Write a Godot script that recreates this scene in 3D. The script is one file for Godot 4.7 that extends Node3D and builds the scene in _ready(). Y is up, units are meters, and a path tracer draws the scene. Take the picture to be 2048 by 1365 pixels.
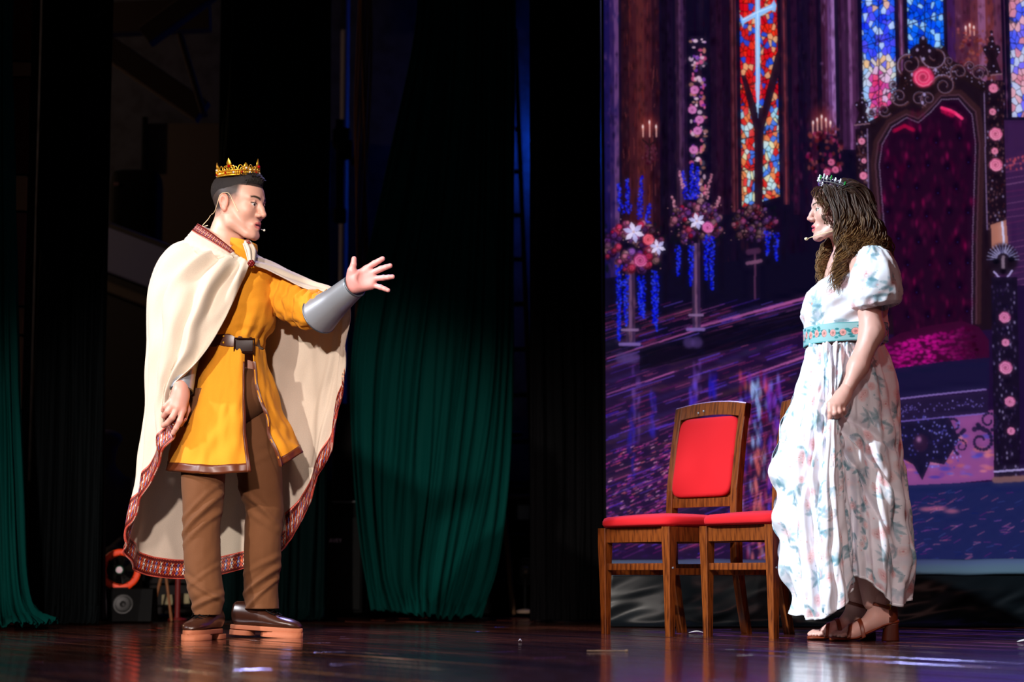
extends Node3D
# A theatre stage: two performers, two red chairs, an LED wall, velvet drapes and backstage clutter.

var M := {}            # shared materials
var rng := RandomNumberGenerator.new()
var noise := FastNoiseLite.new()


class Acc:
	# collects triangles; every triangle is wound so that its outer side is the front
	var v := PackedVector3Array()
	var c := PackedColorArray()
	var uv := PackedVector2Array()
	var i := PackedInt32Array()

	func add(p: Vector3, t := Vector2.ZERO, col := Color.WHITE) -> int:
		v.append(p)
		uv.append(t)
		c.append(col)
		return v.size() - 1

	func tri(a: int, b: int, d: int) -> void:
		i.append(a)
		i.append(d)
		i.append(b)

	func quad(a: int, b: int, d: int, e: int) -> void:
		tri(a, b, d)
		tri(a, d, e)

	func mesh() -> ArrayMesh:
		var n := PackedVector3Array()
		n.resize(v.size())
		for k in range(0, i.size(), 3):
			var a := i[k]
			var b := i[k + 2]
			var d := i[k + 1]
			var f := (v[b] - v[a]).cross(v[d] - v[a])
			n[a] += f
			n[b] += f
			n[d] += f
		for k in n.size():
			n[k] = n[k].normalized() if n[k].length_squared() > 1e-24 else Vector3.UP
		var s := []
		s.resize(Mesh.ARRAY_MAX)
		s[Mesh.ARRAY_VERTEX] = v
		s[Mesh.ARRAY_NORMAL] = n
		s[Mesh.ARRAY_TEX_UV] = uv
		s[Mesh.ARRAY_COLOR] = c
		s[Mesh.ARRAY_INDEX] = i
		var m := ArrayMesh.new()
		m.add_surface_from_arrays(Mesh.PRIMITIVE_TRIANGLES, s)
		return m


class Grid:
	# a sheet of cloth: (nu + 1) x (nv + 1) points
	var nu := 0
	var nv := 0
	var p := PackedVector3Array()
	var n := PackedVector3Array()
	var closed := false

	func at(a: int, b: int) -> Vector3:
		return p[a * (nv + 1) + b]

	func normals() -> void:
		n.resize(p.size())
		for a in nu + 1:
			for b in nv + 1:
				var a0 := maxi(a - 1, 0)
				var a1 := mini(a + 1, nu)
				if closed and a == 0:
					a0 = nu - 1
				if closed and a == nu:
					a1 = 1
				var du := at(a1, b) - at(a0, b)
				var dv := at(a, mini(b + 1, nv)) - at(a, maxi(b - 1, 0))
				var f := du.cross(dv)
				n[a * (nv + 1) + b] = f.normalized() if f.length_squared() > 1e-20 else Vector3.UP


# ---------------------------------------------------------------- shapes
func put(acc: Acc, called: String, material: Material, parent: Node, where := Vector3.ZERO) -> MeshInstance3D:
	return put_mesh(acc.mesh(), called, material, parent, where)


func put_mesh(m: Mesh, called: String, material: Material, parent: Node, where := Vector3.ZERO) -> MeshInstance3D:
	var o := MeshInstance3D.new()
	o.mesh = m
	o.name = called
	o.material_override = material
	o.position = where
	parent.add_child(o, true)
	return o


func thing(called: String, label: String, category: String, where := Vector3.ZERO, turn := 0.0, group := "") -> Node3D:
	var o := Node3D.new()
	o.name = called
	add_child(o, true)
	o.position = where
	o.rotation.y = turn
	tag(o, label, category, group)
	return o


func tag(o: Node, label: String, category: String, group := "") -> Node:
	o.set_meta("label", label)
	o.set_meta("category", category)
	if group != "":
		o.set_meta("group", group)
	return o


func structure(o: Node) -> Node:
	o.set_meta("kind", "structure")
	return o


func box(acc: Acc, centre: Vector3, size: Vector3, bevel := 0.003, turn := Basis.IDENTITY) -> void:
	# a chamfered box
	var h := size * 0.5
	var b := minf(bevel, minf(h.x, minf(h.y, h.z)) * 0.8)
	var id := {}
	for sx in [-1, 1]:
		for sy in [-1, 1]:
			for sz in [-1, 1]:
				var k := Vector3(sx, sy, sz)
				for ax in 3:
					var q := (h - Vector3.ONE * b) * k
					q[ax] = h[ax] * k[ax]
					id[[sx, sy, sz, ax]] = acc.add(centre + turn * q, Vector2(q.x + q.z, q.y))
	for ax in 3:
		var u := (ax + 1) % 3
		var w := (ax + 2) % 3
		for s in [-1, 1]:
			var r := []
			for e in [[-1, -1], [1, -1], [1, 1], [-1, 1]]:
				var k := [0, 0, 0]
				k[ax] = s
				k[u] = e[0]
				k[w] = e[1]
				r.append(id[[k[0], k[1], k[2], ax]])
			if s > 0:
				acc.quad(r[0], r[1], r[2], r[3])
			else:
				acc.quad(r[3], r[2], r[1], r[0])
		for su in [-1, 1]:
			for sw in [-1, 1]:
				var a := [0, 0, 0]
				a[u] = su
				a[w] = sw
				a[ax] = -1
				var e := a.duplicate()
				e[ax] = 1
				var q0: int = id[[a[0], a[1], a[2], u]]
				var q1: int = id[[e[0], e[1], e[2], u]]
				var q2: int = id[[e[0], e[1], e[2], w]]
				var q3: int = id[[a[0], a[1], a[2], w]]
				if su * sw > 0:
					acc.quad(q3, q2, q1, q0)
				else:
					acc.quad(q0, q1, q2, q3)
	for sx in [-1, 1]:
		for sy in [-1, 1]:
			for sz in [-1, 1]:
				var a: int = id[[sx, sy, sz, 0]]
				var b2: int = id[[sx, sy, sz, 1]]
				var d: int = id[[sx, sy, sz, 2]]
				if sx * sy * sz > 0:
					acc.tri(a, b2, d)
				else:
					acc.tri(a, d, b2)


func beam(acc: Acc, a: Vector3, b: Vector3, wx: float, wz: float, bevel := 0.003, side := Vector3.RIGHT, taper := 1.0) -> void:
	# a bar of rectangular section from a to b; "side" is the direction of its wx width
	var y := (b - a).normalized()
	var x := (side - y * side.dot(y)).normalized()
	var z := x.cross(y)
	var rings := []
	for e in [[0.0, 1.0], [1.0, taper]]:
		var o: Vector3 = a.lerp(b, e[0])
		var hx: float = wx * 0.5 * e[1]
		var hz: float = wz * 0.5 * e[1]
		var g := minf(bevel, minf(hx, hz) * 0.5)
		var r := PackedVector3Array()
		for k in [[hx - g, hz], [hx, hz - g], [hx, -hz + g], [hx - g, -hz], [-hx + g, -hz], [-hx, -hz + g], [-hx, hz - g], [-hx + g, hz]]:
			r.append(o + x * k[0] + z * k[1])
		rings.append(r)
	hard_loft(acc, rings)


func hard_loft(acc: Acc, rings: Array) -> void:
	# like loft, but each side keeps its own flat shading
	var n: int = rings[0].size()
	var mid := Vector3.ZERO
	for p in rings[0]:
		mid += p
	mid /= n
	var f: Vector3 = (rings[1][0] - rings[0][0]).cross(rings[0][1] - rings[0][0])
	var out: bool = f.dot(rings[0][0] - mid) < 0.0
	for r in rings.size() - 1:
		for k in n:
			var k2 := (k + 1) % n
			var a := acc.add(rings[r][k], Vector2(float(k) / n, r))
			var b := acc.add(rings[r][k2], Vector2(float(k + 1) / n, r))
			var d := acc.add(rings[r + 1][k2], Vector2(float(k + 1) / n, r + 1))
			var e := acc.add(rings[r + 1][k], Vector2(float(k) / n, r + 1))
			if out:
				acc.quad(a, b, d, e)
			else:
				acc.quad(e, d, b, a)
	for e in [[0, not out], [rings.size() - 1, out]]:
		var c := Vector3.ZERO
		for p in rings[e[0]]:
			c += p
		var ci := acc.add(c / n)
		var ids := []
		for p in rings[e[0]]:
			ids.append(acc.add(p))
		for k in n:
			if e[1]:
				acc.tri(ci, ids[k], ids[(k + 1) % n])
			else:
				acc.tri(ci, ids[(k + 1) % n], ids[k])


func loft(acc: Acc, rings: Array, cap := true, us := 1.0, vs := 1.0) -> void:
	# a smooth closed skin through rings of equal point counts; faces point away from the axis
	var n: int = rings[0].size()
	var base := acc.v.size()
	var mids := []
	for r in rings:
		var m := Vector3.ZERO
		for p in r:
			m += p
		mids.append(m / n)
	var sign := 0.0
	for r in rings.size() - 1:
		for k in n:
			var f: Vector3 = (rings[r][(k + 1) % n] - rings[r][k]).cross(rings[r + 1][k] - rings[r][k])
			sign += f.dot(rings[r][k] - mids[r])
	var run := 0.0
	for r in rings.size():
		if r > 0:
			run += (mids[r] as Vector3).distance_to(mids[r - 1])
		for k in n + 1:
			acc.add(rings[r][k % n], Vector2(us * k / n, run * vs))
	for r in rings.size() - 1:
		for k in n:
			var a := base + r * (n + 1) + k
			if sign > 0:
				acc.quad(a, a + 1, a + n + 2, a + n + 1)
			else:
				acc.quad(a + n + 1, a + n + 2, a + 1, a)
	if cap:
		for e in [[0, sign < 0], [rings.size() - 1, sign > 0]]:
			var ci := acc.add(mids[e[0]])
			var s: int = base + e[0] * (n + 1)
			for k in n:
				if e[1]:
					acc.tri(ci, s + k, s + k + 1)
				else:
					acc.tri(ci, s + k + 1, s + k)


func tube(acc: Acc, pts: Array, radii, n := 8, cap := true, flat := 1.0, col := Color.WHITE) -> void:
	# a round tube along points; radii a number or one per point
	var m := pts.size()
	var x := Vector3.ZERO
	var base := acc.v.size()
	for k in m:
		var t: Vector3 = (pts[mini(k + 1, m - 1)] - pts[maxi(k - 1, 0)]).normalized()
		if k == 0:
			x = t.cross(Vector3.UP if absf(t.y) < 0.9 else Vector3.RIGHT).normalized()
		else:
			x = (x - t * x.dot(t)).normalized()
		var y := t.cross(x)
		var r: float = radii if radii is float else radii[k]
		for j in n + 1:
			var a := TAU * j / n
			acc.add(pts[k] + x * cos(a) * r + y * sin(a) * r * flat, Vector2(float(j) / n, float(k) / (m - 1)), col)
	for k in m - 1:
		for j in n:
			var a := base + k * (n + 1) + j
			acc.quad(a, a + 1, a + n + 2, a + n + 1)
	if cap:
		var c0 := acc.add(pts[0], Vector2.ZERO, col)
		var c1 := acc.add(pts[m - 1], Vector2.ZERO, col)
		for j in n:
			acc.tri(c0, base + j + 1, base + j)
			var s := base + (m - 1) * (n + 1) + j
			acc.tri(c1, s, s + 1)


func ball(acc: Acc, centre: Vector3, r: Vector3, nu := 12, nv := 8, turn := Basis.IDENTITY, col := Color.WHITE) -> void:
	var base := acc.v.size()
	for b in nv + 1:
		var t := PI * b / nv
		for a in nu + 1:
			var f := TAU * a / nu
			acc.add(centre + turn * (Vector3(sin(t) * cos(f), cos(t), sin(t) * sin(f)) * r), Vector2(float(a) / nu, float(b) / nv), col)
	for b in nv:
		for a in nu:
			var k := base + b * (nu + 1) + a
			acc.quad(k, k + 1, k + nu + 2, k + nu + 1)


func lathe(acc: Acc, profile: Array, n: int, xf := Transform3D.IDENTITY, sx := 1.0) -> void:
	# profile of Vector2(radius, height), from the bottom up
	var rings := []
	for p in profile:
		var r := PackedVector3Array()
		for k in n:
			var a := TAU * k / n
			r.append(xf * Vector3(p.x * cos(a) * sx, p.y, p.x * sin(a)))
		rings.append(r)
	loft(acc, rings)


func ring_of(c: Vector3, rx: float, rz: float, n: int, tilt := 0.0, turn := 0.0, power := 2.0) -> PackedVector3Array:
	# an oval ring round c; tilt lifts its right side, power > 2 squares it
	var r := PackedVector3Array()
	for k in n:
		var a := TAU * k / n
		var ca := cos(a)
		var sa := sin(a)
		var x := signf(ca) * pow(absf(ca), 2.0 / power) * rx
		var z := signf(sa) * pow(absf(sa), 2.0 / power) * rz
		var q := Vector2(x, z).rotated(turn)
		r.append(c + Vector3(q.x, q.x * tilt, q.y))
	return r


func catmull(a: Vector3, b: Vector3, c: Vector3, d: Vector3, t: float) -> Vector3:
	return b.cubic_interpolate(c, a, d, t)


func spline(pts: Array, n: int) -> PackedVector3Array:
	# n + 1 points at even distances along a smooth line through pts
	var fine := PackedVector3Array()
	var m := pts.size()
	for k in m - 1:
		for j in 12:
			fine.append(catmull(pts[maxi(k - 1, 0)], pts[k], pts[k + 1], pts[mini(k + 2, m - 1)], j / 12.0))
	fine.append(pts[m - 1])
	var run := PackedFloat32Array([0.0])
	for k in range(1, fine.size()):
		run.append(run[k - 1] + fine[k].distance_to(fine[k - 1]))
	var out := PackedVector3Array()
	var s := 0
	for k in n + 1:
		var want := run[run.size() - 1] * k / n
		while s < fine.size() - 2 and run[s + 1] < want:
			s += 1
		out.append(fine[s].lerp(fine[s + 1], clampf((want - run[s]) / maxf(run[s + 1] - run[s], 1e-9), 0.0, 1.0)))
	return out


func drape(cols: Array, nu: int, nv: int, closed := false) -> Grid:
	# cloth through columns of points, top to bottom, side by side
	var lines := []
	for c in cols:
		lines.append(spline(c, nv))
	var g := Grid.new()
	g.nu = nu
	g.nv = nv
	g.closed = closed
	var m := lines.size()
	var spans := m if closed else m - 1
	for a in nu + 1:
		var u := float(a) / nu * spans
		var k := mini(int(u), spans - 1)
		var t := u - k
		var k0 := posmod(k - 1, m) if closed else maxi(k - 1, 0)
		var k2 := posmod(k + 1, m) if closed else mini(k + 1, m - 1)
		var k3 := posmod(k + 2, m) if closed else mini(k + 2, m - 1)
		for b in nv + 1:
			g.p.append(catmull(lines[k0][b], lines[k][b], lines[k2][b], lines[k3][b], t))
	g.normals()
	return g


func fold(g: Grid, how: Callable) -> void:
	# pushes the cloth along its normal by how(u, v)
	for a in g.nu + 1:
		for b in g.nv + 1:
			var k := a * (g.nv + 1) + b
			g.p[k] += g.n[k] * how.call(float(a) / g.nu, float(b) / g.nv)
	g.normals()


func sheet(acc: Acc, g: Grid, thick: float, su := 1.0, sv := 1.0, a0 := 0, a1 := -1, b0 := 0, b1 := -1) -> void:
	# the cloth as a thin solid with both sides and its rim
	if a1 < 0:
		a1 = g.nu
	if b1 < 0:
		b1 = g.nv
	var w := b1 - b0 + 1
	var base := acc.v.size()
	for side in [1.0, -1.0]:
		for a in range(a0, a1 + 1):
			for b in range(b0, b1 + 1):
				var k: int = a * (g.nv + 1) + b
				acc.add(g.p[k] + g.n[k] * (thick * 0.5 * side), Vector2(su * a / g.nu, sv * b / g.nv))
	var other := (a1 - a0 + 1) * w
	for a in a1 - a0:
		for b in w - 1:
			var k := base + a * w + b
			acc.quad(k, k + w, k + w + 1, k + 1)
			k += other
			acc.quad(k + 1, k + w + 1, k + w, k)
	for a in a1 - a0:
		var k := base + a * w
		acc.quad(k + other, k + other + w, k + w, k)
		k += w - 1
		acc.quad(k, k + w, k + w + other, k + other)
	if not (g.closed and a0 == 0 and a1 == g.nu):
		for b in w - 1:
			var k := base + b
			acc.quad(k, k + 1, k + 1 + other, k + other)
			k += (a1 - a0) * w
			acc.quad(k + other, k + other + 1, k + 1, k)


# ---------------------------------------------------------------- smooth bodies: fields of joined capsules and ovals, meshed as surface nets
var f_kind := PackedInt32Array()
var f_a := PackedVector3Array()
var f_b := PackedVector3Array()
var f_ra := PackedFloat32Array()
var f_rb := PackedFloat32Array()
var f_k := PackedFloat32Array()
var f_inv := PackedFloat32Array()


func field_new() -> void:
	f_kind.clear()
	f_a.clear()
	f_b.clear()
	f_ra.clear()
	f_rb.clear()
	f_k.clear()
	f_inv.clear()


func cap(a: Vector3, b: Vector3, ra: float, rb: float, k := 0.01, kind := 0) -> void:
	f_kind.append(kind)
	f_a.append(a)
	f_b.append(b - a)
	f_ra.append(ra)
	f_rb.append(rb)
	f_k.append(k)
	f_inv.append(1.0 / maxf((b - a).length_squared(), 1e-9))


func oval(c: Vector3, r: Vector3, k := 0.01, kind := 1) -> void:
	f_kind.append(kind)
	f_a.append(c)
	f_b.append(r)
	f_ra.append(minf(r.x, minf(r.y, r.z)))
	f_rb.append(maxf(r.x, maxf(r.y, r.z)))
	f_k.append(k)
	f_inv.append(1.0)


func chain(pts: Array, radii: Array, k := 0.01) -> void:
	for j in pts.size() - 1:
		cap(pts[j], pts[j + 1], radii[j], radii[j + 1], k)


func one(i: int, p: Vector3) -> float:
	var q := p - f_a[i]
	if f_kind[i] & 1 == 0:
		var h := clampf(q.dot(f_b[i]) * f_inv[i], 0.0, 1.0)
		return (q - f_b[i] * h).length() - lerpf(f_ra[i], f_rb[i], h)
	var r := f_b[i]
	var s := q / r
	var k0 := s.length()
	var k1 := (s / r).length()
	return k0 * (k0 - 1.0) / k1 if k1 > 1e-6 else -f_ra[i]


func field(p: Vector3, list: PackedInt32Array) -> float:
	var d := 1.0
	for i in list:
		var q := one(i, p)
		var k := f_k[i]
		if f_kind[i] < 2:
			var h := maxf(k - absf(d - q), 0.0) / k
			d = minf(d, q) - h * h * k * 0.25
		else:
			var h := maxf(k - absf(d + q), 0.0) / k
			d = maxf(d, -q) + h * h * k * 0.25
	return d


func bake(acc: Acc, cell: float, xf: Transform3D, colour: Callable, bump = null) -> void:
	var lo := Vector3.ONE * 1e9
	var hi := -lo
	for i in f_kind.size():
		if f_kind[i] >= 2:
			continue
		if f_kind[i] & 1:
			lo = lo.min(f_a[i] - f_b[i])
			hi = hi.max(f_a[i] + f_b[i])
		else:
			var r := Vector3.ONE * maxf(f_ra[i], f_rb[i])
			lo = lo.min(f_a[i] - r).min(f_a[i] + f_b[i] - r)
			hi = hi.max(f_a[i] + r).max(f_a[i] + f_b[i] + r)
	lo -= Vector3.ONE * cell * 2.5
	hi += Vector3.ONE * cell * 2.5
	const B := 6
	var nb := Vector3i(((hi - lo) / (cell * B)).ceil())
	var nx := nb.x * B + 1
	var ny := nb.y * B + 1
	var nz := nb.z * B + 1
	var val := PackedFloat32Array()
	val.resize(nx * ny * nz)
	val.fill(9.0)
	var vid := PackedInt32Array()
	vid.resize(nx * ny * nz)
	vid.fill(-1)
	var live := []
	var R := cell * B * 0.5 * 1.7321
	for bx in nb.x:
		for by in nb.y:
			for bz in nb.z:
				var c := lo + Vector3(bx + 0.5, by + 0.5, bz + 0.5) * cell * B
				var list := PackedInt32Array()
				var solid := false
				for i in f_kind.size():
					var q := one(i, c)
					if q < R * 1.25 + f_k[i] + 0.004:
						list.append(i)
						solid = solid or f_kind[i] < 2
				if not solid or absf(field(c, list)) > R * 1.5 + 0.012:
					continue
				live.append([bx, by, bz])
				for x in range(bx * B, bx * B + B + 1):
					for y in range(by * B, by * B + B + 1):
						for z in range(bz * B, bz * B + B + 1):
							var k := (x * ny + y) * nz + z
							if val[k] == 9.0:
								var p := lo + Vector3(x, y, z) * cell
								var d := field(p, list)
								if bump != null and absf(d) < 0.03:
									d += bump.call(p)
								val[k] = d
	var sx := ny * nz
	var sy := nz
	var off := [0, sx, sy, sx + sy, 1, sx + 1, sy + 1, sx + sy + 1]
	var corner := []
	for k in 8:
		corner.append(Vector3(k & 1, (k >> 1) & 1, k >> 2))
	var edges := [[0, 1], [2, 3], [4, 5], [6, 7], [0, 2], [1, 3], [4, 6], [5, 7], [0, 4], [1, 5], [2, 6], [3, 7]]
	for b in live:
		for x in range(b[0] * B, b[0] * B + B):
			for y in range(b[1] * B, b[1] * B + B):
				for z in range(b[2] * B, b[2] * B + B):
					var k := (x * ny + y) * nz + z
					var inside := 0
					for e in 8:
						if val[k + off[e]] < 0.0:
							inside += 1
					if inside == 0 or inside == 8:
						continue
					var s := Vector3.ZERO
					var cnt := 0
					for e in edges:
						var va := val[k + off[e[0]]]
						var vb := val[k + off[e[1]]]
						if (va < 0.0) != (vb < 0.0):
							s += (corner[e[0]] as Vector3).lerp(corner[e[1]], va / (va - vb))
							cnt += 1
					var p := lo + (Vector3(x, y, z) + s / cnt) * cell
					vid[k] = acc.add(xf * p, Vector2(p.x, p.y), colour.call(p))
	for b in live:
		for x in range(maxi(b[0] * B, 1), b[0] * B + B):
			for y in range(maxi(b[1] * B, 1), b[1] * B + B):
				for z in range(maxi(b[2] * B, 1), b[2] * B + B):
					var k := (x * ny + y) * nz + z
					if vid[k] < 0:
						continue
					var neg := val[k] < 0.0
					for ax in 3:
						var step: int = [sx, sy, 1][ax]
						if (val[k + step] < 0.0) == neg:
							continue
						var u: int = [sy, 1, sx][ax]
						var w: int = [1, sx, sy][ax]
						var q0 := vid[k - u - w]
						var q1 := vid[k - w]
						var q2 := vid[k]
						var q3 := vid[k - u]
						if q0 < 0 or q1 < 0 or q3 < 0:
							continue
						if neg:
							acc.quad(q0, q1, q2, q3)
						else:
							acc.quad(q3, q2, q1, q0)


# ---------------------------------------------------------------- materials
func mat(col: Color, rough := 0.7, metal := 0.0) -> StandardMaterial3D:
	var m := StandardMaterial3D.new()
	m.albedo_color = col
	m.roughness = rough
	m.metallic = metal
	if col.get_luminance() < 0.08:
		m.metallic_specular = 0.2
	return m


func noise_tex(freq: float, ramp: Array, seed := 1, size := 512, kind := FastNoiseLite.TYPE_SIMPLEX_SMOOTH, octaves := 4) -> NoiseTexture2D:
	var n := FastNoiseLite.new()
	n.noise_type = kind
	n.frequency = freq
	n.seed = seed
	n.fractal_octaves = octaves
	var t := NoiseTexture2D.new()
	t.noise = n
	t.width = size
	t.height = size
	t.seamless = true
	if ramp.size():
		var g := Gradient.new()
		g.offsets = PackedFloat32Array(ramp.map(func(e): return e[0]))
		g.colors = PackedColorArray(ramp.map(func(e): return e[1]))
		t.color_ramp = g
	return t


func relief(m: StandardMaterial3D, t: Texture2D, depth_cm: float) -> StandardMaterial3D:
	m.heightmap_enabled = true
	m.heightmap_texture = t
	m.heightmap_scale = depth_cm
	return m


func three_way(m: StandardMaterial3D, scale: float) -> StandardMaterial3D:
	m.uv1_triplanar = true
	m.uv1_scale = Vector3.ONE * scale
	return m


func hsh(a: float) -> float:
	return fposmod(sin(a * 127.1) * 43758.5453, 1.0)


# ---------------------------------------------------------------- the scene
func _ready() -> void:
	rng.seed = 7
	noise.seed = 3
	noise.frequency = 1.0
	noise.noise_type = FastNoiseLite.TYPE_SIMPLEX_SMOOTH
	noise.fractal_octaves = 2
	# camera: low in front of the stage, tilted up
	var cam := Camera3D.new()
	cam.name = "camera"
	cam.position = Vector3(0, 0.24, 0)
	cam.rotation_degrees = Vector3(6.5, 0, 0)
	cam.near = 0.05
	cam.far = 60.0
	var lens := CameraAttributesPhysical.new()
	lens.frustum_focal_length = 72.4
	lens.frustum_focus_distance = 8.0
	lens.exposure_aperture = 2.2
	cam.fov = 18.806
	cam.attributes = lens
	add_child(cam)
	cam.current = true
	# the dark house
	var env := Environment.new()
	env.background_mode = Environment.BG_COLOR
	env.background_color = Color(0.004, 0.004, 0.006)
	env.tonemap_mode = Environment.TONE_MAPPER_LINEAR
	env.tonemap_exposure = 1.0
	env.sdfgi_enabled = true
	env.ssao_enabled = true
	env.ssil_enabled = true
	var we := WorldEnvironment.new()
	we.environment = env
	add_child(we)
	# stage lamps, all outside the frame
	spotlight("black stage spotlight on the house left bar aimed at the gold tunic", Vector3(-5.2, 5.2, 1.5), Vector3(-1.2, 0.62, -8.0), 9.4, 112.0, Color(1.0, 0.96, 0.92), 0.1, 0.85)
	spotlight("black stage spotlight at the centre of the house bar aimed at the crowned man", Vector3(-1.3, 3.2, 1.5), Vector3(-1.15, 0.9, -8.0), 7.8, 88.0, Color(1.0, 0.93, 0.9), 0.15)
	spotlight("black stage spotlight on the left boom aimed at the floral dress", Vector3(-4.6, 4.6, -4.2), Vector3(1.2, 0.8, -7.7), 10.0, 112.0, Color(0.92, 0.97, 1.0), 0.1)
	spotlight("black stage spotlight in the left wing lighting the cape from the side", Vector3(-4.3, 3.2, -7.0), Vector3(-1.2, 0.9, -8.1), 13.0, 20.0, Color(0.97, 0.97, 1.0), 0.1)
	spotlight("black stage spotlight on the house right bar with a rose gel", Vector3(4.4, 4.6, 1.0), Vector3(1.4, 0.8, -7.8), 7.0, 8.0, Color(1.0, 0.7, 0.66), 0.15)
	spotlight("black stage spotlight on the upstage bar with a lavender gel", Vector3(-0.6, 5.9, -12.6), Vector3(0.3, 0.0, -7.0), 22.0, 36.0, Color(0.66, 0.66, 1.0), 0.25)
	spotlight("black stage spotlight on the front truss washing the boards", Vector3(-0.2, 5.6, -0.5), Vector3(-0.1, 0.0, -6.2), 17.0, 34.0, Color(1.0, 0.93, 0.9), 0.2)
	spotlight("black stage spotlight with a red gel in the right wing", Vector3(4.6, 2.6, -8.6), Vector3(0.2, 0.5, -8.0), 12.0, 1.5, Color(1.0, 0.12, 0.12), 0.1)
	var glow := AreaLight3D.new()
	glow.name = "led_wall_glow"
	glow.area_size = Vector2(2.7, 3.0)
	glow.position = Vector3(1.83, 1.86, -9.86)
	glow.rotation.y = PI
	glow.light_color = Color(0.5, 0.3, 1.0)
	glow.light_energy = 1.0
	glow.area_range = 20.0
	glow.area_attenuation = 2.0
	glow.shadow_enabled = true
	add_child(glow)

	make_materials()
	setting()
	led_wall()
	chairs()
	drapes()
	backstage()
	debris()
	king()
	queen()


func spotlight(label: String, where: Vector3, aim: Vector3, half: float, power: float, col: Color, size: float, soft := 0.55) -> void:
	var t := thing("stage_spotlight", label, "spotlight", where)
	var look := Basis.looking_at(aim - where)
	var housing := Acc.new()
	lathe(housing, [Vector2(0.03, 0.42), Vector2(0.1, 0.4), Vector2(0.13, 0.3), Vector2(0.13, 0.03), Vector2(0.15, 0.02), Vector2(0.15, 0.0), Vector2(0.13, 0.0), Vector2(0.125, 0.05)].map(func(e): return e), 20, Transform3D(look * Basis(Vector3.RIGHT, PI / 2), Vector3.ZERO))
	put(housing, "housing", mat(Color(0.03, 0.03, 0.03), 0.6), t)
	var yoke := Acc.new()
	tube(yoke, [look * Vector3(-0.16, 0, 0.18), look * Vector3(-0.16, 0, 0.18) + Vector3.UP * 0.2, look * Vector3(0.16, 0, 0.18) + Vector3.UP * 0.2, look * Vector3(0.16, 0, 0.18)], 0.012)
	put(yoke, "yoke", mat(Color(0.04, 0.04, 0.04), 0.5), t)
	var face := Acc.new()
	lathe(face, [Vector2(0.002, 0.0), Vector2(0.12, 0.001), Vector2(0.12, 0.008), Vector2(0.002, 0.02)], 20, Transform3D(look * Basis(Vector3.RIGHT, -PI / 2), look * Vector3(0, 0, 0.03)))
	var glass := mat(Color(0.02, 0.02, 0.02), 0.2)
	glass.emission_enabled = true
	glass.emission = col
	glass.emission_energy_multiplier = 2.0
	put(face, "lamp_lens", glass, t)
	var l := SpotLight3D.new()
	l.name = "beam"
	l.position = look * Vector3(0, 0, -0.06)
	l.basis = look
	l.spot_angle = half
	l.spot_angle_attenuation = soft
	l.spot_range = 40.0
	l.spot_attenuation = 2.0
	l.light_energy = power
	l.light_color = col
	l.light_size = size
	l.shadow_enabled = true
	t.add_child(l)


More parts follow.
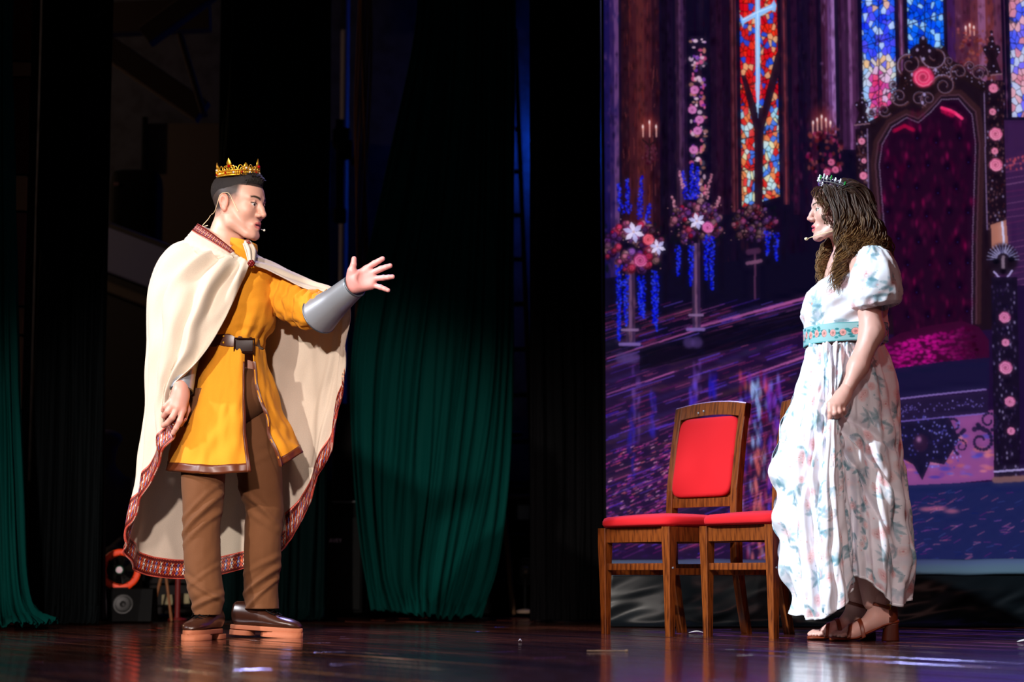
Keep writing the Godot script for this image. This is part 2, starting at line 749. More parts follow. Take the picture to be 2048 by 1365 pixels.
func make_materials() -> void:
	var w := noise_tex(0.02, [[0.0, Color(0.62, 0.62, 0.62)], [0.5, Color(0.9, 0.9, 0.9)], [1.0, Color(1, 1, 1)]], 5)
	# floor boards: dark red-brown lacquer, four tones
	for k in 4:
		var m := mat([Color(0.3, 0.15, 0.125), Color(0.345, 0.18, 0.145), Color(0.26, 0.125, 0.115), Color(0.39, 0.21, 0.165)][k], 0.2)
		m.albedo_texture = noise_tex(0.012, [[0.0, Color(0.5, 0.45, 0.42)], [0.45, Color(0.85, 0.83, 0.8)], [1.0, Color(1, 1, 1)]], 20 + k, 256)
		m.uv1_triplanar = true
		m.uv1_scale = Vector3(0.7, 3.0, 9.0)
		m.roughness_texture = noise_tex(0.03, [[0.0, Color(0.45, 0.45, 0.45)], [0.55, Color(0.8, 0.8, 0.8)], [1.0, Color(1, 1, 1)]], 31, 256)
		m.roughness_texture_channel = BaseMaterial3D.TEXTURE_CHANNEL_RED
		m.clearcoat_enabled = true
		m.clearcoat = 0.5
		m.clearcoat_roughness = 0.07
		M["board%d" % k] = m
	M.joint = mat(Color(0.02, 0.012, 0.012), 0.6)
	M.wall = three_way(mat(Color(0.24, 0.25, 0.29), 0.9), 0.6)
	M.wall.albedo_texture = w
	M.dark_wall = three_way(mat(Color(0.2, 0.19, 0.19), 0.95), 0.6)
	M.dark_wall.albedo_texture = w
	M.black = mat(Color(0.02, 0.02, 0.022), 0.7)
		# velvet
	for e in [["green_velvet", Color(0.0, 0.175, 0.16)], ["black_velvet", Color(0.02, 0.03, 0.034)], ["dark_velvet", Color(0.008, 0.06, 0.06)], ["grey_drape", Color(0.17, 0.15, 0.16)], ["black_drape", Color(0.028, 0.026, 0.03)]]:
		var m := mat(e[1], 0.75)
		m.rim_enabled = true
		m.rim = 0.03
		m.rim_tint = 1.0
		m.metallic_specular = 0.12
		M[e[0]] = m
	M.tarp = mat(Color(0.05, 0.07, 0.085), 0.36)
	M.tarp.metallic_specular = 0.35
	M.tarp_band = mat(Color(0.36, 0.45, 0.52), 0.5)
	# chairs
	var wood := mat(Color(0.53, 0.27, 0.085), 0.36)
	wood.albedo_texture = noise_tex(0.014, [[0.0, Color(0.45, 0.38, 0.32)], [0.5, Color(0.86, 0.82, 0.78)], [1.0, Color(1, 1, 1)]], 41, 512)
	wood.uv1_triplanar = true
	wood.uv1_scale = Vector3(9.0, 1.1, 9.0)
	wood.clearcoat_enabled = true
	wood.clearcoat = 0.4
	wood.clearcoat_roughness = 0.25
	M.wood = wood
	var red := mat(Color(0.78, 0.0, 0.07), 0.9)
	red.rim_enabled = true
	red.rim = 0.2
	red.rim_tint = 0.9
	M.red_plush = red
	M.steel = mat(Color(0.6, 0.62, 0.65), 0.33, 0.5)
	M.gold = mat(Color(0.98, 0.74, 0.22), 0.28, 0.8)
	M.white_plastic = mat(Color(0.85, 0.85, 0.82), 0.6)
	M.beige_wire = mat(Color(0.93, 0.83, 0.66), 0.5)
	M.orange = mat(Color(1.0, 0.27, 0.03), 0.5)
	M.rope = mat(Color(0.36, 0.22, 0.11), 0.95)


func setting() -> void:
	# subfloor, then the boards laid slantwise across the stage
	var f := Acc.new()
	box(f, Vector3(0.3, -0.17, -3.5), Vector3(11.8, 0.3, 20.2), 0.0)
	var floor_node := put(f, "floor", M.joint, self)
	structure(floor_node)
	var along := Vector3(-0.5225, 0, -0.8526)      # boards run away to the left
	var across := Vector3(0.8526, 0, -0.5225)
	var turn := Basis(along, Vector3.UP, along.cross(Vector3.UP))
	var shared := {}
	var width := 0.118
	var made := 0
	for row in range(-60, 61):
		var o := across * (row * width) + Vector3(0, 0, -7.2)
		var s := -7.0 + hsh(row * 3.7) * 1.5
		while s < 7.0:
			var length: float = [1.55, 2.05, 2.5][int(hsh(row * 1.3 + s) * 2.99)]
			var mid := o + along * (s + length * 0.5)
			s += length
			if mid.z > -3.4 or mid.z < -11.6 or absf(mid.x) > absf(mid.z) * 0.27 + 1.0 or made >= 298:
				continue
			made += 1
			if not shared.has(length):
				var a := Acc.new()
				box(a, Vector3.ZERO, Vector3(length - 0.004, 0.02, width - 0.0035), 0.0028)
				shared[length] = a.mesh()
			var b := put_mesh(shared[length], "plank", M["board%d" % int(hsh(made * 7.77) * 3.99)], floor_node)
			b.basis = turn * Basis(Vector3.RIGHT, (hsh(made * 5.3) - 0.5) * 0.013)
			b.position = mid + Vector3(0, -0.01 + (hsh(made * 2.1) - 0.5) * 0.0012, 0)
	print("planks ", made)
	for e in [["wall_back", Vector3(0.3, 3.2, -13.4), Vector3(11.8, 6.8, 0.3), M.wall], ["wall_left", Vector3(-5.6, 3.2, -3.5), Vector3(0.3, 6.8, 20.2), M.dark_wall], ["wall_right", Vector3(6.2, 3.2, -3.5), Vector3(0.3, 6.8, 20.2), M.dark_wall], ["wall_front", Vector3(0.3, 3.2, 6.5), Vector3(11.8, 6.8, 0.3), M.dark_wall], ["baseboard_back", Vector3(0.3, 0.42, -13.2), Vector3(11.8, 0.84, 0.12), M.black], ["ceiling", Vector3(0.3, 6.75, -3.5), Vector3(11.8, 0.3, 20.2), M.dark_wall]]:
		var a := Acc.new()
		box(a, e[1], e[2], 0.0)
		structure(put(a, e[0], e[3], self))


# ---------------------------------------------------------------- chairs
func cushion(acc: Acc, w: float, d: float, h: float, r: float, bulge: float, wide_front := 1.0) -> void:
	# an upholstered pad lying in x-z, its underside at y = 0
	var rings := []
	for e in [[0.0, 0.97], [0.25, 1.0], [0.55, 1.0], [0.8, 0.975], [0.94, 0.92], [1.0, 0.8], [1.0 + bulge * 0.5, 0.55], [1.0 + bulge * 0.85, 0.3], [1.0 + bulge, 0.05]]:
		var ring := PackedVector3Array()
		for k in 48:
			var a := TAU * k / 48
			var x := signf(cos(a)) * pow(absf(cos(a)), 2.0 / r)
			var z := signf(sin(a)) * pow(absf(sin(a)), 2.0 / r)
			var taper := lerpf(1.0, wide_front, z * 0.5 + 0.5)
			ring.append(Vector3(x * w * 0.5 * e[1] * taper, h * e[0], z * d * 0.5 * e[1]))
		rings.append(ring)
	loft(acc, rings)


func chairs() -> void:
	# chair axes: front towards +z, +x to the sitter's left
	var spots := [[Vector3(0.657, 0, -8.573), 51.0, "red cushioned wooden chair with its whole backrest in view against the screen"], [Vector3(1.044, 0, -8.2), 55.0, "red cushioned wooden chair standing against the floral dress, backrest hidden behind it"]]
	for s in spots:
		var t := thing("wooden_chair", s[2], "chair", s[0], 0.0, "red cushioned wooden chairs")
		# the front edge runs right and towards the camera
		t.rotation.y = -deg_to_rad(s[1])
		var hx := 0.193
		var hz := 0.19
		for sx in [-1.0, 1.0]:
			var l := Acc.new()
			var r := []
			for e in [[0.0, 0.03, 0.0], [0.2, 0.036, 0.002], [0.36, 0.045, 0.0], [0.435, 0.045, 0.0]]:
				r.append(beam_ring(Vector3(sx * hx, e[0], hz), e[1], e[1]))
			hard_loft(l, r)
			put(l, "leg", M.wood, t)
			# rear leg and stile in one bent piece
			var b := Acc.new()
			r = []
			for e in [[0.0, -0.055, 0.034], [0.12, -0.03, 0.036], [0.3, 0.0, 0.042], [0.46, 0.0, 0.042], [0.6, -0.006, 0.04], [0.8, -0.035, 0.036], [0.955, -0.065, 0.032]]:
				r.append(beam_ring(Vector3(sx * hx, e[0], -hz + e[1]), 0.036, e[2]))
			hard_loft(b, r)
			put(b, "leg", M.wood, t)
			var rail := Acc.new()
			box(rail, Vector3(sx * hx, 0.405, 0), Vector3(0.022, 0.062, hz * 2 - 0.04), 0.002)
			put(rail, "side_rail", M.wood, t)
			var st := Acc.new()
			box(st, Vector3(sx * hx, 0.255, -0.01), Vector3(0.018, 0.028, hz * 2 - 0.03), 0.002)
			put(st, "stretcher", M.wood, t)
		for e in [["front_rail", Vector3(0, 0.405, hz), Vector3(hx * 2 - 0.04, 0.062, 0.022)], ["rear_rail", Vector3(0, 0.405, -hz), Vector3(hx * 2 - 0.03, 0.062, 0.022)], ["stretcher", Vector3(0, 0.275, hz - 0.002), Vector3(hx * 2 - 0.04, 0.028, 0.02)], ["stretcher", Vector3(0, 0.275, -hz), Vector3(hx * 2 - 0.03, 0.028, 0.02)]]:
			var a := Acc.new()
			box(a, e[1], e[2], 0.002)
			put(a, e[0], M.wood, t)
		var seat := Acc.new()
		cushion(seat, 0.43, 0.435, 0.046, 6.0, 0.28)
		put(seat, "seat_cushion", M.red_plush, t, Vector3(0, 0.437, 0.012))
		# top rail with a slight crown, bottom rail, back board and padded panel
		var lean := Basis(Vector3.RIGHT, -0.195)
		var top := Acc.new()
		var r2 := []
		for k in 9:
			var x := lerpf(-hx - 0.018, hx + 0.018, k / 8.0)
			var y := 0.925 + 0.016 * (1.0 - pow(x / hx, 2.0))
			var ring := PackedVector3Array()
			for q in [[-0.017, -0.027], [0.017, -0.027], [0.017, 0.029], [0.013, 0.034], [-0.013, 0.034], [-0.017, 0.029]]:
				var o: Vector3 = lean * Vector3(0, q[1], q[0])
				ring.append(Vector3(x, y + o.y, -hz - 0.061 + o.z - 0.012 * (1.0 - pow(x / hx, 2.0))))
			r2.append(ring)
		hard_loft(top, r2)
		put(top, "top_rail", M.wood, t)
		var low := Acc.new()
		box(low, Vector3(0, 0.545, -hz - 0.004), Vector3(hx * 2 - 0.02, 0.04, 0.024), 0.002)
		put(low, "lower_rail", M.wood, t)
		var board := Acc.new()
		box(board, Vector3(0, 0.735, -hz - 0.037), Vector3(hx * 2 - 0.03, 0.35, 0.012), 0.002, lean)
		put(board, "back_board", M.wood, t)
		var pad := Acc.new()
		cushion(pad, hx * 2 - 0.035, 0.345, 0.03, 8.0, 0.3)
		var p := put(pad, "back_cushion", M.red_plush, t, Vector3(0, 0.735, -hz - 0.03))
		p.basis = lean * Basis(Vector3.RIGHT, PI / 2)
		# screw heads on the top rail and beside the seat rail
		for q in [[-0.075, 0.93, -hz - 0.05], [-0.045, 0.936, -hz - 0.052]]:
			var sc := Acc.new()
			ball(sc, Vector3(q[0], q[1], q[2]), Vector3(0.005, 0.005, 0.003), 8, 6)
			put(sc, "screw", M.steel, t)
		var s2 := Acc.new()
		ball(s2, Vector3(hx + 0.022, 0.27, hz), Vector3(0.002, 0.005, 0.005), 8, 6)
		put(s2, "screw", M.steel, t)


func beam_ring(c: Vector3, wx: float, wz: float) -> PackedVector3Array:
	var r := PackedVector3Array()
	var g := 0.003
	var hx := wx * 0.5
	var hz := wz * 0.5
	for k in [[hx - g, hz], [hx, hz - g], [hx, -hz + g], [hx - g, -hz], [-hx + g, -hz], [-hx, -hz + g], [-hx, hz - g], [-hx + g, hz]]:
		r.append(c + Vector3(k[0], 0, k[1]))
	return r


# ---------------------------------------------------------------- the LED wall and the picture it shows
var art: Image
var brushes := {}


func dab(at: Vector2, rx: float, ry: float, col: Color, a := 1.0, soft := 0.5) -> void:
	# one soft oval of paint
	var key := [col.to_rgba32(), int(a * 20), int(soft * 4)]
	if not brushes.has(key):
		var b := Image.create(24, 24, false, Image.FORMAT_RGBA8)
		for x in 24:
			for y in 24:
				var d := Vector2(x - 11.5, y - 11.5).length() / 12.0
				b.set_pixel(x, y, Color(col, a * (1.0 - smoothstep(1.0 - soft, 1.0, d))))
		brushes[key] = b
	var w := maxi(int(rx * 2.0), 1)
	var h := maxi(int(ry * 2.0), 1)
	var size_key := [key, w, h]
	if not brushes.has(size_key):
		var s: Image = brushes[key].duplicate()
		s.resize(w, h, Image.INTERPOLATE_BILINEAR)
		brushes[size_key] = s
	art.blend_rect(brushes[size_key], Rect2i(0, 0, w, h), Vector2i(int(at.x - rx), int(at.y - ry)))


func area(pts: Array, col: Color, a := 1.0) -> void:
	# a filled outline
	var lo := 1e9
	var hi := -1e9
	for p in pts:
		lo = minf(lo, p.y)
		hi = maxf(hi, p.y)
	var row := Image.create(art.get_width(), 1, false, Image.FORMAT_RGBA8)
	row.fill(Color(col, a))
	for y in range(maxi(int(lo), 0), mini(int(hi) + 1, art.get_height())):
		var xs := []
		for k in pts.size():
			var p: Vector2 = pts[k]
			var q: Vector2 = pts[(k + 1) % pts.size()]
			if (p.y <= y + 0.5) != (q.y <= y + 0.5):
				xs.append(p.x + (y + 0.5 - p.y) / (q.y - p.y) * (q.x - p.x))
		xs.sort()
		for k in range(0, xs.size() - 1, 2):
			var x0 := maxi(int(xs[k]), 0)
			var x1 := mini(int(xs[k + 1]), art.get_width())
			if x1 > x0:
				art.blend_rect(row, Rect2i(0, 0, x1 - x0, 1), Vector2i(x0, y))


func stroke(pts: Array, w: float, col: Color, a := 1.0, w2 := -1.0, soft := 0.5) -> void:
	var total := 0.0
	for k in pts.size() - 1:
		total += pts[k].distance_to(pts[k + 1])
	var done := 0.0
	for k in pts.size() - 1:
		var l: float = pts[k].distance_to(pts[k + 1])
		var n := maxi(int(l / maxf(w * 0.35, 0.8)), 1)
		for j in n:
			var t := (done + l * j / n) / maxf(total, 0.01)
			var r := lerpf(w, w if w2 < 0 else w2, t) * 0.5
			dab(pts[k].lerp(pts[k + 1], float(j) / n), maxf(r, 0.6), maxf(r, 0.6), col, a, soft)
		done += l


func curl(c: Vector2, r: float, a0: float, turns: float, w: float, col: Color, a := 1.0) -> void:
	var pts := []
	for k in 25:
		var t := k / 24.0
		pts.append(c + Vector2.from_angle(a0 + turns * TAU * t) * r * (1.0 - 0.8 * t))
	stroke(pts, w, col, a, w * 0.5)


func pic(x: float, y: float) -> Vector2:
	# from the layout sketch of the picture to its pixels
	return Vector2((x - 1024.0) * (0.986 - 0.0000225 * y) - 180.8, 135.5 + 0.98 * y)


func jit(r: float) -> float:
	return rng.randf_range(-r, r)


func near(c: Color, r: float) -> Color:
	# quantised so that brushes are shared
	var s := snappedf(jit(r), 0.05)
	return Color(clampf(c.r + s, 0, 1), clampf(c.g + s, 0, 1), clampf(c.b + s, 0, 1))


func column_stripe(p0: Vector2, p1: Vector2, cols: Array) -> void:
	# a shaft in vertical bands of colour, with blotches of stone
	var n := cols.size()
	for k in n:
		var x0 := lerpf(p0.x, p1.x, float(k) / n)
		var x1 := lerpf(p0.x, p1.x, float(k + 1) / n)
		area([Vector2(x0, p0.y), Vector2(x1, p0.y), Vector2(x1, p1.y), Vector2(x0, p1.y)], cols[k])
	for k in int((p1.y - p0.y) * (p1.x - p0.x) / 90.0):
		dab(Vector2(rng.randf_range(p0.x, p1.x), rng.randf_range(p0.y, p1.y)), 2 + rng.randf() * 4, 5 + rng.randf() * 14, near(cols[rng.randi() % n], 0.05).darkened(0.5 if k % 3 == 0 else 0.0), 0.4, 0.9)


func leaded(p0: Vector2, p1: Vector2, pick: Callable, cell: float, slope := 0.0) -> void:
	# stained glass: cells of colour with dark leads between, inside a rectangle with a slanted foot
	var seeds := []
	var w := p1.x - p0.x
	var h := p1.y - p0.y
	var nx := int(w / cell) + 3
	var ny := int(h / (cell * 1.5)) + 3
	for i in nx:
		for j in ny:
			seeds.append(Vector2((i - 1 + rng.randf()) * cell, (j - 1 + rng.randf()) * cell * 1.5))
	for y in range(maxi(int(p0.y), 0), mini(int(p1.y), art.get_height())):
		for x in range(int(p0.x), mini(int(p1.x), art.get_width())):
			if y > p1.y + (x - p0.x) * slope:
				continue
			var q := Vector2(x - p0.x, y - p0.y)
			var ci := int(q.x / cell) + 1
			var cj := int(q.y / (cell * 1.5)) + 1
			var d1 := 1e9
			var d2 := 1e9
			var best := 0
			for i in range(maxi(ci - 1, 0), mini(ci + 2, nx)):
				for j in range(maxi(cj - 1, 0), mini(cj + 2, ny)):
					var e: Vector2 = seeds[i * ny + j] - q
					var d := e.x * e.x + e.y * e.y * 0.45
					if d < d1:
						d2 = d1
						d1 = d
						best = i * ny + j
					elif d < d2:
						d2 = d
			var sd: Vector2 = seeds[best]
			var hue := clampf(0.5 + 0.75 * noise.get_noise_2d(sd.x * 0.035 + w, sd.y * 0.025) + (hsh(best * 1.37) - 0.5) * 0.75, 0.0, 0.999)
			var col: Color = pick.call(sd / Vector2(w, h), hue)
			if sqrt(d2) - sqrt(d1) < 1.0:
				col = col.darkened(0.55)
			art.set_pixel(x, y, col)


func rose_print(c: Vector2, r: float, col: Color) -> void:
	dab(c, r, r, col.darkened(0.35), 1.0, 0.25)
	for k in 7:
		var a := TAU * k / 7.0
		dab(c + Vector2.from_angle(a) * r * 0.55, r * 0.45, r * 0.4, col, 0.85, 0.6)
	dab(c, r * 0.6, r * 0.6, col.darkened(0.25), 0.8, 0.4)
	curl(c, r * 0.8, 0.4, 2.2, r * 0.16, col.lightened(0.35), 0.9)
	dab(c, r * 0.22, r * 0.22, col.darkened(0.4), 0.9, 0.5)


func lily(c: Vector2, r: float) -> void:
	for k in 6:
		var a := TAU * k / 6.0 + 0.3
		var tip := c + Vector2.from_angle(a) * r
		var o := (tip - c).orthogonal() * 0.24
		area([c, c.lerp(tip, 0.35) + o * 0.8, c.lerp(tip, 0.6) + o, tip, c.lerp(tip, 0.6) - o, c.lerp(tip, 0.35) - o * 0.8], Color(0.84, 0.8, 0.93) if k % 2 == 0 else Color(0.7, 0.68, 0.88))
	dab(c, r * 0.2, r * 0.2, Color(0.75, 0.55, 0.5), 0.8, 0.8)


func bouquet(c: Vector2, r: float, shade: float) -> void:
	var kinds := [Color(0.75, 0.25, 0.55), Color(0.45, 0.2, 0.6), Color(0.8, 0.4, 0.55), Color(0.5, 0.25, 0.65), Color(0.75, 0.5, 0.55), Color(0.35, 0.15, 0.45), Color(0.85, 0.15, 0.35), Color(0.3, 0.1, 0.25)]
	for k in 60:
		var p := c + Vector2(jit(r), jit(r * 0.8))
		dab(p, 4, 7, Color(0.05, 0.06, 0.1), 0.8, 0.7)
	for k in 110:
		var a := rng.randf() * TAU
		var d := sqrt(rng.randf())
		var p := c + Vector2(cos(a) * r, sin(a) * r * 0.85) * d
		var s := r * rng.randf_range(0.06, 0.2)
		var col: Color = near(kinds[rng.randi() % kinds.size()], 0.1).darkened(shade + rng.randf() * 0.35)
		dab(p, s, s * 1.1, col.darkened(0.55), 1.0, 0.4)
		dab(p + Vector2(s * 0.2, -s * 0.2), s * 0.75, s * 0.75, col, 0.95, 0.6)
		if s > r * 0.14:
			curl(p, s * 0.6, rng.randf() * 6.0, 1.4, 1.6, col.lightened(0.25), 0.7)
	for k in 16:
		var p := c + Vector2(jit(r * 1.15), jit(r))
		dab(p, 2, 2, Color(0.85, 0.6, 0.6).darkened(shade), 0.8, 0.7)


func spike(a: Vector2, b: Vector2, w: float, col: Color) -> void:
	# an upright or hanging raceme of small bells
	var n := int(a.distance_to(b) / 3.0)
	for k in n:
		var t := float(k) / n
		var r := w * (0.35 + 0.65 * t)
		for j in 3:
			dab(a.lerp(b, t) + Vector2(jit(r * 0.8), jit(2)), 3.0, 3.4, near(col, 0.15).darkened(0.55 if j == 0 else 0.05), 0.8, 0.6)


func candles(c: Vector2, spread: float, n: int, h: float) -> void:
	dab(c + Vector2(0, -h), spread * 2.2, spread * 2.4, Color(0.75, 0.25, 0.2), 0.35, 1.0)
	for k in n:
		var x := lerpf(-spread, spread, k / maxf(n - 1.0, 1.0))
		var top := c + Vector2(x, -h + absf(x) * 0.7)
		stroke([top, Vector2(top.x, c.y)], 4.0, Color(0.85, 0.62, 0.6), 0.9)
		dab(top + Vector2(0, -3), 5, 9, Color(1.0, 0.6, 0.5), 0.5, 1.0)
		dab(top + Vector2(0, -4), 2.6, 6, Color(1.0, 0.93, 0.95), 1.0, 0.7)


func paint_throne_room() -> void:
	var navy := Color(0.055, 0.035, 0.12)
	art.fill(navy)
	# walls: dark plum with streaks of light on the mouldings
	for k in 260:
		var p := Vector2(rng.randf() * 1100.0, rng.randf() * 700.0)
		dab(p, 4 + rng.randf() * 8, 30 + rng.randf() * 90, near(Color(0.12, 0.05, 0.15), 0.05), 0.4, 1.0)
	for k in 1500:
		var p := Vector2(rng.randf() * 1100.0, rng.randf() * 720.0)
		dab(p, 2 + rng.randf() * 5, 6 + rng.randf() * 22, near([Color(0.2, 0.06, 0.13), Color(0.05, 0.03, 0.13), Color(0.27, 0.1, 0.14), Color(0.1, 0.05, 0.2), Color(0.03, 0.02, 0.07)][rng.randi() % 5], 0.05), 0.3, 0.9)
	# left lit shaft, brown wall with its sconce, dark pier, second shaft
	column_stripe(Vector2(-6.7, 13.7), Vector2(29.8, 693.1), [Color(0.05, 0.05, 0.24), Color(0.1, 0.07, 0.28), Color(0.17, 0.1, 0.3), Color(0.36, 0.22, 0.42)])
	column_stripe(Vector2(34.9, 13.7), Vector2(109.2, 604.7), [Color(0.13, 0.05, 0.1), Color(0.22, 0.08, 0.12), Color(0.3, 0.12, 0.14), Color(0.24, 0.09, 0.13), Color(0.14, 0.05, 0.11)])
	for k in 60:
		var x := rng.randf_range(1246, 1318)
		var y := rng.randf_range(-60, 380)
		stroke([pic(x, y), pic(x + jit(3), y + 40 * rng.randf())], 2.2, near(Color(0.5, 0.2, 0.18), 0.1), 0.3)
	column_stripe(Vector2(114.0, 13.7), Vector2(136.4, 604.7), [Color(0.06, 0.03, 0.1), Color(0.09, 0.04, 0.14)])
	column_stripe(Vector2(141.7, 13.7), Vector2(163.2, 555.4), [Color(0.14, 0.07, 0.16), Color(0.3, 0.18, 0.3), Color(0.22, 0.12, 0.26), Color(0.1, 0.05, 0.16)])
	candles(Vector2(89.2, 411.5), 13.0, 3, 26.0)
	stroke([Vector2(75.5, 416.5), Vector2(89.1, 428.5), Vector2(102.9, 416.5)], 4.0, Color(0.12, 0.06, 0.09))
	stroke([Vector2(89.2, 416.5), Vector2(88.8, 466.2)], 5.0, Color(0.14, 0.07, 0.1))
	for k in 30:
		dab(Vector2(89.0, 446.4) + Vector2(jit(14), jit(18)), 3, 4, near(Color(0.3, 0.12, 0.2), 0.1), 0.7)
	column_stripe(Vector2(209.0, 13.7), Vector2(245.9, 565.2), [Color(0.1, 0.04, 0.13), Color(0.14, 0.05, 0.14), Color(0.09, 0.035, 0.12)])
	# garland
	for k in 150:
		var y := rng.randf_range(80, 440)
		var p := pic(1397 + jit(15), y)
		var col: Color = [Color(0.5, 0.25, 0.7), Color(0.85, 0.35, 0.55), Color(0.75, 0.45, 0.4), Color(0.9, 0.75, 0.85), Color(0.1, 0.12, 0.2), Color(0.65, 0.45, 0.4)][rng.randi() % 6]
		dab(p, 3 + rng.randf() * 4, 3 + rng.randf() * 5, near(col, 0.1), 0.9, 0.5)
	for e in [Vector2(173.9, 356.7), Vector2(183.3, 398.6), Vector2(175.1, 436.4), Vector2(178.3, 316.7), Vector2(187.4, 376.6)]:
		rose_print(e, 10, Color(0.8, 0.4, 0.7))
	# first window: red glass, a pale cross, a dark forked mullion
	column_stripe(Vector2(248.6, 13.7), Vector2(261.5, 560.3), [Color(0.2, 0.07, 0.13), Color(0.36, 0.16, 0.2), Color(0.16, 0.06, 0.12), Color(0.3, 0.12, 0.18)])
	column_stripe(Vector2(349.5, 13.7), Vector2(361.1, 545.5), [Color(0.16, 0.07, 0.15), Color(0.42, 0.17, 0.22), Color(0.2, 0.08, 0.16)])
	leaded(Vector2(268.4, 13.7), Vector2(342.6, 550.4), func(t: Vector2, h: float) -> Color:
		if t.y < 0.62:
			return [Color(0.85, 0.05, 0.1), Color(0.75, 0.03, 0.12), Color(0.9, 0.15, 0.08), Color(0.88, 0.62, 0.45), Color(0.12, 0.28, 0.85), Color(0.8, 0.1, 0.1)][int(h * 5.99)]
		return [Color(0.75, 0.85, 0.88), Color(0.86, 0.84, 0.68), Color(0.82, 0.12, 0.12), Color(0.9, 0.5, 0.3), Color(0.6, 0.8, 0.9), Color(0.85, 0.2, 0.2), Color(0.25, 0.45, 0.9)][int(h * 6.99)], 8.0, -0.3)
	for e in [[Vector2(265.3, 416.5), Vector2(343.8, 398.6)], [Vector2(262.5, 481.1), Vector2(343.0, 456.3)], [Vector2(264.6, 316.7), Vector2(345.5, 286.6)]]:
		stroke([e[0], e[1]], 2.5, Color(0.12, 0.06, 0.12), 0.8)
	area([Vector2(269.9, 286.6), Vector2(278.7, 286.6), Vector2(299.4, 351.7), Vector2(311.2, 351.7), Vector2(338.2, 246.4), Vector2(347.3, 231.4), Vector2(346.6, 276.6), Vector2(312.5, 398.6), Vector2(308.4, 550.4), Vector2(292.8, 553.4), Vector2(294.9, 398.6)], Color(0.13, 0.06, 0.13))
	var ice := Color(0.52, 0.72, 0.95)
	area([Vector2(300.0, 13.7), Vector2(311.9, 13.7), Vector2(306.8, 316.7), Vector2(302.1, 374.6), Vector2(297.9, 316.7)], ice)
	area([Vector2(268.5, 163.8), Vector2(276.2, 171.9), Vector2(300.1, 157.8), Vector2(310.0, 153.7), Vector2(331.8, 143.6), Vector2(336.9, 133.5), Vector2(341.6, 145.6), Vector2(339.5, 159.8), Vector2(331.6, 155.7), Vector2(309.8, 167.9), Vector2(299.9, 169.9), Vector2(278.1, 182.0), Vector2(274.0, 192.1)], ice)
	stroke([Vector2(305.8, 23.9), Vector2(301.3, 361.7)], 3.0, Color(0.78, 0.9, 1.0), 0.8)
	stroke([Vector2(275.2, 175.9), Vector2(303.0, 160.8), Vector2(333.7, 148.7)], 3.0, Color(0.8, 0.9, 1.0), 0.7)
	# pier between the windows, a shaft and a candelabrum
	column_stripe(Vector2(369.3, 13.7), Vector2(419.3, 565.2), [Color(0.14, 0.05, 0.15), Color(0.07, 0.035, 0.13), Color(0.09, 0.04, 0.14), Color(0.16, 0.06, 0.16)])
	column_stripe(Vector2(428.6, 13.7), Vector2(455.3, 406.6), [Color(0.2, 0.08, 0.18), Color(0.26, 0.12, 0.24), Color(0.34, 0.2, 0.4), Color(0.6, 0.42, 0.68)])
	column_stripe(Vector2(462.3, 13.7), Vector2(501.7, 436.4), [Color(0.16, 0.07, 0.17), Color(0.24, 0.12, 0.26), Color(0.18, 0.09, 0.2), Color(0.46, 0.28, 0.48), Color(0.26, 0.13, 0.27), Color(0.2, 0.1, 0.22)])
	for k in 26:
		dab(Vector2(389.7, 466.2) + Vector2(jit(28), jit(90)), 5, 12, near(Color(0.3, 0.06, 0.2), 0.1), 0.35, 0.9)
	candles(Vector2(426.9, 404.6), 17.0, 5, 30.0)
	for k in 90:
		dab(Vector2(431.3, 436.4) + Vector2(jit(34), jit(44)), 3 + rng.randf() * 4, 4 + rng.randf() * 5, near([Color(0.35, 0.1, 0.15), Color(0.5, 0.2, 0.2), Color(0.12, 0.06, 0.12), Color(0.6, 0.15, 0.35)][rng.randi() % 4], 0.1), 0.7, 0.6)
	for e in [Vector2(444.5, 461.3), Vector2(452.1, 476.2), Vector2(435.4, 481.1)]:
		rose_print(e, 8, Color(0.8, 0.3, 0.5))
	# twin windows behind the throne
	column_stripe(Vector2(582.0, 13.7), Vector2(591.7, 386.6), [Color(0.32, 0.16, 0.26), Color(0.55, 0.35, 0.6), Color(0.3, 0.16, 0.3)])
	leaded(Vector2(509.8, 13.7), Vector2(574.8, 398.6), func(t: Vector2, h: float) -> Color:
		var v := t.y
		if v < 0.62:
			return [Color(0.1, 0.2, 0.95), Color(0.3, 0.3, 0.98), Color(0.12, 0.35, 0.98), Color(0.88, 0.68, 0.6) if absf(t.x - 0.5) < 0.25 and v < 0.4 else Color(0.2, 0.25, 0.95), Color(0.7, 0.8, 1.0)][int(h * 4.99)]
		if v < 0.68:
			return [Color(0.9, 0.72, 0.55), Color(0.85, 0.8, 0.8), Color(0.4, 0.4, 0.95)][int(h * 2.99)]
		if absf(t.x - 0.5) < 0.62 - v * 0.4:
			return [Color(0.85, 0.2, 0.45), Color(0.9, 0.3, 0.5), Color(0.78, 0.25, 0.6), Color(0.85, 0.7, 0.85)][int(h * 3.99)]
		return [Color(0.75, 0.8, 0.92), Color(0.6, 0.75, 0.95), Color(0.8, 0.82, 0.8)][int(h * 2.99)], 9.0)
	leaded(Vector2(599.8, 13.7), Vector2(670.5, 326.7), func(t: Vector2, h: float) -> Color:
		if t.y > 0.72 and h > 0.6:
			return [Color(0.85, 0.6, 0.5), Color(0.75, 0.85, 0.95)][int(h * 9.0) % 2]
		return [Color(0.02, 0.3, 0.95), Color(0.05, 0.4, 0.98), Color(0.02, 0.22, 0.85), Color(0.6, 0.8, 1.0), Color(0.05, 0.35, 0.95)][int(h * 4.99)], 9.0)
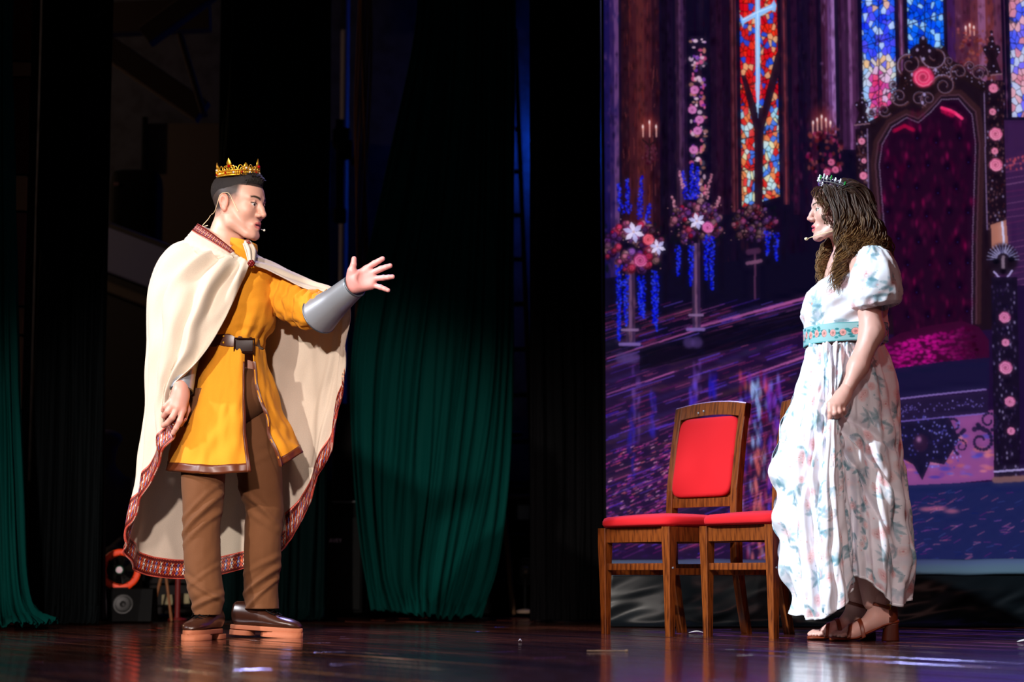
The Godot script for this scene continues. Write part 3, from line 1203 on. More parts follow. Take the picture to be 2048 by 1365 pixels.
	for e in [[Vector2(505.6, 231.4), Vector2(578.8, 208.2)], [Vector2(503.3, 348.7), Vector2(576.6, 314.7)], [Vector2(596.0, 188.0), Vector2(674.4, 161.8)], [Vector2(546.0, 34.1), Vector2(538.8, 386.6)], [Vector2(636.9, 34.1), Vector2(632.3, 236.4)]]:
		stroke([e[0], e[1]], 2.2, Color(0.1, 0.06, 0.2), 0.8)
	column_stripe(Vector2(677.9, 13.7), Vector2(784.4, 466.2), [Color(0.22, 0.1, 0.3), Color(0.3, 0.14, 0.24), Color(0.27, 0.11, 0.2), Color(0.36, 0.16, 0.22), Color(0.5, 0.3, 0.45), Color(0.4, 0.17, 0.2), Color(0.36, 0.18, 0.28)])
	candles(Vector2(722.5, 208.2), 8.0, 3, 18.0)
	for k in 80:
		dab(Vector2(731.8, 231.4) + Vector2(jit(34), jit(36)), 3 + rng.randf() * 3, 3 + rng.randf() * 4, near([Color(0.45, 0.2, 0.18), Color(0.3, 0.12, 0.2), Color(0.6, 0.25, 0.25)][rng.randi() % 3], 0.1), 0.7, 0.6)
	leaded(Vector2(800.6, 13.7), Vector2(971.1, 371.7), func(t: Vector2, h: float) -> Color:
		return [Color(0.45, 0.4, 0.95), Color(0.72, 0.75, 0.9), Color(0.85, 0.62, 0.7), Color(0.3, 0.35, 0.95), Color(0.8, 0.5, 0.6)][int(h * 4.99)], 10.0, 0.15)
	column_stripe(Vector2(790.7, 13.7), Vector2(791.8, 371.7), [Color(0.45, 0.25, 0.42), Color(0.6, 0.38, 0.55)])
	# panelled wall right of the throne
	area([Vector2(765.3, 376.6), Vector2(970.9, 376.6), Vector2(954.4, 888.1), Vector2(751.7, 888.1)], Color(0.2, 0.1, 0.26))
	for k in 34:
		var y := 330.0 + k * 13
		stroke([pic(1994 + jit(4), y), pic(2200, y - 32 + jit(8))], 2.0 + rng.randf() * 4, near(Color(0.42, 0.22, 0.4), 0.15), 0.4)
	for k in 40:
		dab(Vector2(787.4, 461.3) + Vector2(jit(40), jit(14)), 3, 4, near(Color(0.75, 0.3, 0.35), 0.1), 0.6)
	floor_picture()
	throne_picture()
	# flower stands
	for e in [[Vector2(49.4, 820.1), 20.0], [Vector2(177.4, 790.9), 17.0]]:
		column_stripe(e[0] - Vector2(e[1] * 0.45, 170), e[0] + Vector2(e[1] * 0.45, 0), [Color(0.18, 0.12, 0.24), Color(0.42, 0.28, 0.4), Color(0.2, 0.12, 0.26)])
		stroke([e[0] + Vector2(-e[1], 0), e[0] + Vector2(e[1], 0)], 9.0, Color(0.45, 0.35, 0.62))
		stroke([e[0] + Vector2(-e[1] * 0.8, -28), e[0] + Vector2(e[1] * 0.8, -28)], 7.0, Color(0.5, 0.38, 0.55))
		stroke([e[0] + Vector2(-e[1] * 0.9, 26), e[0] + Vector2(e[1] * 0.9, 26)], 30.0, Color(0.28, 0.2, 0.42), 0.7)
	var bl := Color(0.12, 0.15, 0.95)
	for e in [[Vector2(44.7, 496.0), Vector2(47.2, 565.2)], [Vector2(73.0, 491.0), Vector2(68.5, 575.1)], [Vector2(153.2, 481.1), Vector2(160.5, 535.6)], [Vector2(170.9, 466.2), Vector2(172.2, 535.6)], [Vector2(182.6, 471.2), Vector2(180.0, 535.6)], [Vector2(88.2, 545.5), Vector2(84.0, 585.0)], [Vector2(28.0, 505.9), Vector2(33.5, 565.2)]]:
		spike(e[0], e[1], 8.0, bl)
	for e in [[Vector2(209.7, 486.1), Vector2(197.5, 535.6)], [Vector2(224.9, 530.6), Vector2(214.8, 555.4)], [Vector2(147.3, 481.1), Vector2(154.8, 515.8)], [Vector2(132.2, 530.6), Vector2(141.7, 565.2)]]:
		spike(e[0], e[1], 5.0, Color(0.8, 0.5, 0.6))
	bouquet(Vector2(58.4, 629.3), 58.0, 0.05)
	bouquet(Vector2(179.5, 580.0), 50.0, 0.1)
	bouquet(Vector2(292.4, 583.0), 42.0, 0.3)
	lily(Vector2(56.7, 599.8), 22.0)
	lily(Vector2(103.1, 629.3), 17.0)
	lily(Vector2(180.5, 578.1), 18.0)
	rose_print(Vector2(201.8, 590.9), 13, Color(0.85, 0.35, 0.65))
	rose_print(Vector2(69.9, 655.8), 15, Color(0.75, 0.25, 0.5))
	rose_print(Vector2(85.8, 614.5), 13, Color(0.9, 0.3, 0.4))
	for e in [[1238, 540, 690], [1252, 560, 660], [1281, 560, 640], [1286, 570, 645], [1308, 550, 655], [1312, 560, 670], [1382, 500, 580], [1356, 500, 560], [1412, 480, 570], [1424, 480, 590], [1535, 470, 520], [1552, 475, 530]]:
		spike(pic(e[0], e[2]), pic(e[0], e[1]), 8.0, Color(0.1, 0.16, 1.0))
	stroke([Vector2(292.6, 639.1), Vector2(291.4, 732.3)], 6.0, Color(0.3, 0.16, 0.28))
	stroke([Vector2(277.8, 661.7), Vector2(307.0, 655.8)], 10.0, Color(0.45, 0.28, 0.4))
	stroke([Vector2(280.0, 639.1), Vector2(305.3, 636.2)], 16.0, Color(0.25, 0.13, 0.25))


func floor_picture() -> void:
	area([Vector2(-20.4, 859.0), Vector2(416.5, 732.3), Vector2(960.7, 693.1), Vector2(940.8, 1309.6), Vector2(-22.5, 1309.6)], Color(0.11, 0.05, 0.19))
	area([Vector2(-19.7, 693.1), Vector2(418.1, 634.2), Vector2(416.3, 742.1), Vector2(-20.5, 873.6)], Color(0.05, 0.035, 0.12))
	# broad slanted sheens, then light lying on the floor in slanted runs
	for k in 150:
		var p := pic(rng.randf_range(1200, 1720), rng.randf_range(640, 1110))
		var col: Color = [Color(0.22, 0.07, 0.24), Color(0.3, 0.09, 0.22), Color(0.12, 0.07, 0.32), Color(0.2, 0.09, 0.14), Color(0.06, 0.04, 0.13)][rng.randi() % 5]
		for j in 5:
			dab(p + Vector2(j * 15, j * -5.0), 20, 7, col.lightened(0.08), 0.4, 1.0)
	for k in 1000:
		var x := rng.randf_range(1190, 1720)
		var y := rng.randf_range(620, 1120)
		var rise := -0.3 + (y - 620) / 500.0 * -0.12
		var l := 12 + rng.randf() * 46
		var t := (y - 620) / 500.0
		var base: Color = Color(0.4, 0.14, 0.45).lerp(Color(0.6, 0.2, 0.36), rng.randf())
		if rng.randf() < 0.25:
			base = Color(0.32, 0.2, 0.75)
		var p := pic(x, y)
		stroke([p, p + Vector2(l, l * rise)], 1.6 + rng.randf() * 3.0, near(base, 0.1), snappedf(0.25 + 0.45 * rng.randf() * (0.5 + t), 0.05))
	# bright edges of the steps
	for e in [[Vector2(3.8, 847.3), Vector2(183.2, 790.9), 3.0], [Vector2(183.2, 786.0), Vector2(416.6, 722.5), 6.0], [Vector2(280.1, 781.1), Vector2(416.2, 749.9), 4.0], [Vector2(3.4, 917.2), Vector2(134.0, 873.6), 3.0], [Vector2(259.4, 888.1), Vector2(395.3, 841.5), 5.0]]:
		stroke([e[0], e[1]], e[2], Color(0.7, 0.35, 0.6), 0.55, e[2] * 1.6)
		stroke([e[0] + Vector2(0, 6), e[1] + Vector2(0, 7)], 2.0, Color(0.42, 0.3, 0.85), 0.5)
	area([Vector2(66.7, 829.8), Vector2(416.3, 742.1), Vector2(415.6, 786.0), Vector2(66.4, 870.7)], Color(0.035, 0.025, 0.09), 0.85)
	# mirror images of the windows and of the stands
	for k in 240:
		var x := rng.randf_range(1478, 1562)
		var y := rng.randf_range(755, 1120)
		var col: Color = [Color(0.85, 0.3, 0.3), Color(0.65, 0.12, 0.28), Color(0.55, 0.65, 0.9), Color(0.3, 0.2, 0.8), Color(0.9, 0.5, 0.45), Color(0.5, 0.12, 0.4)][rng.randi() % 6]
		if x > 1502 and x < 1520:
			col = Color(0.55, 0.68, 0.92) if y < 900 else Color(0.85, 0.42, 0.42)
		elif x > 1535:
			col = col.lerp(Color(0.3, 0.2, 0.9), 0.5)
		dab(pic(x, y), 5.5, 18, near(col, 0.1), 0.45 if x < 1500 or (x > 1520 and x < 1535) else 0.65, 0.9)
	for k in 60:
		stroke([pic(rng.randf_range(1478, 1562), rng.randf_range(760, 1100)), pic(rng.randf_range(1478, 1562), rng.randf_range(760, 1100))], 1.4, Color(0.15, 0.05, 0.14), 0.25)
	for e in [[1272, 740, 900, Color(0.45, 0.3, 0.65)], [1394, 735, 800, Color(0.4, 0.25, 0.6)], [1262, 820, 960, Color(0.15, 0.12, 0.7)], [1305, 790, 880, Color(0.2, 0.15, 0.7)], [1385, 780, 830, Color(0.3, 0.2, 0.8)], [1425, 760, 800, Color(0.15, 0.12, 0.75)]]:
		for k in 26:
			dab(pic(e[0] + jit(7), rng.randf_range(e[1], e[2])), 5, 14, near(e[3], 0.1), 0.3, 0.9)
	# glitter low on the left
	for k in 420:
		var x := rng.randf_range(1205, 1420)
		var y := rng.randf_range(900, 1050) - (x - 1205) * 0.32 + 20
		var col: Color = [Color(0.9, 0.25, 0.65), Color(0.85, 0.35, 0.4), Color(0.55, 0.2, 0.75), Color(0.95, 0.65, 0.8)][rng.randi() % 4]
		var p := pic(x, y)
		stroke([p, p + Vector2(7, -3)], 2.6, near(col, 0.1), 0.25 + rng.randf() * 0.5)
	for k in 160:
		var p := pic(rng.randf_range(1190, 1500), rng.randf_range(1000, 1140))
		dab(p, 6 + rng.randf() * 10, 2 + rng.randf() * 2, near(Color(0.25, 0.12, 0.4), 0.1), 0.4, 0.8)
	# right part of the floor below the throne
	for k in 260:
		var p := pic(rng.randf_range(1640, 2200), rng.randf_range(930, 1130))
		var col: Color = [Color(0.1, 0.16, 0.4), Color(0.45, 0.15, 0.4), Color(0.12, 0.1, 0.3), Color(0.6, 0.25, 0.5)][rng.randi() % 4]
		stroke([p, p + Vector2(16 + jit(8), -4 + jit(4))], 2 + rng.randf() * 2, near(col, 0.1), 0.4)


func throne_picture() -> void:
	var dark := Color(0.1, 0.05, 0.1)
	var glint := Color(0.68, 0.62, 0.85)
	var bronze := Color(0.34, 0.2, 0.22)
	# floor showing under the seat
	area([Vector2(513.3, 984.8), Vector2(750.2, 946.2), Vector2(746.6, 1080.9), Vector2(510.9, 1104.9)], Color(0.5, 0.26, 0.5))
	for k in 90:
		dab(Vector2(632.4, 1037.7) + Vector2(jit(110), jit(40)), 8 + rng.randf() * 10, 4 + rng.randf() * 4, near([Color(0.72, 0.4, 0.5), Color(0.4, 0.25, 0.6), Color(0.2, 0.25, 0.7), Color(0.8, 0.45, 0.45)][rng.randi() % 4], 0.1), 0.6, 0.7)
	area([Vector2(511.1, 1095.3), Vector2(948.3, 1076.1), Vector2(942.6, 1252.7), Vector2(508.0, 1252.7)], Color(0.1, 0.12, 0.3))
	for k in 200:
		var p := Vector2(677.0, 1176.6) + Vector2(jit(190), jit(70))
		stroke([p, p + Vector2(14, -4 + jit(5))], 2.5, near([Color(0.5, 0.2, 0.5), Color(0.15, 0.2, 0.45), Color(0.7, 0.35, 0.5)][rng.randi() % 3], 0.1), 0.45)
	for e in [Vector2(615.7, 1138.4), Vector2(639.7, 1136.5), Vector2(663.5, 1142.2)]:
		dab(e, 22, 7, Color(0.8, 0.4, 0.5), 0.6, 0.8)
	# back: carved frame, then the buttoned velvet
	area([Vector2(502.5, 391.6), Vector2(525.3, 376.6), Vector2(555.0, 361.7), Vector2(580.3, 326.7), Vector2(602.1, 316.7), Vector2(627.1, 336.7), Vector2(659.8, 281.6), Vector2(704.1, 276.6), Vector2(737.8, 301.6), Vector2(777.2, 296.6), Vector2(778.3, 436.4), Vector2(749.4, 790.9), Vector2(536.3, 800.6), Vector2(510.9, 614.5)], dark)
	area([Vector2(538.2, 466.2), Vector2(544.9, 426.5), Vector2(564.2, 391.6), Vector2(593.9, 374.6), Vector2(616.2, 384.6), Vector2(640.2, 364.7), Vector2(663.3, 338.7), Vector2(695.7, 336.7), Vector2(721.5, 366.7), Vector2(726.8, 426.5), Vector2(716.2, 614.5), Vector2(710.7, 790.9), Vector2(560.3, 810.4), Vector2(546.9, 614.5)], Color(0.12, 0.02, 0.12))
	stroke([Vector2(546.9, 614.5), Vector2(538.2, 466.2), Vector2(544.9, 426.5), Vector2(564.2, 391.6), Vector2(594.0, 372.6), Vector2(616.3, 382.6), Vector2(640.2, 362.7), Vector2(663.4, 336.7), Vector2(695.8, 334.7), Vector2(722.4, 366.7), Vector2(727.8, 426.5), Vector2(717.1, 614.5), Vector2(711.9, 781.1)], 3.5, Color(0.5, 0.4, 0.55), 0.7)
	stroke([Vector2(537.1, 614.5), Vector2(526.5, 466.2), Vector2(533.3, 420.5), Vector2(557.6, 380.6), Vector2(593.2, 360.7), Vector2(616.6, 369.7), Vector2(636.6, 349.7), Vector2(661.8, 322.7), Vector2(700.0, 321.7), Vector2(734.4, 356.7), Vector2(740.5, 426.5), Vector2(729.8, 614.5), Vector2(723.5, 781.1)], 15.0, Color(0.19, 0.1, 0.13), 1.0)
	stroke([Vector2(539.1, 614.5), Vector2(530.4, 466.2), Vector2(537.1, 422.5), Vector2(559.4, 384.6), Vector2(593.1, 365.7), Vector2(616.5, 374.6), Vector2(638.5, 354.7), Vector2(662.6, 328.7), Vector2(697.9, 326.7), Vector2(729.4, 360.7), Vector2(735.6, 426.5), Vector2(724.9, 614.5), Vector2(719.7, 781.1)], 4.0, Color(0.3, 0.18, 0.24), 0.9)
	for r in 9:
		for q in 6:
			var p := pic(1755 + q * 40 + (r % 2) * 20, 262 + r * 50) + Vector2(jit(4), jit(6))
			if q + (r % 2) * 0.5 > 4.9 or q + (r % 2) * 0.5 < 0.4 or (r == 0 and q < 2):
				continue
			var fade := clampf(1.0 - r * 0.07, 0.3, 1.0) * rng.randf_range(0.4, 1.3)
			for k in 9:
				dab(p + Vector2(jit(15), jit(24)), 7, 14, near(Color(0.4, 0.03, 0.22), 0.05), snappedf(0.28 * fade, 0.05), 0.9)
			dab(p + Vector2(jit(8), jit(12)), 5, 13, Color(0.72, 0.06, 0.36), snappedf(0.5 * fade, 0.1), 0.9)
			dab(p + Vector2(0, 22), 10, 14, Color(0.045, 0.01, 0.09), 0.8, 0.8)
			dab(p + Vector2(0, 26), 2, 2, Color(0.12, 0.12, 0.4), 0.9, 0.6)
	stroke([Vector2(568.9, 398.6), Vector2(588.7, 388.6), Vector2(610.0, 398.6)], 11.0, Color(0.7, 0.04, 0.25), 0.6)
	stroke([Vector2(663.0, 352.7), Vector2(687.3, 361.7), Vector2(704.5, 376.6)], 9.0, Color(1.0, 0.25, 0.5), 0.9)
	stroke([Vector2(667.8, 358.7), Vector2(689.1, 368.7)], 18.0, Color(0.8, 0.05, 0.3), 0.5)
	# posts with roses, finials
	for e in [[1722.0, 265.0, 690.0, 11.0, 1.0], [1990.0, 165.0, 470.0, 17.0, 1.15]]:
		area([pic(e[0] - e[3], e[1]), pic(e[0] + e[3], e[1]), pic(e[0] + 6 + e[3], e[2]), pic(e[0] + 6 - e[3], e[2])], Color(0.09, 0.04, 0.1))
		for k in int((e[2] - e[1]) / 1.6):
			var p := pic(e[0] + 3 + jit(e[3]), rng.randf_range(e[1], e[2]))
			dab(p, 3.2, 4, near(glint if rng.randf() < 0.2 else bronze, 0.15), 0.6, 0.8)
		stroke([pic(e[0] + e[3] * (1.2 if e[0] < 1800 else -1.25), e[1]), pic(e[0] + 5 + e[3] * (1.2 if e[0] < 1800 else -1.25), e[2])], 3.0, Color(0.55, 0.45, 0.65), 0.7)
	for e in [[1724, 290, 8], [1727, 360, 9], [1728, 330, 6], [1988, 182, 11], [1992, 275, 15], [1992, 338, 15], [1990, 310, 8], [1986, 230, 8]]:
		rose_print(pic(e[0], e[1]), e[2], Color(0.88, 0.42, 0.6))
	for e in [[1725.0, 252.0, 0.85], [1986.0, 150.0, 1.1]]:
		var c := pic(e[0], e[1])
		var s: float = e[2]
		area([c + Vector2(-18, 6) * s, c + Vector2(18, 2) * s, c + Vector2(14, -6) * s, c + Vector2(8, -26) * s, c + Vector2(16, -44) * s, c + Vector2(-16, -42) * s, c + Vector2(-7, -24) * s, c + Vector2(-13, -4) * s], dark)
		for q in [[0, -50, 9], [0, -62, 6], [0, -74, 4], [-10, -44, 7], [10, -45, 7]]:
			dab(c + Vector2(q[0], q[1]) * s, q[2] * s, q[2] * s, dark, 1.0, 0.3)
		for q in [[-12, -42], [0, -48], [11, -43], [2, -58], [1, -70], [3, -12], [-6, -2], [8, -2], [12, -38]]:
			dab(c + Vector2(q[0] + jit(1), q[1]) * s, 2.6, 2.6, glint, 0.9, 0.6)
		stroke([c + Vector2(-18, 6) * s, c + Vector2(18, 2) * s], 4.0, Color(0.5, 0.36, 0.42))
	# crest: solid ground, scrolls, leaves, central rose
	area([Vector2(525.1, 386.6), Vector2(545.2, 361.7), Vector2(572.2, 336.7), Vector2(580.9, 296.6), Vector2(596.5, 254.5), Vector2(615.3, 248.4), Vector2(621.8, 221.3), Vector2(630.1, 206.2), Vector2(637.6, 221.3), Vector2(644.9, 244.4), Vector2(670.9, 228.3), Vector2(683.9, 256.5), Vector2(704.3, 266.5), Vector2(723.5, 286.6), Vector2(752.5, 301.6), Vector2(747.1, 321.7), Vector2(708.5, 296.6), Vector2(669.2, 296.6), Vector2(648.9, 326.7), Vector2(626.8, 351.7), Vector2(599.5, 341.7), Vector2(569.8, 358.7)], Color(0.11, 0.055, 0.09))
	for e in [[1822, 135, 26, 2.4, 1.5], [1872, 118, 30, 3.9, -1.4], [1800, 200, 20, 0.6, 1.4], [1890, 178, 24, 3.4, 1.6], [1920, 150, 18, 2.6, 1.3], [1960, 152, 18, 0.2, -1.5], [1942, 138, 10, 3.2, 1.5], [1770, 228, 14, 0.5, 1.4], [1745, 232, 11, 3.0, -1.4], [1840, 205, 18, 1.2, -1.5], [1858, 205, 16, 2.0, 1.5], [1788, 175, 10, 2.0, 1.5], [1900, 128, 10, 2.0, 1.4]]:
		var c := pic(e[0], e[1])
		dab(c, e[2] * 0.8, e[2] * 0.8, dark, 0.9, 0.5)
		curl(c, e[2], e[3], e[4], e[2] * 0.5, Color(0.17, 0.09, 0.12), 1.0)
		curl(c, e[2] * 0.97, e[3], e[4], e[2] * 0.26, bronze, 0.9)
		curl(c + Vector2(-1, -2), e[2], e[3], e[4], e[2] * 0.1, glint, 0.6)
	for e in [Vector2(629.8, 218.3), Vector2(619.6, 234.4), Vector2(639.3, 234.4), Vector2(611.6, 240.4), Vector2(647.0, 241.4), Vector2(629.3, 241.4)]:
		dab(e, 10, 12, dark, 1.0, 0.4)
	for k in 130:
		var t := rng.randf()
		var p := pic(lerpf(1740, 1980, t), lerpf(238, 168, t) - 50 * sin(t * PI) + jit(16))
		dab(p, 2.2, 2.6, near(glint if rng.randf() < 0.45 else bronze, 0.1), 0.7, 0.6)
	for e in [Vector2(629.9, 212.2), Vector2(617.6, 236.4), Vector2(641.1, 238.4), Vector2(629.0, 254.5), Vector2(606.6, 286.6), Vector2(652.0, 276.6), Vector2(629.3, 326.7), Vector2(625.0, 342.7)]:
		dab(e, 4, 5, glint, 0.9, 0.6)
	rose_print(Vector2(628.1, 291.6), 24, Color(0.9, 0.22, 0.42))
	# right arm: bronze neck, lion mask, carved post
	area([Vector2(752.9, 585.0), Vector2(783.4, 575.1), Vector2(785.9, 624.4), Vector2(753.6, 634.2)], Color(0.62, 0.4, 0.36))
	stroke([Vector2(775.5, 580.0), Vector2(778.1, 624.4)], 6.0, Color(0.75, 0.75, 0.92))
	dab(Vector2(775.4, 653.9), 34, 36, Color(0.1, 0.06, 0.12), 1.0, 0.3)
	for k in 15:
		var a := -PI + PI * k / 14.0
		var c := Vector2(775.4, 653.9)
		stroke([c + Vector2.from_angle(a) * 14, c + Vector2.from_angle(a) * 33], 5.0, near(Color(0.5, 0.48, 0.66), 0.15), 0.85, 3.0)
	for e in [Vector2(761.7, 657.8), Vector2(791.0, 653.9)]:
		dab(e, 9, 7, Color(0.03, 0.02, 0.07), 1.0, 0.5)
	stroke([Vector2(775.5, 649.0), Vector2(774.9, 673.5)], 9.0, Color(0.5, 0.42, 0.5), 0.9)
	dab(Vector2(774.8, 676.5), 8, 6, Color(0.05, 0.03, 0.08))
	for e in [[Vector2(757.3, 678.4), Vector2(766.7, 689.2)], [Vector2(792.3, 675.5), Vector2(782.2, 689.2)]]:
		stroke([e[0], e[1]], 5.0, glint)
	area([Vector2(751.2, 688.2), Vector2(801.7, 688.2), Vector2(798.1, 1023.3), Vector2(794.4, 1085.7), Vector2(746.4, 1085.7), Vector2(748.7, 926.8)], Color(0.08, 0.05, 0.13))
	for k in 190:
		var p := Vector2(774.9, 888.1) + Vector2(jit(24), jit(190))
		dab(p, 3.4, 5.0, near(glint if rng.randf() < 0.22 else Color(0.22, 0.16, 0.32), 0.15), 0.6, 0.8)
	for e in [[2008, 645, 13], [2010, 745, 15], [2010, 695, 9], [2018, 812, 12], [2020, 870, 9]]:
		rose_print(pic(e[0], e[1]), e[2], Color(0.8, 0.4, 0.62))
	stroke([Vector2(748.4, 1082.9), Vector2(813.8, 1079.0)], 16.0, Color(0.45, 0.32, 0.34))
	stroke([Vector2(747.0, 1066.6), Vector2(814.3, 1061.8)], 6.0, glint, 0.8)
	# seat cushion, rail, carved apron
	area([Vector2(511.5, 829.8), Vector2(570.2, 798.7), Vector2(628.6, 783.1), Vector2(691.8, 773.3), Vector2(725.4, 786.0), Vector2(744.0, 812.3), Vector2(743.2, 845.4), Vector2(656.0, 853.2), Vector2(520.3, 873.6)], Color(0.2, 0.03, 0.16))
	for k in 420:
		var t := rng.randf()
		var s := rng.randf()
		var p := Vector2(526.0, 829.8).lerp(Vector2(720.5, 786.0), t) + Vector2(0, s * 66 - 6)
		if p.x > Vector2(741.6, 829.8).x:
			continue
		var lit := clampf(1.25 - absf(t - 0.42) * 1.9, 0.15, 1.0)
		dab(p, 6, 4, near(Color(0.82, 0.06, 0.58) * lit, 0.05), 0.5, 0.7)
		if rng.randf() < 0.25:
			curl(p, 5, rng.randf() * 6, 1.2, 1.3, Color(0.35, 0.02, 0.3), 0.5)
	area([Vector2(510.7, 873.6), Vector2(656.0, 853.2), Vector2(743.2, 845.4), Vector2(741.6, 905.6), Vector2(509.6, 928.8)], Color(0.09, 0.07, 0.2))
	stroke([Vector2(514.3, 932.7), Vector2(625.5, 919.1), Vector2(736.7, 907.5)], 5.0, Color(0.5, 0.4, 0.68), 0.9)
	area([Vector2(514.3, 934.6), Vector2(739.5, 911.4), Vector2(738.4, 953.9), Vector2(513.5, 975.1)], Color(0.12, 0.08, 0.2))
	for k in 90:
		var t := rng.randf()
		dab(Vector2(518.8, 951.0).lerp(Vector2(739.0, 931.7), t) + Vector2(0, jit(9)), 2.4, 2.4, near(Color(0.45, 0.38, 0.75), 0.15), 0.8, 0.6)
	stroke([Vector2(513.5, 975.1), Vector2(738.4, 953.9)], 4.0, Color(0.45, 0.35, 0.7), 0.9)
	area([Vector2(513.4, 977.1), Vector2(663.0, 961.6), Vector2(681.3, 1004.1), Vector2(651.3, 1052.2), Vector2(624.5, 1047.4), Vector2(608.3, 1082.9), Vector2(591.7, 1052.2), Vector2(565.1, 1037.7), Vector2(511.9, 1052.2)], Color(0.09, 0.07, 0.18))
	for e in [[1905, 860, 22, 0.4, 1.4], [1975, 850, 22, 2.8, -1.5], [1960, 890, 26, 4.2, 1.3], [1790, 880, 18, 1.0, 1.4], [1870, 880, 18, 3.0, -1.4], [1920, 900, 16, 2.0, 1.4]]:
		curl(pic(e[0], e[1]), e[2], e[3], e[4], e[2] * 0.5, Color(0.11, 0.08, 0.2), 1.0)
	for k in 130:
		dab(Vector2(604.2, 1008.9) + Vector2(jit(80), jit(50)), 2.6, 3.2, near(Color(0.4, 0.38, 0.78), 0.2), 0.7, 0.6)
	dab(Vector2(606.0, 1011.8), 17, 20, Color(0.16, 0.09, 0.2), 1.0, 0.3)
	dab(Vector2(603.3, 1004.1), 8, 9, Color(0.65, 0.42, 0.62), 0.9, 0.9)


func led_wall() -> void:
	art = Image.create(1100, 1234, false, Image.FORMAT_RGBA8)
	rng.seed = 11
	paint_throne_room()
	# the panel's soft bloom
	var soft: Image = art.duplicate()
	soft.resize(110, 123, Image.INTERPOLATE_LANCZOS)
	soft.resize(1100, 1234, Image.INTERPOLATE_CUBIC)
	soft.convert(Image.FORMAT_RGBA8)
	var data := soft.get_data()
	for k in range(3, data.size(), 4):
		data[k] = 70
	var veil := Image.create_from_data(1100, 1234, false, Image.FORMAT_RGBA8, data)
	art.blend_rect(veil, Rect2i(0, 0, 1100, 1234), Vector2i.ZERO)
	art.resize(760, 852, Image.INTERPOLATE_LANCZOS)
	art.resize(1100, 1234, Image.INTERPOLATE_CUBIC)
	var tex := ImageTexture.create_from_image(art)
	var m := mat(Color(0.015, 0.015, 0.02), 0.45)
	m.emission_enabled = true
	m.emission = Color.BLACK
	m.emission_operator = BaseMaterial3D.EMISSION_OP_ADD
	m.emission_texture = tex
	m.emission_energy_multiplier = 1.12
	var t := thing("led_video_wall", "tall glowing video wall showing a purple gothic throne room", "screen", Vector3(0, 0, -9.9))
	var cab := Acc.new()
	box(cab, Vector3(1.826, 1.858, -0.06), Vector3(2.77, 3.1, 0.1), 0.004)
	put(cab, "cabinet", M.black, t)
	var a := Acc.new()
	var x0 := 0.452
	var x1 := 3.2
	var y0 := 0.316
	var y1 := 3.4
	var k := [a.add(Vector3(x0, y0, 0), Vector2(0, 1)), a.add(Vector3(x1, y0, 0), Vector2(1, 1)), a.add(Vector3(x1, y1, 0), Vector2(1, 0)), a.add(Vector3(x0, y1, 0), Vector2(0, 0))]
	a.quad(k[0], k[1], k[2], k[3])
	put(a, "display_panel", m, t)
	# the plinth: black sheeting over a low platform, a paler fold along its top
	var pl := thing("stage_platform", "low platform skirted in wrinkled black plastic sheeting under the video wall", "platform", Vector3(2.22, 0, -10.2))
	var base := Acc.new()
	box(base, Vector3(0, 0.12, -0.02), Vector3(3.5, 0.24, 0.9), 0.004)
	put(base, "deck", M.black, pl)
	var cols := []
	for c in 15:
		var x := -1.75 + 3.5 * c / 14.0
		var j := hsh(c * 5.1)
		cols.append([Vector3(x, 0.25, 0.46), Vector3(x + 0.02 * (j - 0.5), 0.17, 0.47 + 0.025 * j), Vector3(x + 0.06 * (hsh(c * 2.2) - 0.5), 0.07, 0.475 + 0.045 * hsh(c * 3.3)), Vector3(x + 0.05 * (j - 0.5), 0.012, 0.5 + 0.05 * hsh(c * 9.1)), Vector3(x, 0.006, 0.58 + 0.05 * hsh(c * 7.7))])
	var g := drape(cols, 210, 30)
	fold(g, func(u, v): return 0.016 * sin(v * PI) * noise.get_noise_2d(u * 12.0 + v * 2.5, v * 1.2 - u * 3.0))
	var sk := Acc.new()
	sheet(sk, g, 0.002)
	put(sk, "skirt", M.tarp, pl)
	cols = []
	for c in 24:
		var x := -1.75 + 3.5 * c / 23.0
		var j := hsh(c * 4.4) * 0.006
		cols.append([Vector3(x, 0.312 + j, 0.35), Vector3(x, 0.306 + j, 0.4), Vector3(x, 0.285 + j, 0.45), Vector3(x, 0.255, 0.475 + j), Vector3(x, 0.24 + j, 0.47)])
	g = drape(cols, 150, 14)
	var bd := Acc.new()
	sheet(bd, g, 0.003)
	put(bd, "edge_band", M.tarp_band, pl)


# ---------------------------------------------------------------- drapes
func pleats(called: String, label: String, cols: Array, folds: float, amp: float, m: Material, seed: float) -> Node3D:
	# a hanging drape through columns of world points, gathered into uneven pleats
	var g := drape(cols, int(folds * 14), 70)
	fold(g, func(u, v):
		var w: float = u * folds + 0.55 * noise.get_noise_2d(u * 7.0 + seed, v * 1.3)
		var a: float = 0.6 + 0.5 * noise.get_noise_2d(u * 11.0 + seed * 3.0, v * 0.8 + 4.0)
		var s: float = sin(w * TAU)
		return amp * (a * (s * 0.75 + 0.25 * sin(w * TAU * 2.3 + seed)) + 0.6 * smoothstep(0.9, 1.0, v) * noise.get_noise_2d(u * 25.0 + seed, v * 9.0)))
	var o := Vector3.ZERO
	for p in g.p:
		o += p
	o /= g.p.size()
	o.y = 0.0
	for k in g.p.size():
		g.p[k] -= o
		g.p[k].y = maxf(g.p[k].y, 0.004 + 0.012 * hsh(k * 0.37))
	var t := thing(called, label, "curtain", o)
	var acc := Acc.new()
	sheet(acc, g, 0.004)
	put(acc, "cloth", m, t)
	var hem := Acc.new()
	sheet(hem, g, 0.009, 1.0, 1.0, 0, -1, 68, 70)
	put(hem, "hem", m, t)
	return t


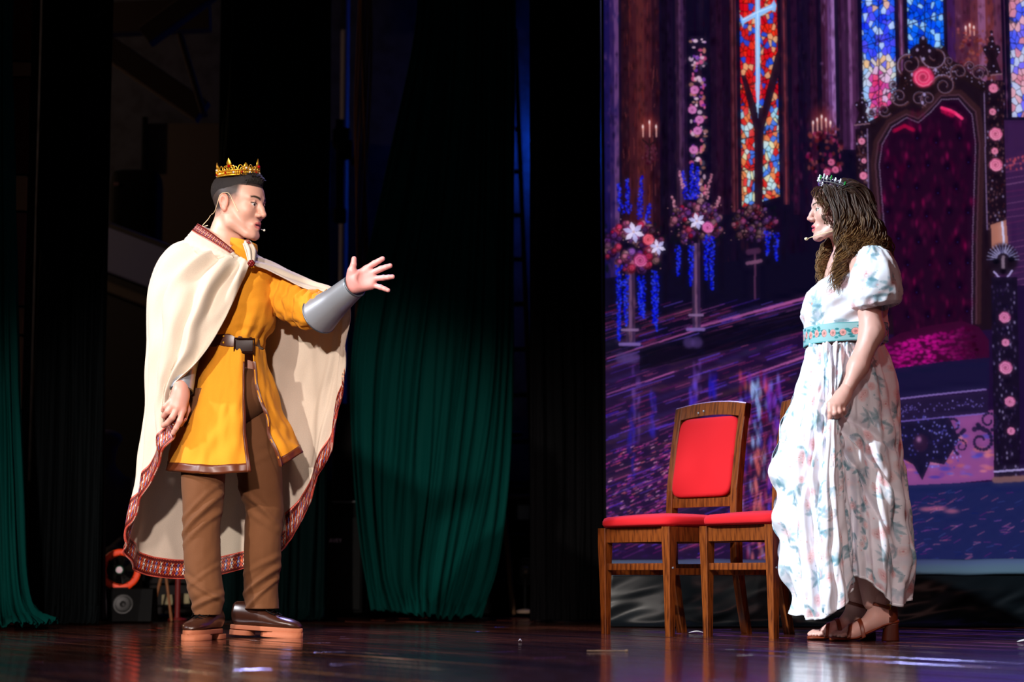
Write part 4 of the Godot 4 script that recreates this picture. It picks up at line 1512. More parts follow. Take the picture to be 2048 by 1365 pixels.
func straight(x0: float, x1: float, z: float, top: float, n := 6, pool := 0.0) -> Array:
	var cols := []
	for k in n:
		var x := lerpf(x0, x1, k / float(n - 1))
		var c := [Vector3(x, top, z), Vector3(x, top * 0.6, z), Vector3(x, 0.5, z), Vector3(x, 0.12, z + pool * 0.15), Vector3(x, 0.02, z + pool * 0.5), Vector3(x, 0.008, z + pool)]
		cols.append(c)
	return cols


func drapes() -> void:
	# the green drape in the middle, drawn aside at its left edge and sweeping in at the foot
	var cols := [
		[Vector3(-0.5149, 3.5736, -11.1), Vector3(-0.5458, 3.1486, -11.1), Vector3(-0.6951, 2.4205, -11.1), Vector3(-0.8108, 1.8401, -11.1), Vector3(-0.8718, 1.348, -11.1), Vector3(-0.8503, 0.7531, -11.1), Vector3(-0.789, 0.2716, -11.05), Vector3(-0.7433, 0.0565, -10.95)],
		[Vector3(-0.3848, 3.5736, -11.1), Vector3(-0.397, 3.1486, -11.1), Vector3(-0.4762, 2.4205, -11.1), Vector3(-0.5687, 1.8401, -11.1), Vector3(-0.6335, 1.348, -11.1), Vector3(-0.67, 0.7531, -11.1), Vector3(-0.6475, 0.2714, -11), Vector3(-0.5849, 0.0478, -10.85)],
		[Vector3(-0.2325, 3.5736, -11.1), Vector3(-0.2398, 3.1486, -11.1), Vector3(-0.2709, 2.4205, -11.1), Vector3(-0.3156, 1.8401, -11.1), Vector3(-0.3628, 1.348, -11.1), Vector3(-0.409, 0.7531, -11.1), Vector3(-0.4596, 0.2713, -10.95), Vector3(-0.4501, 0.0342, -10.75)],
		[Vector3(-0.0941, 3.5736, -11.1), Vector3(-0.0937, 3.1486, -11.1), Vector3(-0.0985, 2.4205, -11.1), Vector3(-0.1061, 1.8401, -11.1), Vector3(-0.1245, 1.348, -11.1), Vector3(-0.1857, 0.7531, -11.1), Vector3(-0.2747, 0.2713, -10.95), Vector3(-0.3327, 0.0245, -10.72)],
		[Vector3(0.0166, 3.5736, -11.1), Vector3(0.0193, 3.1486, -11.1), Vector3(0.0109, 2.4205, -11.1), Vector3(0.0082, 1.8401, -11.1), Vector3(0.0081, 1.348, -11.1), Vector3(-0.0108, 0.8069, -11.1), Vector3(-0.0689, 0.324, -10.98), Vector3(-0.1604, 0.029, -10.75)]]
	pleats("velvet_curtain", "dark green velvet curtain swept aside between the hanging ropes and the ladder", cols, 13.0, 0.035, M.green_velvet, 2.0)
	# dark drapes
	pleats("velvet_curtain", "black velvet curtain behind the crowned performer's head and shoulders", straight(-1.58, -0.98, -10.9, 3.7, 6, 0.1), 9.0, 0.03, M.dark_velvet, 5.0)
	pleats("velvet_curtain", "nearly black velvet curtain between the painted panels and the backstage opening", straight(-2.34, -1.99, -10.0, 3.4, 5, 0.03), 6.0, 0.03, M.black_velvet, 8.0)
	pleats("velvet_curtain", "teal velvet curtain with its foot spreading on the boards at the stage edge", [
		[Vector3(-2.5428, 3.1112, -9.4), Vector3(-2.5018, 1.7349, -9.4), Vector3(-2.4675, 0.5836, -9.4), Vector3(-2.428, 0.133, -9.3), Vector3(-2.3725, 0.0267, -9.1)],
		[Vector3(-2.4373, 3.1112, -9.4), Vector3(-2.398, 1.7349, -9.4), Vector3(-2.3492, 0.5836, -9.4), Vector3(-2.2981, 0.133, -9.3), Vector3(-2.2411, 0.0224, -9.1)],
		[Vector3(-2.3739, 3.1112, -9.4), Vector3(-2.331, 1.7349, -9.4), Vector3(-2.2672, 0.5836, -9.4), Vector3(-2.2046, 0.1552, -9.3), Vector3(-2.0996, 0.0299, -9.15)],
		[Vector3(-2.385, 3.1418, -9.5), Vector3(-2.3325, 1.7508, -9.5), Vector3(-2.2522, 0.5872, -9.5), Vector3(-2.1895, 0.1313, -9.45), Vector3(-2.0378, 0.0364, -9.35)]], 6.0, 0.028, M.green_velvet, 11.0)
	pleats("velvet_curtain", "black drape hanging beside the left edge of the video wall", straight(0.095, 0.47, -10.75, 3.7, 5, 0.03), 5.0, 0.02, M.black_drape, 14.0)
	pleats("side_drape", "narrow grey drape at the left of the backstage opening", [
		[Vector3(-2.1522, 3.3033, -10.2), Vector3(-2.1187, 1.8622, -10.2), Vector3(-2.0905, 0.8599, -10.2), Vector3(-2.0613, 0.0252, -10.2)],
		[Vector3(-2.127, 3.3183, -10.25), Vector3(-2.0888, 1.8701, -10.25), Vector3(-2.0559, 0.863, -10.25), Vector3(-2.0319, 0.0242, -10.25)],
		[Vector3(-2.0835, 3.3033, -10.2), Vector3(-2.0436, 1.8622, -10.2), Vector3(-2.0162, 0.8599, -10.2), Vector3(-2.0024, 0.0252, -10.2)]], 3.0, 0.015, M.grey_drape, 17.0)


# ---------------------------------------------------------------- backstage
func crate(acc: Acc, lo: Vector3, hi: Vector3, depth: float, bevel := 0.004) -> void:
	box(acc, Vector3((lo.x + hi.x) * 0.5, (lo.y + hi.y) * 0.5, lo.z - depth * 0.5), Vector3(absf(hi.x - lo.x), absf(hi.y - lo.y), depth), bevel)


func backstage() -> void:
	# painted panels stacked up the proscenium post on the far left
	var t := thing("painted_post", "wooden post of stacked tan and red-brown painted panels beside the teal curtain", "post", Vector3(-2.42, 0, -9.75))
	var core := Acc.new()
	box(core, Vector3(0, 1.75, -0.08), Vector3(0.2, 3.5, 0.1), 0.003)
	put(core, "core", M.black, t)
	var tones := [mat(Color(0.3, 0.2, 0.09), 0.8), mat(Color(0.16, 0.05, 0.03), 0.8), mat(Color(0.36, 0.27, 0.15), 0.8), mat(Color(0.24, 0.07, 0.04), 0.8)]
	var edges := [0.0, 0.2, 0.62, 1.02, 1.38, 1.52, 1.98, 2.16, 2.64, 2.72, 3.3]
	for k in edges.size() - 1:
		var a := Acc.new()
		box(a, Vector3(0, (edges[k] + edges[k + 1]) * 0.5, -0.02), Vector3(0.17, edges[k + 1] - edges[k] - 0.012, 0.03), 0.004)
		put(a, "panel", tones[[1, 2, 3, 2, 0, 3, 2, 1, 0, 1][k]], t)
	# what the opening shows: a pale wall panel, a stair parapet, a black case, beams
	var wall := Acc.new()
	var q0 := Vector3(-2.3632, 3.1223, -12.95)
	var q1 := Vector3(-1.8365, 1.0271, -12.95)
	crate(wall, Vector3(q0.x, 0.0, -12.95), Vector3(q1.x, q0.y, -12.95), 0.1)
	var t2 := thing("wall_panel", "plain grey-brown board wall seen through the backstage opening", "panel", Vector3.ZERO)
	put(wall, "board", three_way(mat(Color(0.3, 0.26, 0.23), 0.9), 1.0), t2)
	var post := Acc.new()
	beam(post, Vector3(-2.347, 2.8124, -12.93), Vector3(-2.3475, 3.1537, -12.93), 0.03, 0.04)
	put(post, "edge_strip", M.black, t2)
	var par := thing("stair_parapet", "sloping pale blue parapet of a backstage stair behind the cape", "parapet", Vector3.ZERO)
	var pa := Acc.new()
	beam(pa, Vector3(-2.5296, 2.2409, -12.2), Vector3(-1.6146, 1.8672, -11.9), 0.28, 0.12, 0.01, Vector3.UP)
	put(pa, "slab", mat(Color(0.46, 0.48, 0.62), 0.85), par)
	pa = Acc.new()
	beam(pa, Vector3(-2.5223, 2.3657, -12.15), Vector3(-1.6099, 1.9923, -11.85), 0.025, 0.16, 0.005, Vector3.UP)
	put(pa, "coping", mat(Color(0.2, 0.19, 0.2), 0.8), par)
	pa = Acc.new()
	hard_loft(pa, [PackedVector3Array([Vector3(-2.5267, 2.1197, -12.2), Vector3(-1.6128, 1.7497, -11.9), Vector3(-1.5864, 0.0121, -11.9), Vector3(-2.4781, 0.0239, -12.2)]), PackedVector3Array([Vector3(-2.5516, 2.1381, -12.32), Vector3(-1.6291, 1.7649, -12.02), Vector3(-1.6025, 0.0156, -12.02), Vector3(-2.5027, 0.0276, -12.32)])])
	put(pa, "base_wall", mat(Color(0.09, 0.08, 0.08), 0.9), par)
	pa = Acc.new()
	box(pa, Vector3(-2.4, 1.06, -12.6), Vector3(0.6, 2.12, 0.4), 0.004)
	put(pa, "landing", M.dark_wall, par)
	pa = Acc.new()
	beam(pa, Vector3(-2.5239, 1.9987, -12.2), Vector3(-1.611, 1.6266, -11.9), 0.06, 0.1, 0.01, Vector3.UP)
	put(pa, "skirting", mat(Color(0.3, 0.26, 0.22), 0.85), par)
	var case := thing("equipment_case", "black rounded equipment case with a small pale sticker on the stair parapet", "case", Vector3.ZERO)
	var ca := Acc.new()
	var rings := []
	for e in [[2.125, 0.98], [2.3, 1.0], [2.62, 1.0], [2.68, 0.96], [2.71, 0.86], [2.722, 0.6], [2.725, 0.1]]:
		var c := Vector3(-2.315, e[0], -12.52)
		rings.append(ring_of(c, 0.155 * e[1], 0.1 * e[1], 28, 0.0, 0.0, 5.0))
	loft(ca, rings)
	put(ca, "shell", M.black, case)
	var stick := Acc.new()
	box(stick, Vector3(-2.4237, 2.6235, -12.418), Vector3(0.03, 0.02, 0.003), 0.0)
	put(stick, "sticker", mat(Color(0.5, 0.36, 0.36), 0.7), case)
	for e in [[Vector3(-2.4911, 3.4735, -12.4), Vector3(-1.8991, 3.0655, -12.4), 0.14], [Vector3(-2.2432, 3.51, -12.3), Vector3(-1.8508, 3.808, -12.3), 0.12], [Vector3(-2.5648, 3.7295, -12.7), Vector3(-1.9083, 3.7619, -12.7), 0.2], [Vector3(-2.013, 3.4989, -12.2), Vector3(-1.8591, 3.0045, -12.2), 0.03]]:
		var b := Acc.new()
		beam(b, e[0], e[1], e[2], 0.12, 0.006, Vector3.UP)
		var o := put(b, "roof_beam", mat(Color(0.16, 0.1, 0.075), 0.9), self)
		tag(o, "dim brown timber beam high in the backstage opening", "beam", "timber beams above the backstage opening")
	# the seated helper, hardly visible in the dark
	field_new()
	var hx := Vector3(-2.24, 0, -11.3)
	oval(Vector3(0, 0.93, 0.02), Vector3(0.075, 0.1, 0.09), 0.02)
	oval(Vector3(0.02, 0.985, 0.03), Vector3(0.085, 0.05, 0.1), 0.02)
	cap(Vector3(0, 0.86, 0), Vector3(0, 0.78, -0.01), 0.05, 0.06, 0.03)
	chain([Vector3(0, 0.7, -0.01), Vector3(0, 0.45, -0.02), Vector3(0, 0.28, 0)], [0.14, 0.13, 0.15], 0.05)
	for s in [-1.0, 1.0]:
		chain([Vector3(s * 0.15, 0.72, 0), Vector3(s * 0.2, 0.48, 0.03), Vector3(s * 0.1, 0.36, 0.24)], [0.055, 0.045, 0.035], 0.03)
		chain([Vector3(s * 0.09, 0.28, 0.02), Vector3(s * 0.13, 0.33, 0.36), Vector3(s * 0.12, 0.06, 0.32), Vector3(s * 0.12, 0.04, 0.42)], [0.085, 0.06, 0.045, 0.035], 0.03)
	var he := Acc.new()
	bake(he, 0.016, Transform3D.IDENTITY, func(p): return Color(0.012, 0.011, 0.012))
	var skin := mat(Color.WHITE, 0.9)
	skin.vertex_color_use_as_albedo = true
	var helper := thing("person", "seated person in dark clothes and cap, a dim silhouette behind the orange fan", "person", hx)
	put(he, "body", skin, helper)
	var stool := thing("low_stool", "low black stool under the seated silhouette", "stool", hx)
	var so := Acc.new()
	lathe(so, [Vector2(0.15, 0.08), Vector2(0.17, 0.09), Vector2(0.17, 0.11), Vector2(0.15, 0.12)], 20)
	put(so, "seat", M.black, stool)
	for k in 4:
		var l := Acc.new()
		var a := PI / 4 + PI / 2 * k
		tube(l, [Vector3(cos(a) * 0.15, 0, sin(a) * 0.15), Vector3(cos(a) * 0.11, 0.09, sin(a) * 0.11)], 0.012)
		put(l, "leg", M.black, stool)
	# stage monitor with the fan on top
	var mon := thing("floor_monitor", "black wedge floor monitor under the orange fan", "speaker", Vector3(-1.9348, 0.0114, -10.5))
	var mo := Acc.new()
	hard_loft(mo, [PackedVector3Array([Vector3(-0.125, 0, 0.09), Vector3(-0.125, 0.16, 0.05), Vector3(-0.125, 0.165, -0.08), Vector3(-0.125, 0, -0.12)]), PackedVector3Array([Vector3(0.125, 0, 0.09), Vector3(0.125, 0.16, 0.05), Vector3(0.125, 0.165, -0.08), Vector3(0.125, 0, -0.12)])])
	put(mo, "cabinet", mat(Color(0.022, 0.022, 0.024), 0.7), mon)
	mo = Acc.new()
	lathe(mo, [Vector2(0.05, 0.0), Vector2(0.05, 0.006), Vector2(0.04, 0.002), Vector2(0.02, -0.004), Vector2(0.014, 0.003), Vector2(0.002, 0.006)], 24, Transform3D(Basis(Vector3.RIGHT, PI / 2 - 0.24), Vector3(-0.02, 0.085, 0.071)))
	put(mo, "cone", mat(Color(0.09, 0.09, 0.085), 0.5), mon)
	var fan := thing("electric_fan", "small fan with a bright orange ring and pale hub standing on the floor monitor", "fan", Vector3(-1.9858, 0.2675, -10.5))
	var ring := []
	for k in 49:
		var a := TAU * k / 48
		ring.append(Vector3(cos(a), sin(a), 0) * 0.088)
	var fa := Acc.new()
	tube(fa, ring, 0.0085, 10, false, 2.2)
	put(fa, "ring", M.orange, fan)
	fa = Acc.new()
	for r in [0.03, 0.045, 0.06, 0.073]:
		var rr := []
		for k in 37:
			var a := TAU * k / 36
			rr.append(Vector3(cos(a) * r, sin(a) * r, 0.014))
		tube(fa, rr, 0.0012, 5, false)
	for k in 12:
		var a := TAU * k / 12
		tube(fa, [Vector3(cos(a) * 0.02, sin(a) * 0.02, 0.016), Vector3(cos(a) * 0.082, sin(a) * 0.082, 0.012)], 0.0012, 5)
	put(fa, "grille", mat(Color(0.07, 0.06, 0.05), 0.5), fan)
	for k in 5:
		var b := Acc.new()
		var a := TAU * k / 5
		var g := drape([[polar(0.016, a - 0.2, 0.004), polar(0.074, a - 0.12, 0.008)], [polar(0.016, a + 0.4, -0.004), polar(0.076, a + 0.55, -0.008)]], 6, 6)
		sheet(b, g, 0.002)
		put(b, "blade", mat(Color(0.06, 0.055, 0.04), 0.4), fan)
	fa = Acc.new()
	lathe(fa, [Vector2(0.022, 0.006), Vector2(0.022, 0.018), Vector2(0.017, 0.022), Vector2(0.002, 0.023)], 24, Transform3D(Basis(Vector3.RIGHT, PI / 2), Vector3.ZERO))
	var hub := put(fa, "hub", mat(Color(0.05, 0.3, 0.2), 0.5), fan)
	fa = Acc.new()
	lathe(fa, [Vector2(0.017, 0.0), Vector2(0.017, 0.003), Vector2(0.002, 0.004)], 20, Transform3D(Basis(Vector3.RIGHT, PI / 2), Vector3(0, 0, 0.0225)))
	put(fa, "hub_sticker", mat(Color(0.85, 0.75, 0.78), 0.5), hub)
	fa = Acc.new()
	beam(fa, Vector3(0, -0.088, -0.01), Vector3(0, -0.106, -0.01), 0.09, 0.05)
	put(fa, "foot", mat(Color(0.06, 0.05, 0.05), 0.6), fan)
	# a yellow stool frame, a red pole, two pale boxes, a lattice of shelf
	var ys := thing("folding_stand", "yellow wooden folding stand with splayed legs behind the trouser leg", "stand", Vector3(-1.8329, 0.0027, -10.9))
	for e in [[-0.06, -0.02], [0.05, 0.03]]:
		var l := Acc.new()
		beam(l, Vector3(e[0], 0, 0.02), Vector3(e[1] * 0.3, 0.26, 0), 0.014, 0.014)
		put(l, "leg", mat(Color(0.5, 0.28, 0.05), 0.6), ys)
	var yt := Acc.new()
	box(yt, Vector3(0, 0.265, 0), Vector3(0.1, 0.015, 0.1), 0.003)
	put(yt, "top", mat(Color(0.4, 0.22, 0.05), 0.6), ys)
	var rp := Acc.new()
	lathe(rp, [Vector2(0.05, 0.0), Vector2(0.05, 0.012), Vector2(0.014, 0.02), Vector2(0.014, 0.42), Vector2(0.004, 0.424)], 18)
	tag(put(rp, "red_post", mat(Color(0.42, 0.05, 0.03), 0.6), self, Vector3(-1.7729, 0.0005, -11)), "dark red post standing behind the trouser leg", "post")
	for e in [[341, 1200, 22, 20, "pale box on the backstage shelf between the yellow stand and the red post"], [376, 1198, 18, 20, "pale box on the backstage shelf beyond the red post, half behind the trouser leg"], [352, 1163, 16, 8, "flat pale box on the upper board of the low backstage shelf"]]:
		var b := Acc.new()
		var c := Vector3((e[0] - 1024) / 4120.0 * 11.2, 0.24 + (1152 - e[1]) / 4120.0 * 11.2, -11.2)
		box(b, c, Vector3(e[2], e[3], 20) / 4120.0 * 11.2, 0.003)
		tag(put(b, "paper_box", mat(Color(0.6, 0.56, 0.42), 0.8), self), e[4], "box", "pale boxes on the backstage shelf")
	var sh := thing("low_shelf", "low dark shelf holding small pale boxes behind the performer's leg", "shelf", Vector3(-1.83, 0, -11.22))
	for y in [0.012, 0.078, 0.195, 0.25]:
		var b := Acc.new()
		box(b, Vector3(0, y - 0.002, 0), Vector3(0.3, 0.012, 0.16), 0.002)
		put(b, "board", M.black, sh)
	for x in [-0.15, 0.15]:
		var b := Acc.new()
		box(b, Vector3(x, 0.13, 0), Vector3(0.012, 0.26, 0.16), 0.002)
		put(b, "side", M.black, sh)
	# loudspeaker on the right of the cape
	var sp := thing("loudspeaker", "tall black loudspeaker with a pale nameplate between the dark curtains", "speaker", Vector3(-0.9041, 0.0139, -11.25))
	var sa := Acc.new()
	box(sa, Vector3(0, 0.33, -0.12), Vector3(0.19, 0.62, 0.24), 0.008)
	put(sa, "cabinet", mat(Color(0.022, 0.02, 0.02), 0.75), sp)
	sa = Acc.new()
	box(sa, Vector3(0.0, 0.29, 0.004), Vector3(0.165, 0.5, 0.008), 0.003)
	put(sa, "grille", mat(Color(0.028, 0.025, 0.024), 0.6), sp)
	sa = Acc.new()
	box(sa, Vector3(0, 0.625, 0.004), Vector3(0.15, 0.012, 0.008), 0.002)
	put(sa, "handle", mat(Color(0.09, 0.08, 0.08), 0.5), sp)
	var text := TextMesh.new()
	var font := SystemFont.new()
	font.font_names = PackedStringArray(["Droid Sans"])
	font.font_weight = 700
	font.font_italic = true
	text.font = font
	text.text = "AVEY"
	text.font_size = 24
	text.pixel_size = 0.0012
	text.depth = 0.004
	put_mesh(text, "nameplate", mat(Color(0.62, 0.55, 0.6), 0.4), sp, Vector3(-0.055, 0.415, 0.01))
	var sp2 := thing("flight_case", "dark case standing on top of the tall loudspeaker", "case", Vector3(-0.9041, 0.0139, -11.25) + Vector3(0, 0.645, 0))
	sa = Acc.new()
	box(sa, Vector3(-0.015, 0.26, -0.12), Vector3(0.13, 0.52, 0.2), 0.006)
	put(sa, "body", mat(Color(0.06, 0.05, 0.042), 0.8), sp2)
	sa = Acc.new()
	box(sa, Vector3(-0.015, 0.25, -0.016), Vector3(0.135, 0.02, 0.012), 0.002)
	put(sa, "strap", M.black, sp2)
	# ropes, a conduit and the winch on the wall
	var rope := thing("hanging_ropes", "bundle of brown ropes hanging beside the green curtain", "rope", Vector3(-0.8777, 1.5739, -11.9))
	for k in 9:
		var r := Acc.new()
		var pts := []
		for j in 25:
			var f := j / 24.0
			pts.append(Vector3((k - 4) * 0.0085 + 0.012 * sin(f * 9.0 + k) - f * 0.0, -0.02 * hsh(k) + f * 2.65 + (1.0 - f) * 0.06 * hsh(k * 3.1), 0.014 * cos(k * 2.4 + f * 5.0)))
		tube(r, pts, 0.0075, 7)
		put(r, "strand", M.rope, rope)
	var pipe := Acc.new()
	for e in [[672, 690], [702, 708]]:
		var a := Vector3(-1.1118, 1.972, -12.9)
		var x: float = (e[0] + e[1]) * 0.5
		var px := (x - 1024) / 4120.0 * 12.9
		tube(pipe, [Vector3(px, 1.2, -12.95), Vector3(px, 4.2, -12.95)], (e[1] - e[0]) / 4120.0 * 6.4, 12)
		break
	tag(put(pipe, "wall_conduit", mat(Color(0.45, 0.43, 0.48), 0.6), self), "grey conduit running up the back wall beside the ropes", "pipe")
	var winch := thing("wall_winch", "black winch mechanism fixed to the conduit beside the hanging ropes", "winch", Vector3.ZERO)
	var wi := Acc.new()
	box(wi, Vector3(-1.0584, 2.9429, -12.6), Vector3(0.11, 0.13, 0.1), 0.015)
	lathe(wi, [Vector2(0.05, -0.05), Vector2(0.062, -0.045), Vector2(0.062, 0.045), Vector2(0.05, 0.05)], 20, Transform3D(Basis(Vector3.FORWARD, PI / 2), Vector3(-1.0349, 2.8628, -12.55)))
	put(wi, "drum", M.black, winch)
	wi = Acc.new()
	beam(wi, Vector3(-1.072, 3.0634, -12.6), Vector3(-1.066, 2.4319, -12.6), 0.05, 0.05)
	put(wi, "bracket", M.black, winch)
	wi = Acc.new()
	box(wi, Vector3(-1.0628, 2.45, -12.56), Vector3(0.08, 0.09, 0.07), 0.01)
	put(wi, "motor", M.black, winch)
	wi = Acc.new()
	beam(wi, Vector3(-0.9893, 2.8732, -12.6), Vector3(-0.9822, 2.7784, -12.6), 0.03, 0.03)
	put(wi, "lever", M.black, winch)
	# ladder in the gap right of the green drape
	var lad := thing("wooden_ladder", "dark wooden ladder leaning against the blue back wall between two curtains", "ladder", Vector3.ZERO)
	var r0 := Vector3(0.1539, 0.0045, -12.3)
	var r1 := Vector3(0.0192, 3.7187, -12.9)
	var side := Vector3(-0.36, 0, 0)
	for s in [Vector3.ZERO, side]:
		var l := Acc.new()
		beam(l, r0 + s, r1 + s, 0.03, 0.055)
		put(l, "rail", mat(Color(0.1, 0.065, 0.05), 0.7), lad)
	for k in 12:
		var p := r0.lerp(r1, 0.05 + 0.077 * k)
		var l := Acc.new()
		beam(l, p, p + side, 0.028, 0.03, 0.003, Vector3.UP)
		put(l, "rung", mat(Color(0.1, 0.065, 0.05), 0.7), lad)
	# blue work lamp high behind the drape, lighting that strip of wall
	var lamp := thing("work_lamp", "blue work lamp high on the back wall behind the green curtain", "lamp", Vector3(0.36, 3.0, -13.18))
	var la := Acc.new()
	ball(la, Vector3.ZERO, Vector3(0.05, 0.05, 0.05))
	var bulb := mat(Color(0.05, 0.1, 0.3), 0.4)
	bulb.emission_enabled = true
	bulb.emission = Color(0.1, 0.4, 1.0)
	bulb.emission_energy_multiplier = 1.5
	put(la, "bulb", bulb, lamp)
	la = Acc.new()
	box(la, Vector3(0, 0.02, -0.05), Vector3(0.08, 0.1, 0.05), 0.005)
	put(la, "bracket", M.black, lamp)
	var om := OmniLight3D.new()
	om.name = "lamp_light"
	om.light_color = Color(0.08, 0.35, 1.0)
	om.light_energy = 0.8
	om.light_size = 0.05
	om.omni_range = 20.0
	om.omni_attenuation = 2.0
	om.shadow_enabled = true
	om.position = Vector3(0, 0, 0.07)
	lamp.add_child(om)
	var lamp2 := thing("work_lamp", "dim warm work lamp on the left wall of the backstage", "lamp", Vector3(-5.4, 3.4, -12.0))
	la = Acc.new()
	ball(la, Vector3(0.03, 0, 0), Vector3(0.05, 0.05, 0.05))
	var bulb2 := mat(Color(0.3, 0.25, 0.2), 0.4)
	bulb2.emission_enabled = true
	bulb2.emission = Color(1.0, 0.8, 0.62)
	bulb2.emission_energy_multiplier = 1.0
	put(la, "bulb", bulb2, lamp2)
	la = Acc.new()
	box(la, Vector3(-0.03, 0, 0), Vector3(0.05, 0.1, 0.08), 0.005)
	put(la, "bracket", M.black, lamp2)
	var om2 := OmniLight3D.new()
	om2.name = "lamp_light"
	om2.light_color = Color(1.0, 0.8, 0.64)
	om2.light_energy = 1.8
	om2.light_size = 0.05
	om2.omni_range = 20.0
	om2.omni_attenuation = 2.0
	om2.shadow_enabled = true
	om2.position = Vector3(0.1, 0, 0)
	lamp2.add_child(om2)
	# low things in the gap
	var pole := Acc.new()
	tube(pole, Array([Vector3(0.0057, 0.0178, -11.9), Vector3(-0.0173, 0.3028, -11.95), Vector3(-0.0465, 0.5917, -12)]), 0.016, 8)
	tag(put(pole, "wooden_pole", mat(Color(0.4, 0.28, 0.18), 0.8), self), "pale wooden pole leaning at the foot of the green curtain", "pole")
	var pf := thing("pedestal_fan", "small black pedestal fan on a pale base at the curtain gap", "fan", Vector3(0.0751, 0.0217, -12))
	var pa2 := Acc.new()
	lathe(pa2, [Vector2(0.05, 0.0), Vector2(0.052, 0.012), Vector2(0.04, 0.02), Vector2(0.01, 0.024)], 18)
	put(pa2, "base", mat(Color(0.5, 0.42, 0.35), 0.6), pf)
	pa2 = Acc.new()
	tube(pa2, [Vector3(0, 0.02, 0), Vector3(0, 0.2, 0)], 0.008, 8)
	put(pa2, "stem", M.black, pf)
	pa2 = Acc.new()
	for k in 4:
		var rr := []
		for j in 29:
			rr.append(Vector3(0.005, 0.24, 0.02) + polar(0.02 + k * 0.018, TAU * j / 28, 0.012))
		tube(pa2, rr, 0.0025, 5, false)
	for k in 16:
		tube(pa2, [Vector3(0.005, 0.24, 0.03) + polar(0.01, TAU * k / 16, 0), Vector3(0.005, 0.24, 0.02) + polar(0.074, TAU * k / 16, 0)], 0.002, 5)
	put(pa2, "cage", M.black, pf)
	pa2 = Acc.new()
	lathe(pa2, [Vector2(0.03, -0.02), Vector2(0.032, 0.0), Vector2(0.02, 0.02), Vector2(0.002, 0.025)], 16, Transform3D(Basis(Vector3.RIGHT, PI / 2), Vector3(0.005, 0.24, 0.0)))
	put(pa2, "motor", mat(Color(0.1, 0.07, 0.05), 0.5), pf)
	var sp3 := thing("rope_drum", "pale ribbed drum with an orange peg at the foot of the black drape", "drum", Vector3(0.2243, 0.0116, -11.1))
	var dr := Acc.new()
	var prof := [Vector2(0.05, 0.0)]
	for k in 8:
		prof.append(Vector2(0.06, 0.002 + k * 0.009))
		prof.append(Vector2(0.063, 0.006 + k * 0.009))
	prof.append(Vector2(0.05, 0.078))
	prof.append(Vector2(0.002, 0.078))
	lathe(dr, prof, 26)
	put(dr, "coil", mat(Color(0.62, 0.62, 0.5), 0.8), sp3)
	dr = Acc.new()
	lathe(dr, [Vector2(0.011, 0.078), Vector2(0.011, 0.155), Vector2(0.003, 0.16)], 12)
	put(dr, "peg", mat(Color(0.5, 0.2, 0.04), 0.6), sp3)
	var cab := thing("wall_shelf", "narrow wall shelf with a coil of cable in the curtain gap", "shelf", Vector3(0.0687, 0.7271, -12.9))
	var cs := Acc.new()
	box(cs, Vector3(0, 0, 0), Vector3(0.2, 0.025, 0.12), 0.002)
	put(cs, "board", mat(Color(0.22, 0.13, 0.09), 0.7), cab)
	var rr2 := []
	for j in 25:
		rr2.append(Vector3(-0.02, 0.05, 0.02) + polar(0.045, TAU * j / 24, 0.0))
	cs = Acc.new()
	tube(cs, rr2, 0.004, 6, false)
	tag(put(cs, "cable_coil", M.black, self, cab.position), "black cable coil resting on the wall shelf", "cable")
	cs = Acc.new()
	box(cs, Vector3(0.0719, 0.6311, -12.92), Vector3(0.075, 0.09, 0.06), 0.003)
	tag(put(cs, "junction_box", mat(Color(0.6, 0.62, 0.68), 0.7), self), "pale junction box on the back wall below the shelf", "box")
	cs = Acc.new()
	tube(cs, Array(spline([Vector3(-0.044, 0.9799, -12.95), Vector3(0.0346, 0.9485, -12.95), Vector3(0.1132, 0.9705, -12.95), Vector3(0.2075, 1.0114, -12.95)], 16)), 0.004, 6)
	tag(put(cs, "wall_cable", M.black, self), "thin black cable sagging across the pale back wall", "cable")
	cs = Acc.new()
	ball(cs, Vector3(0.0184, 1.1008, -12.6), Vector3(0.05, 0.02, 0.05))
	tag(put(cs, "ceiling_hook", M.black, self), "small dark disc fixture on the wall behind the ladder", "fixture")


func polar(r: float, a: float, z: float) -> Vector3:
	return Vector3(cos(a) * r, sin(a) * r, z)


func debris() -> void:
	# scraps left on the boards
	for e in [[1040, 1284, 6, 3, "small crumpled white paper scrap on the boards before the green curtain", "paper scrap"], [1390, 1267, 30, 3, "torn strip of white paper between the chair legs", "paper scrap"], [1487, 1258, 12, 4, "small pale green leaf scrap behind the chairs", "leaf scrap"], [2040, 1285, 26, 3, "white strip of tape lying on the boards before the platform", "tape"]]:
		var d: float = 0.24 * 4120.0 / (e[1] - 1152.0)
		var a := Acc.new()
		var w: float = e[2] / 4120.0 * d
		var g := drape([[Vector3(-w / 2, 0.004, -0.02), Vector3(-w / 2, 0.006, 0.02)], [Vector3(0, 0.012, -0.015), Vector3(0, 0.01, 0.02)], [Vector3(w / 2, 0.005, -0.02), Vector3(w / 2, 0.004, 0.015)]], 8, 4)
		sheet(a, g, 0.002)
		var o := put(a, String(e[5]).replace(" ", "_"), mat(Color(0.45, 0.5, 0.3) if e[5] == "leaf scrap" else Color(0.85, 0.85, 0.85), 0.8), self, Vector3((e[0] - 1024) / 4120.0 * d, 0.0, -d))
		tag(o, e[4], e[5])
	var st := Acc.new()
	tube(st, [Vector3(-0.065, 0.004, 0.004), Vector3(0.055, 0.004, -0.003)], 0.002, 6)
	ball(st, Vector3(0.06, 0.004, -0.003), Vector3(0.006, 0.004, 0.004), 8, 6)
	tag(put(st, "cotton_bud", mat(Color(0.8, 0.7, 0.58), 0.7), self, Vector3(0.3, 0.0, -6.55)), "thin pale stick with a small knob lying on the boards", "stick")


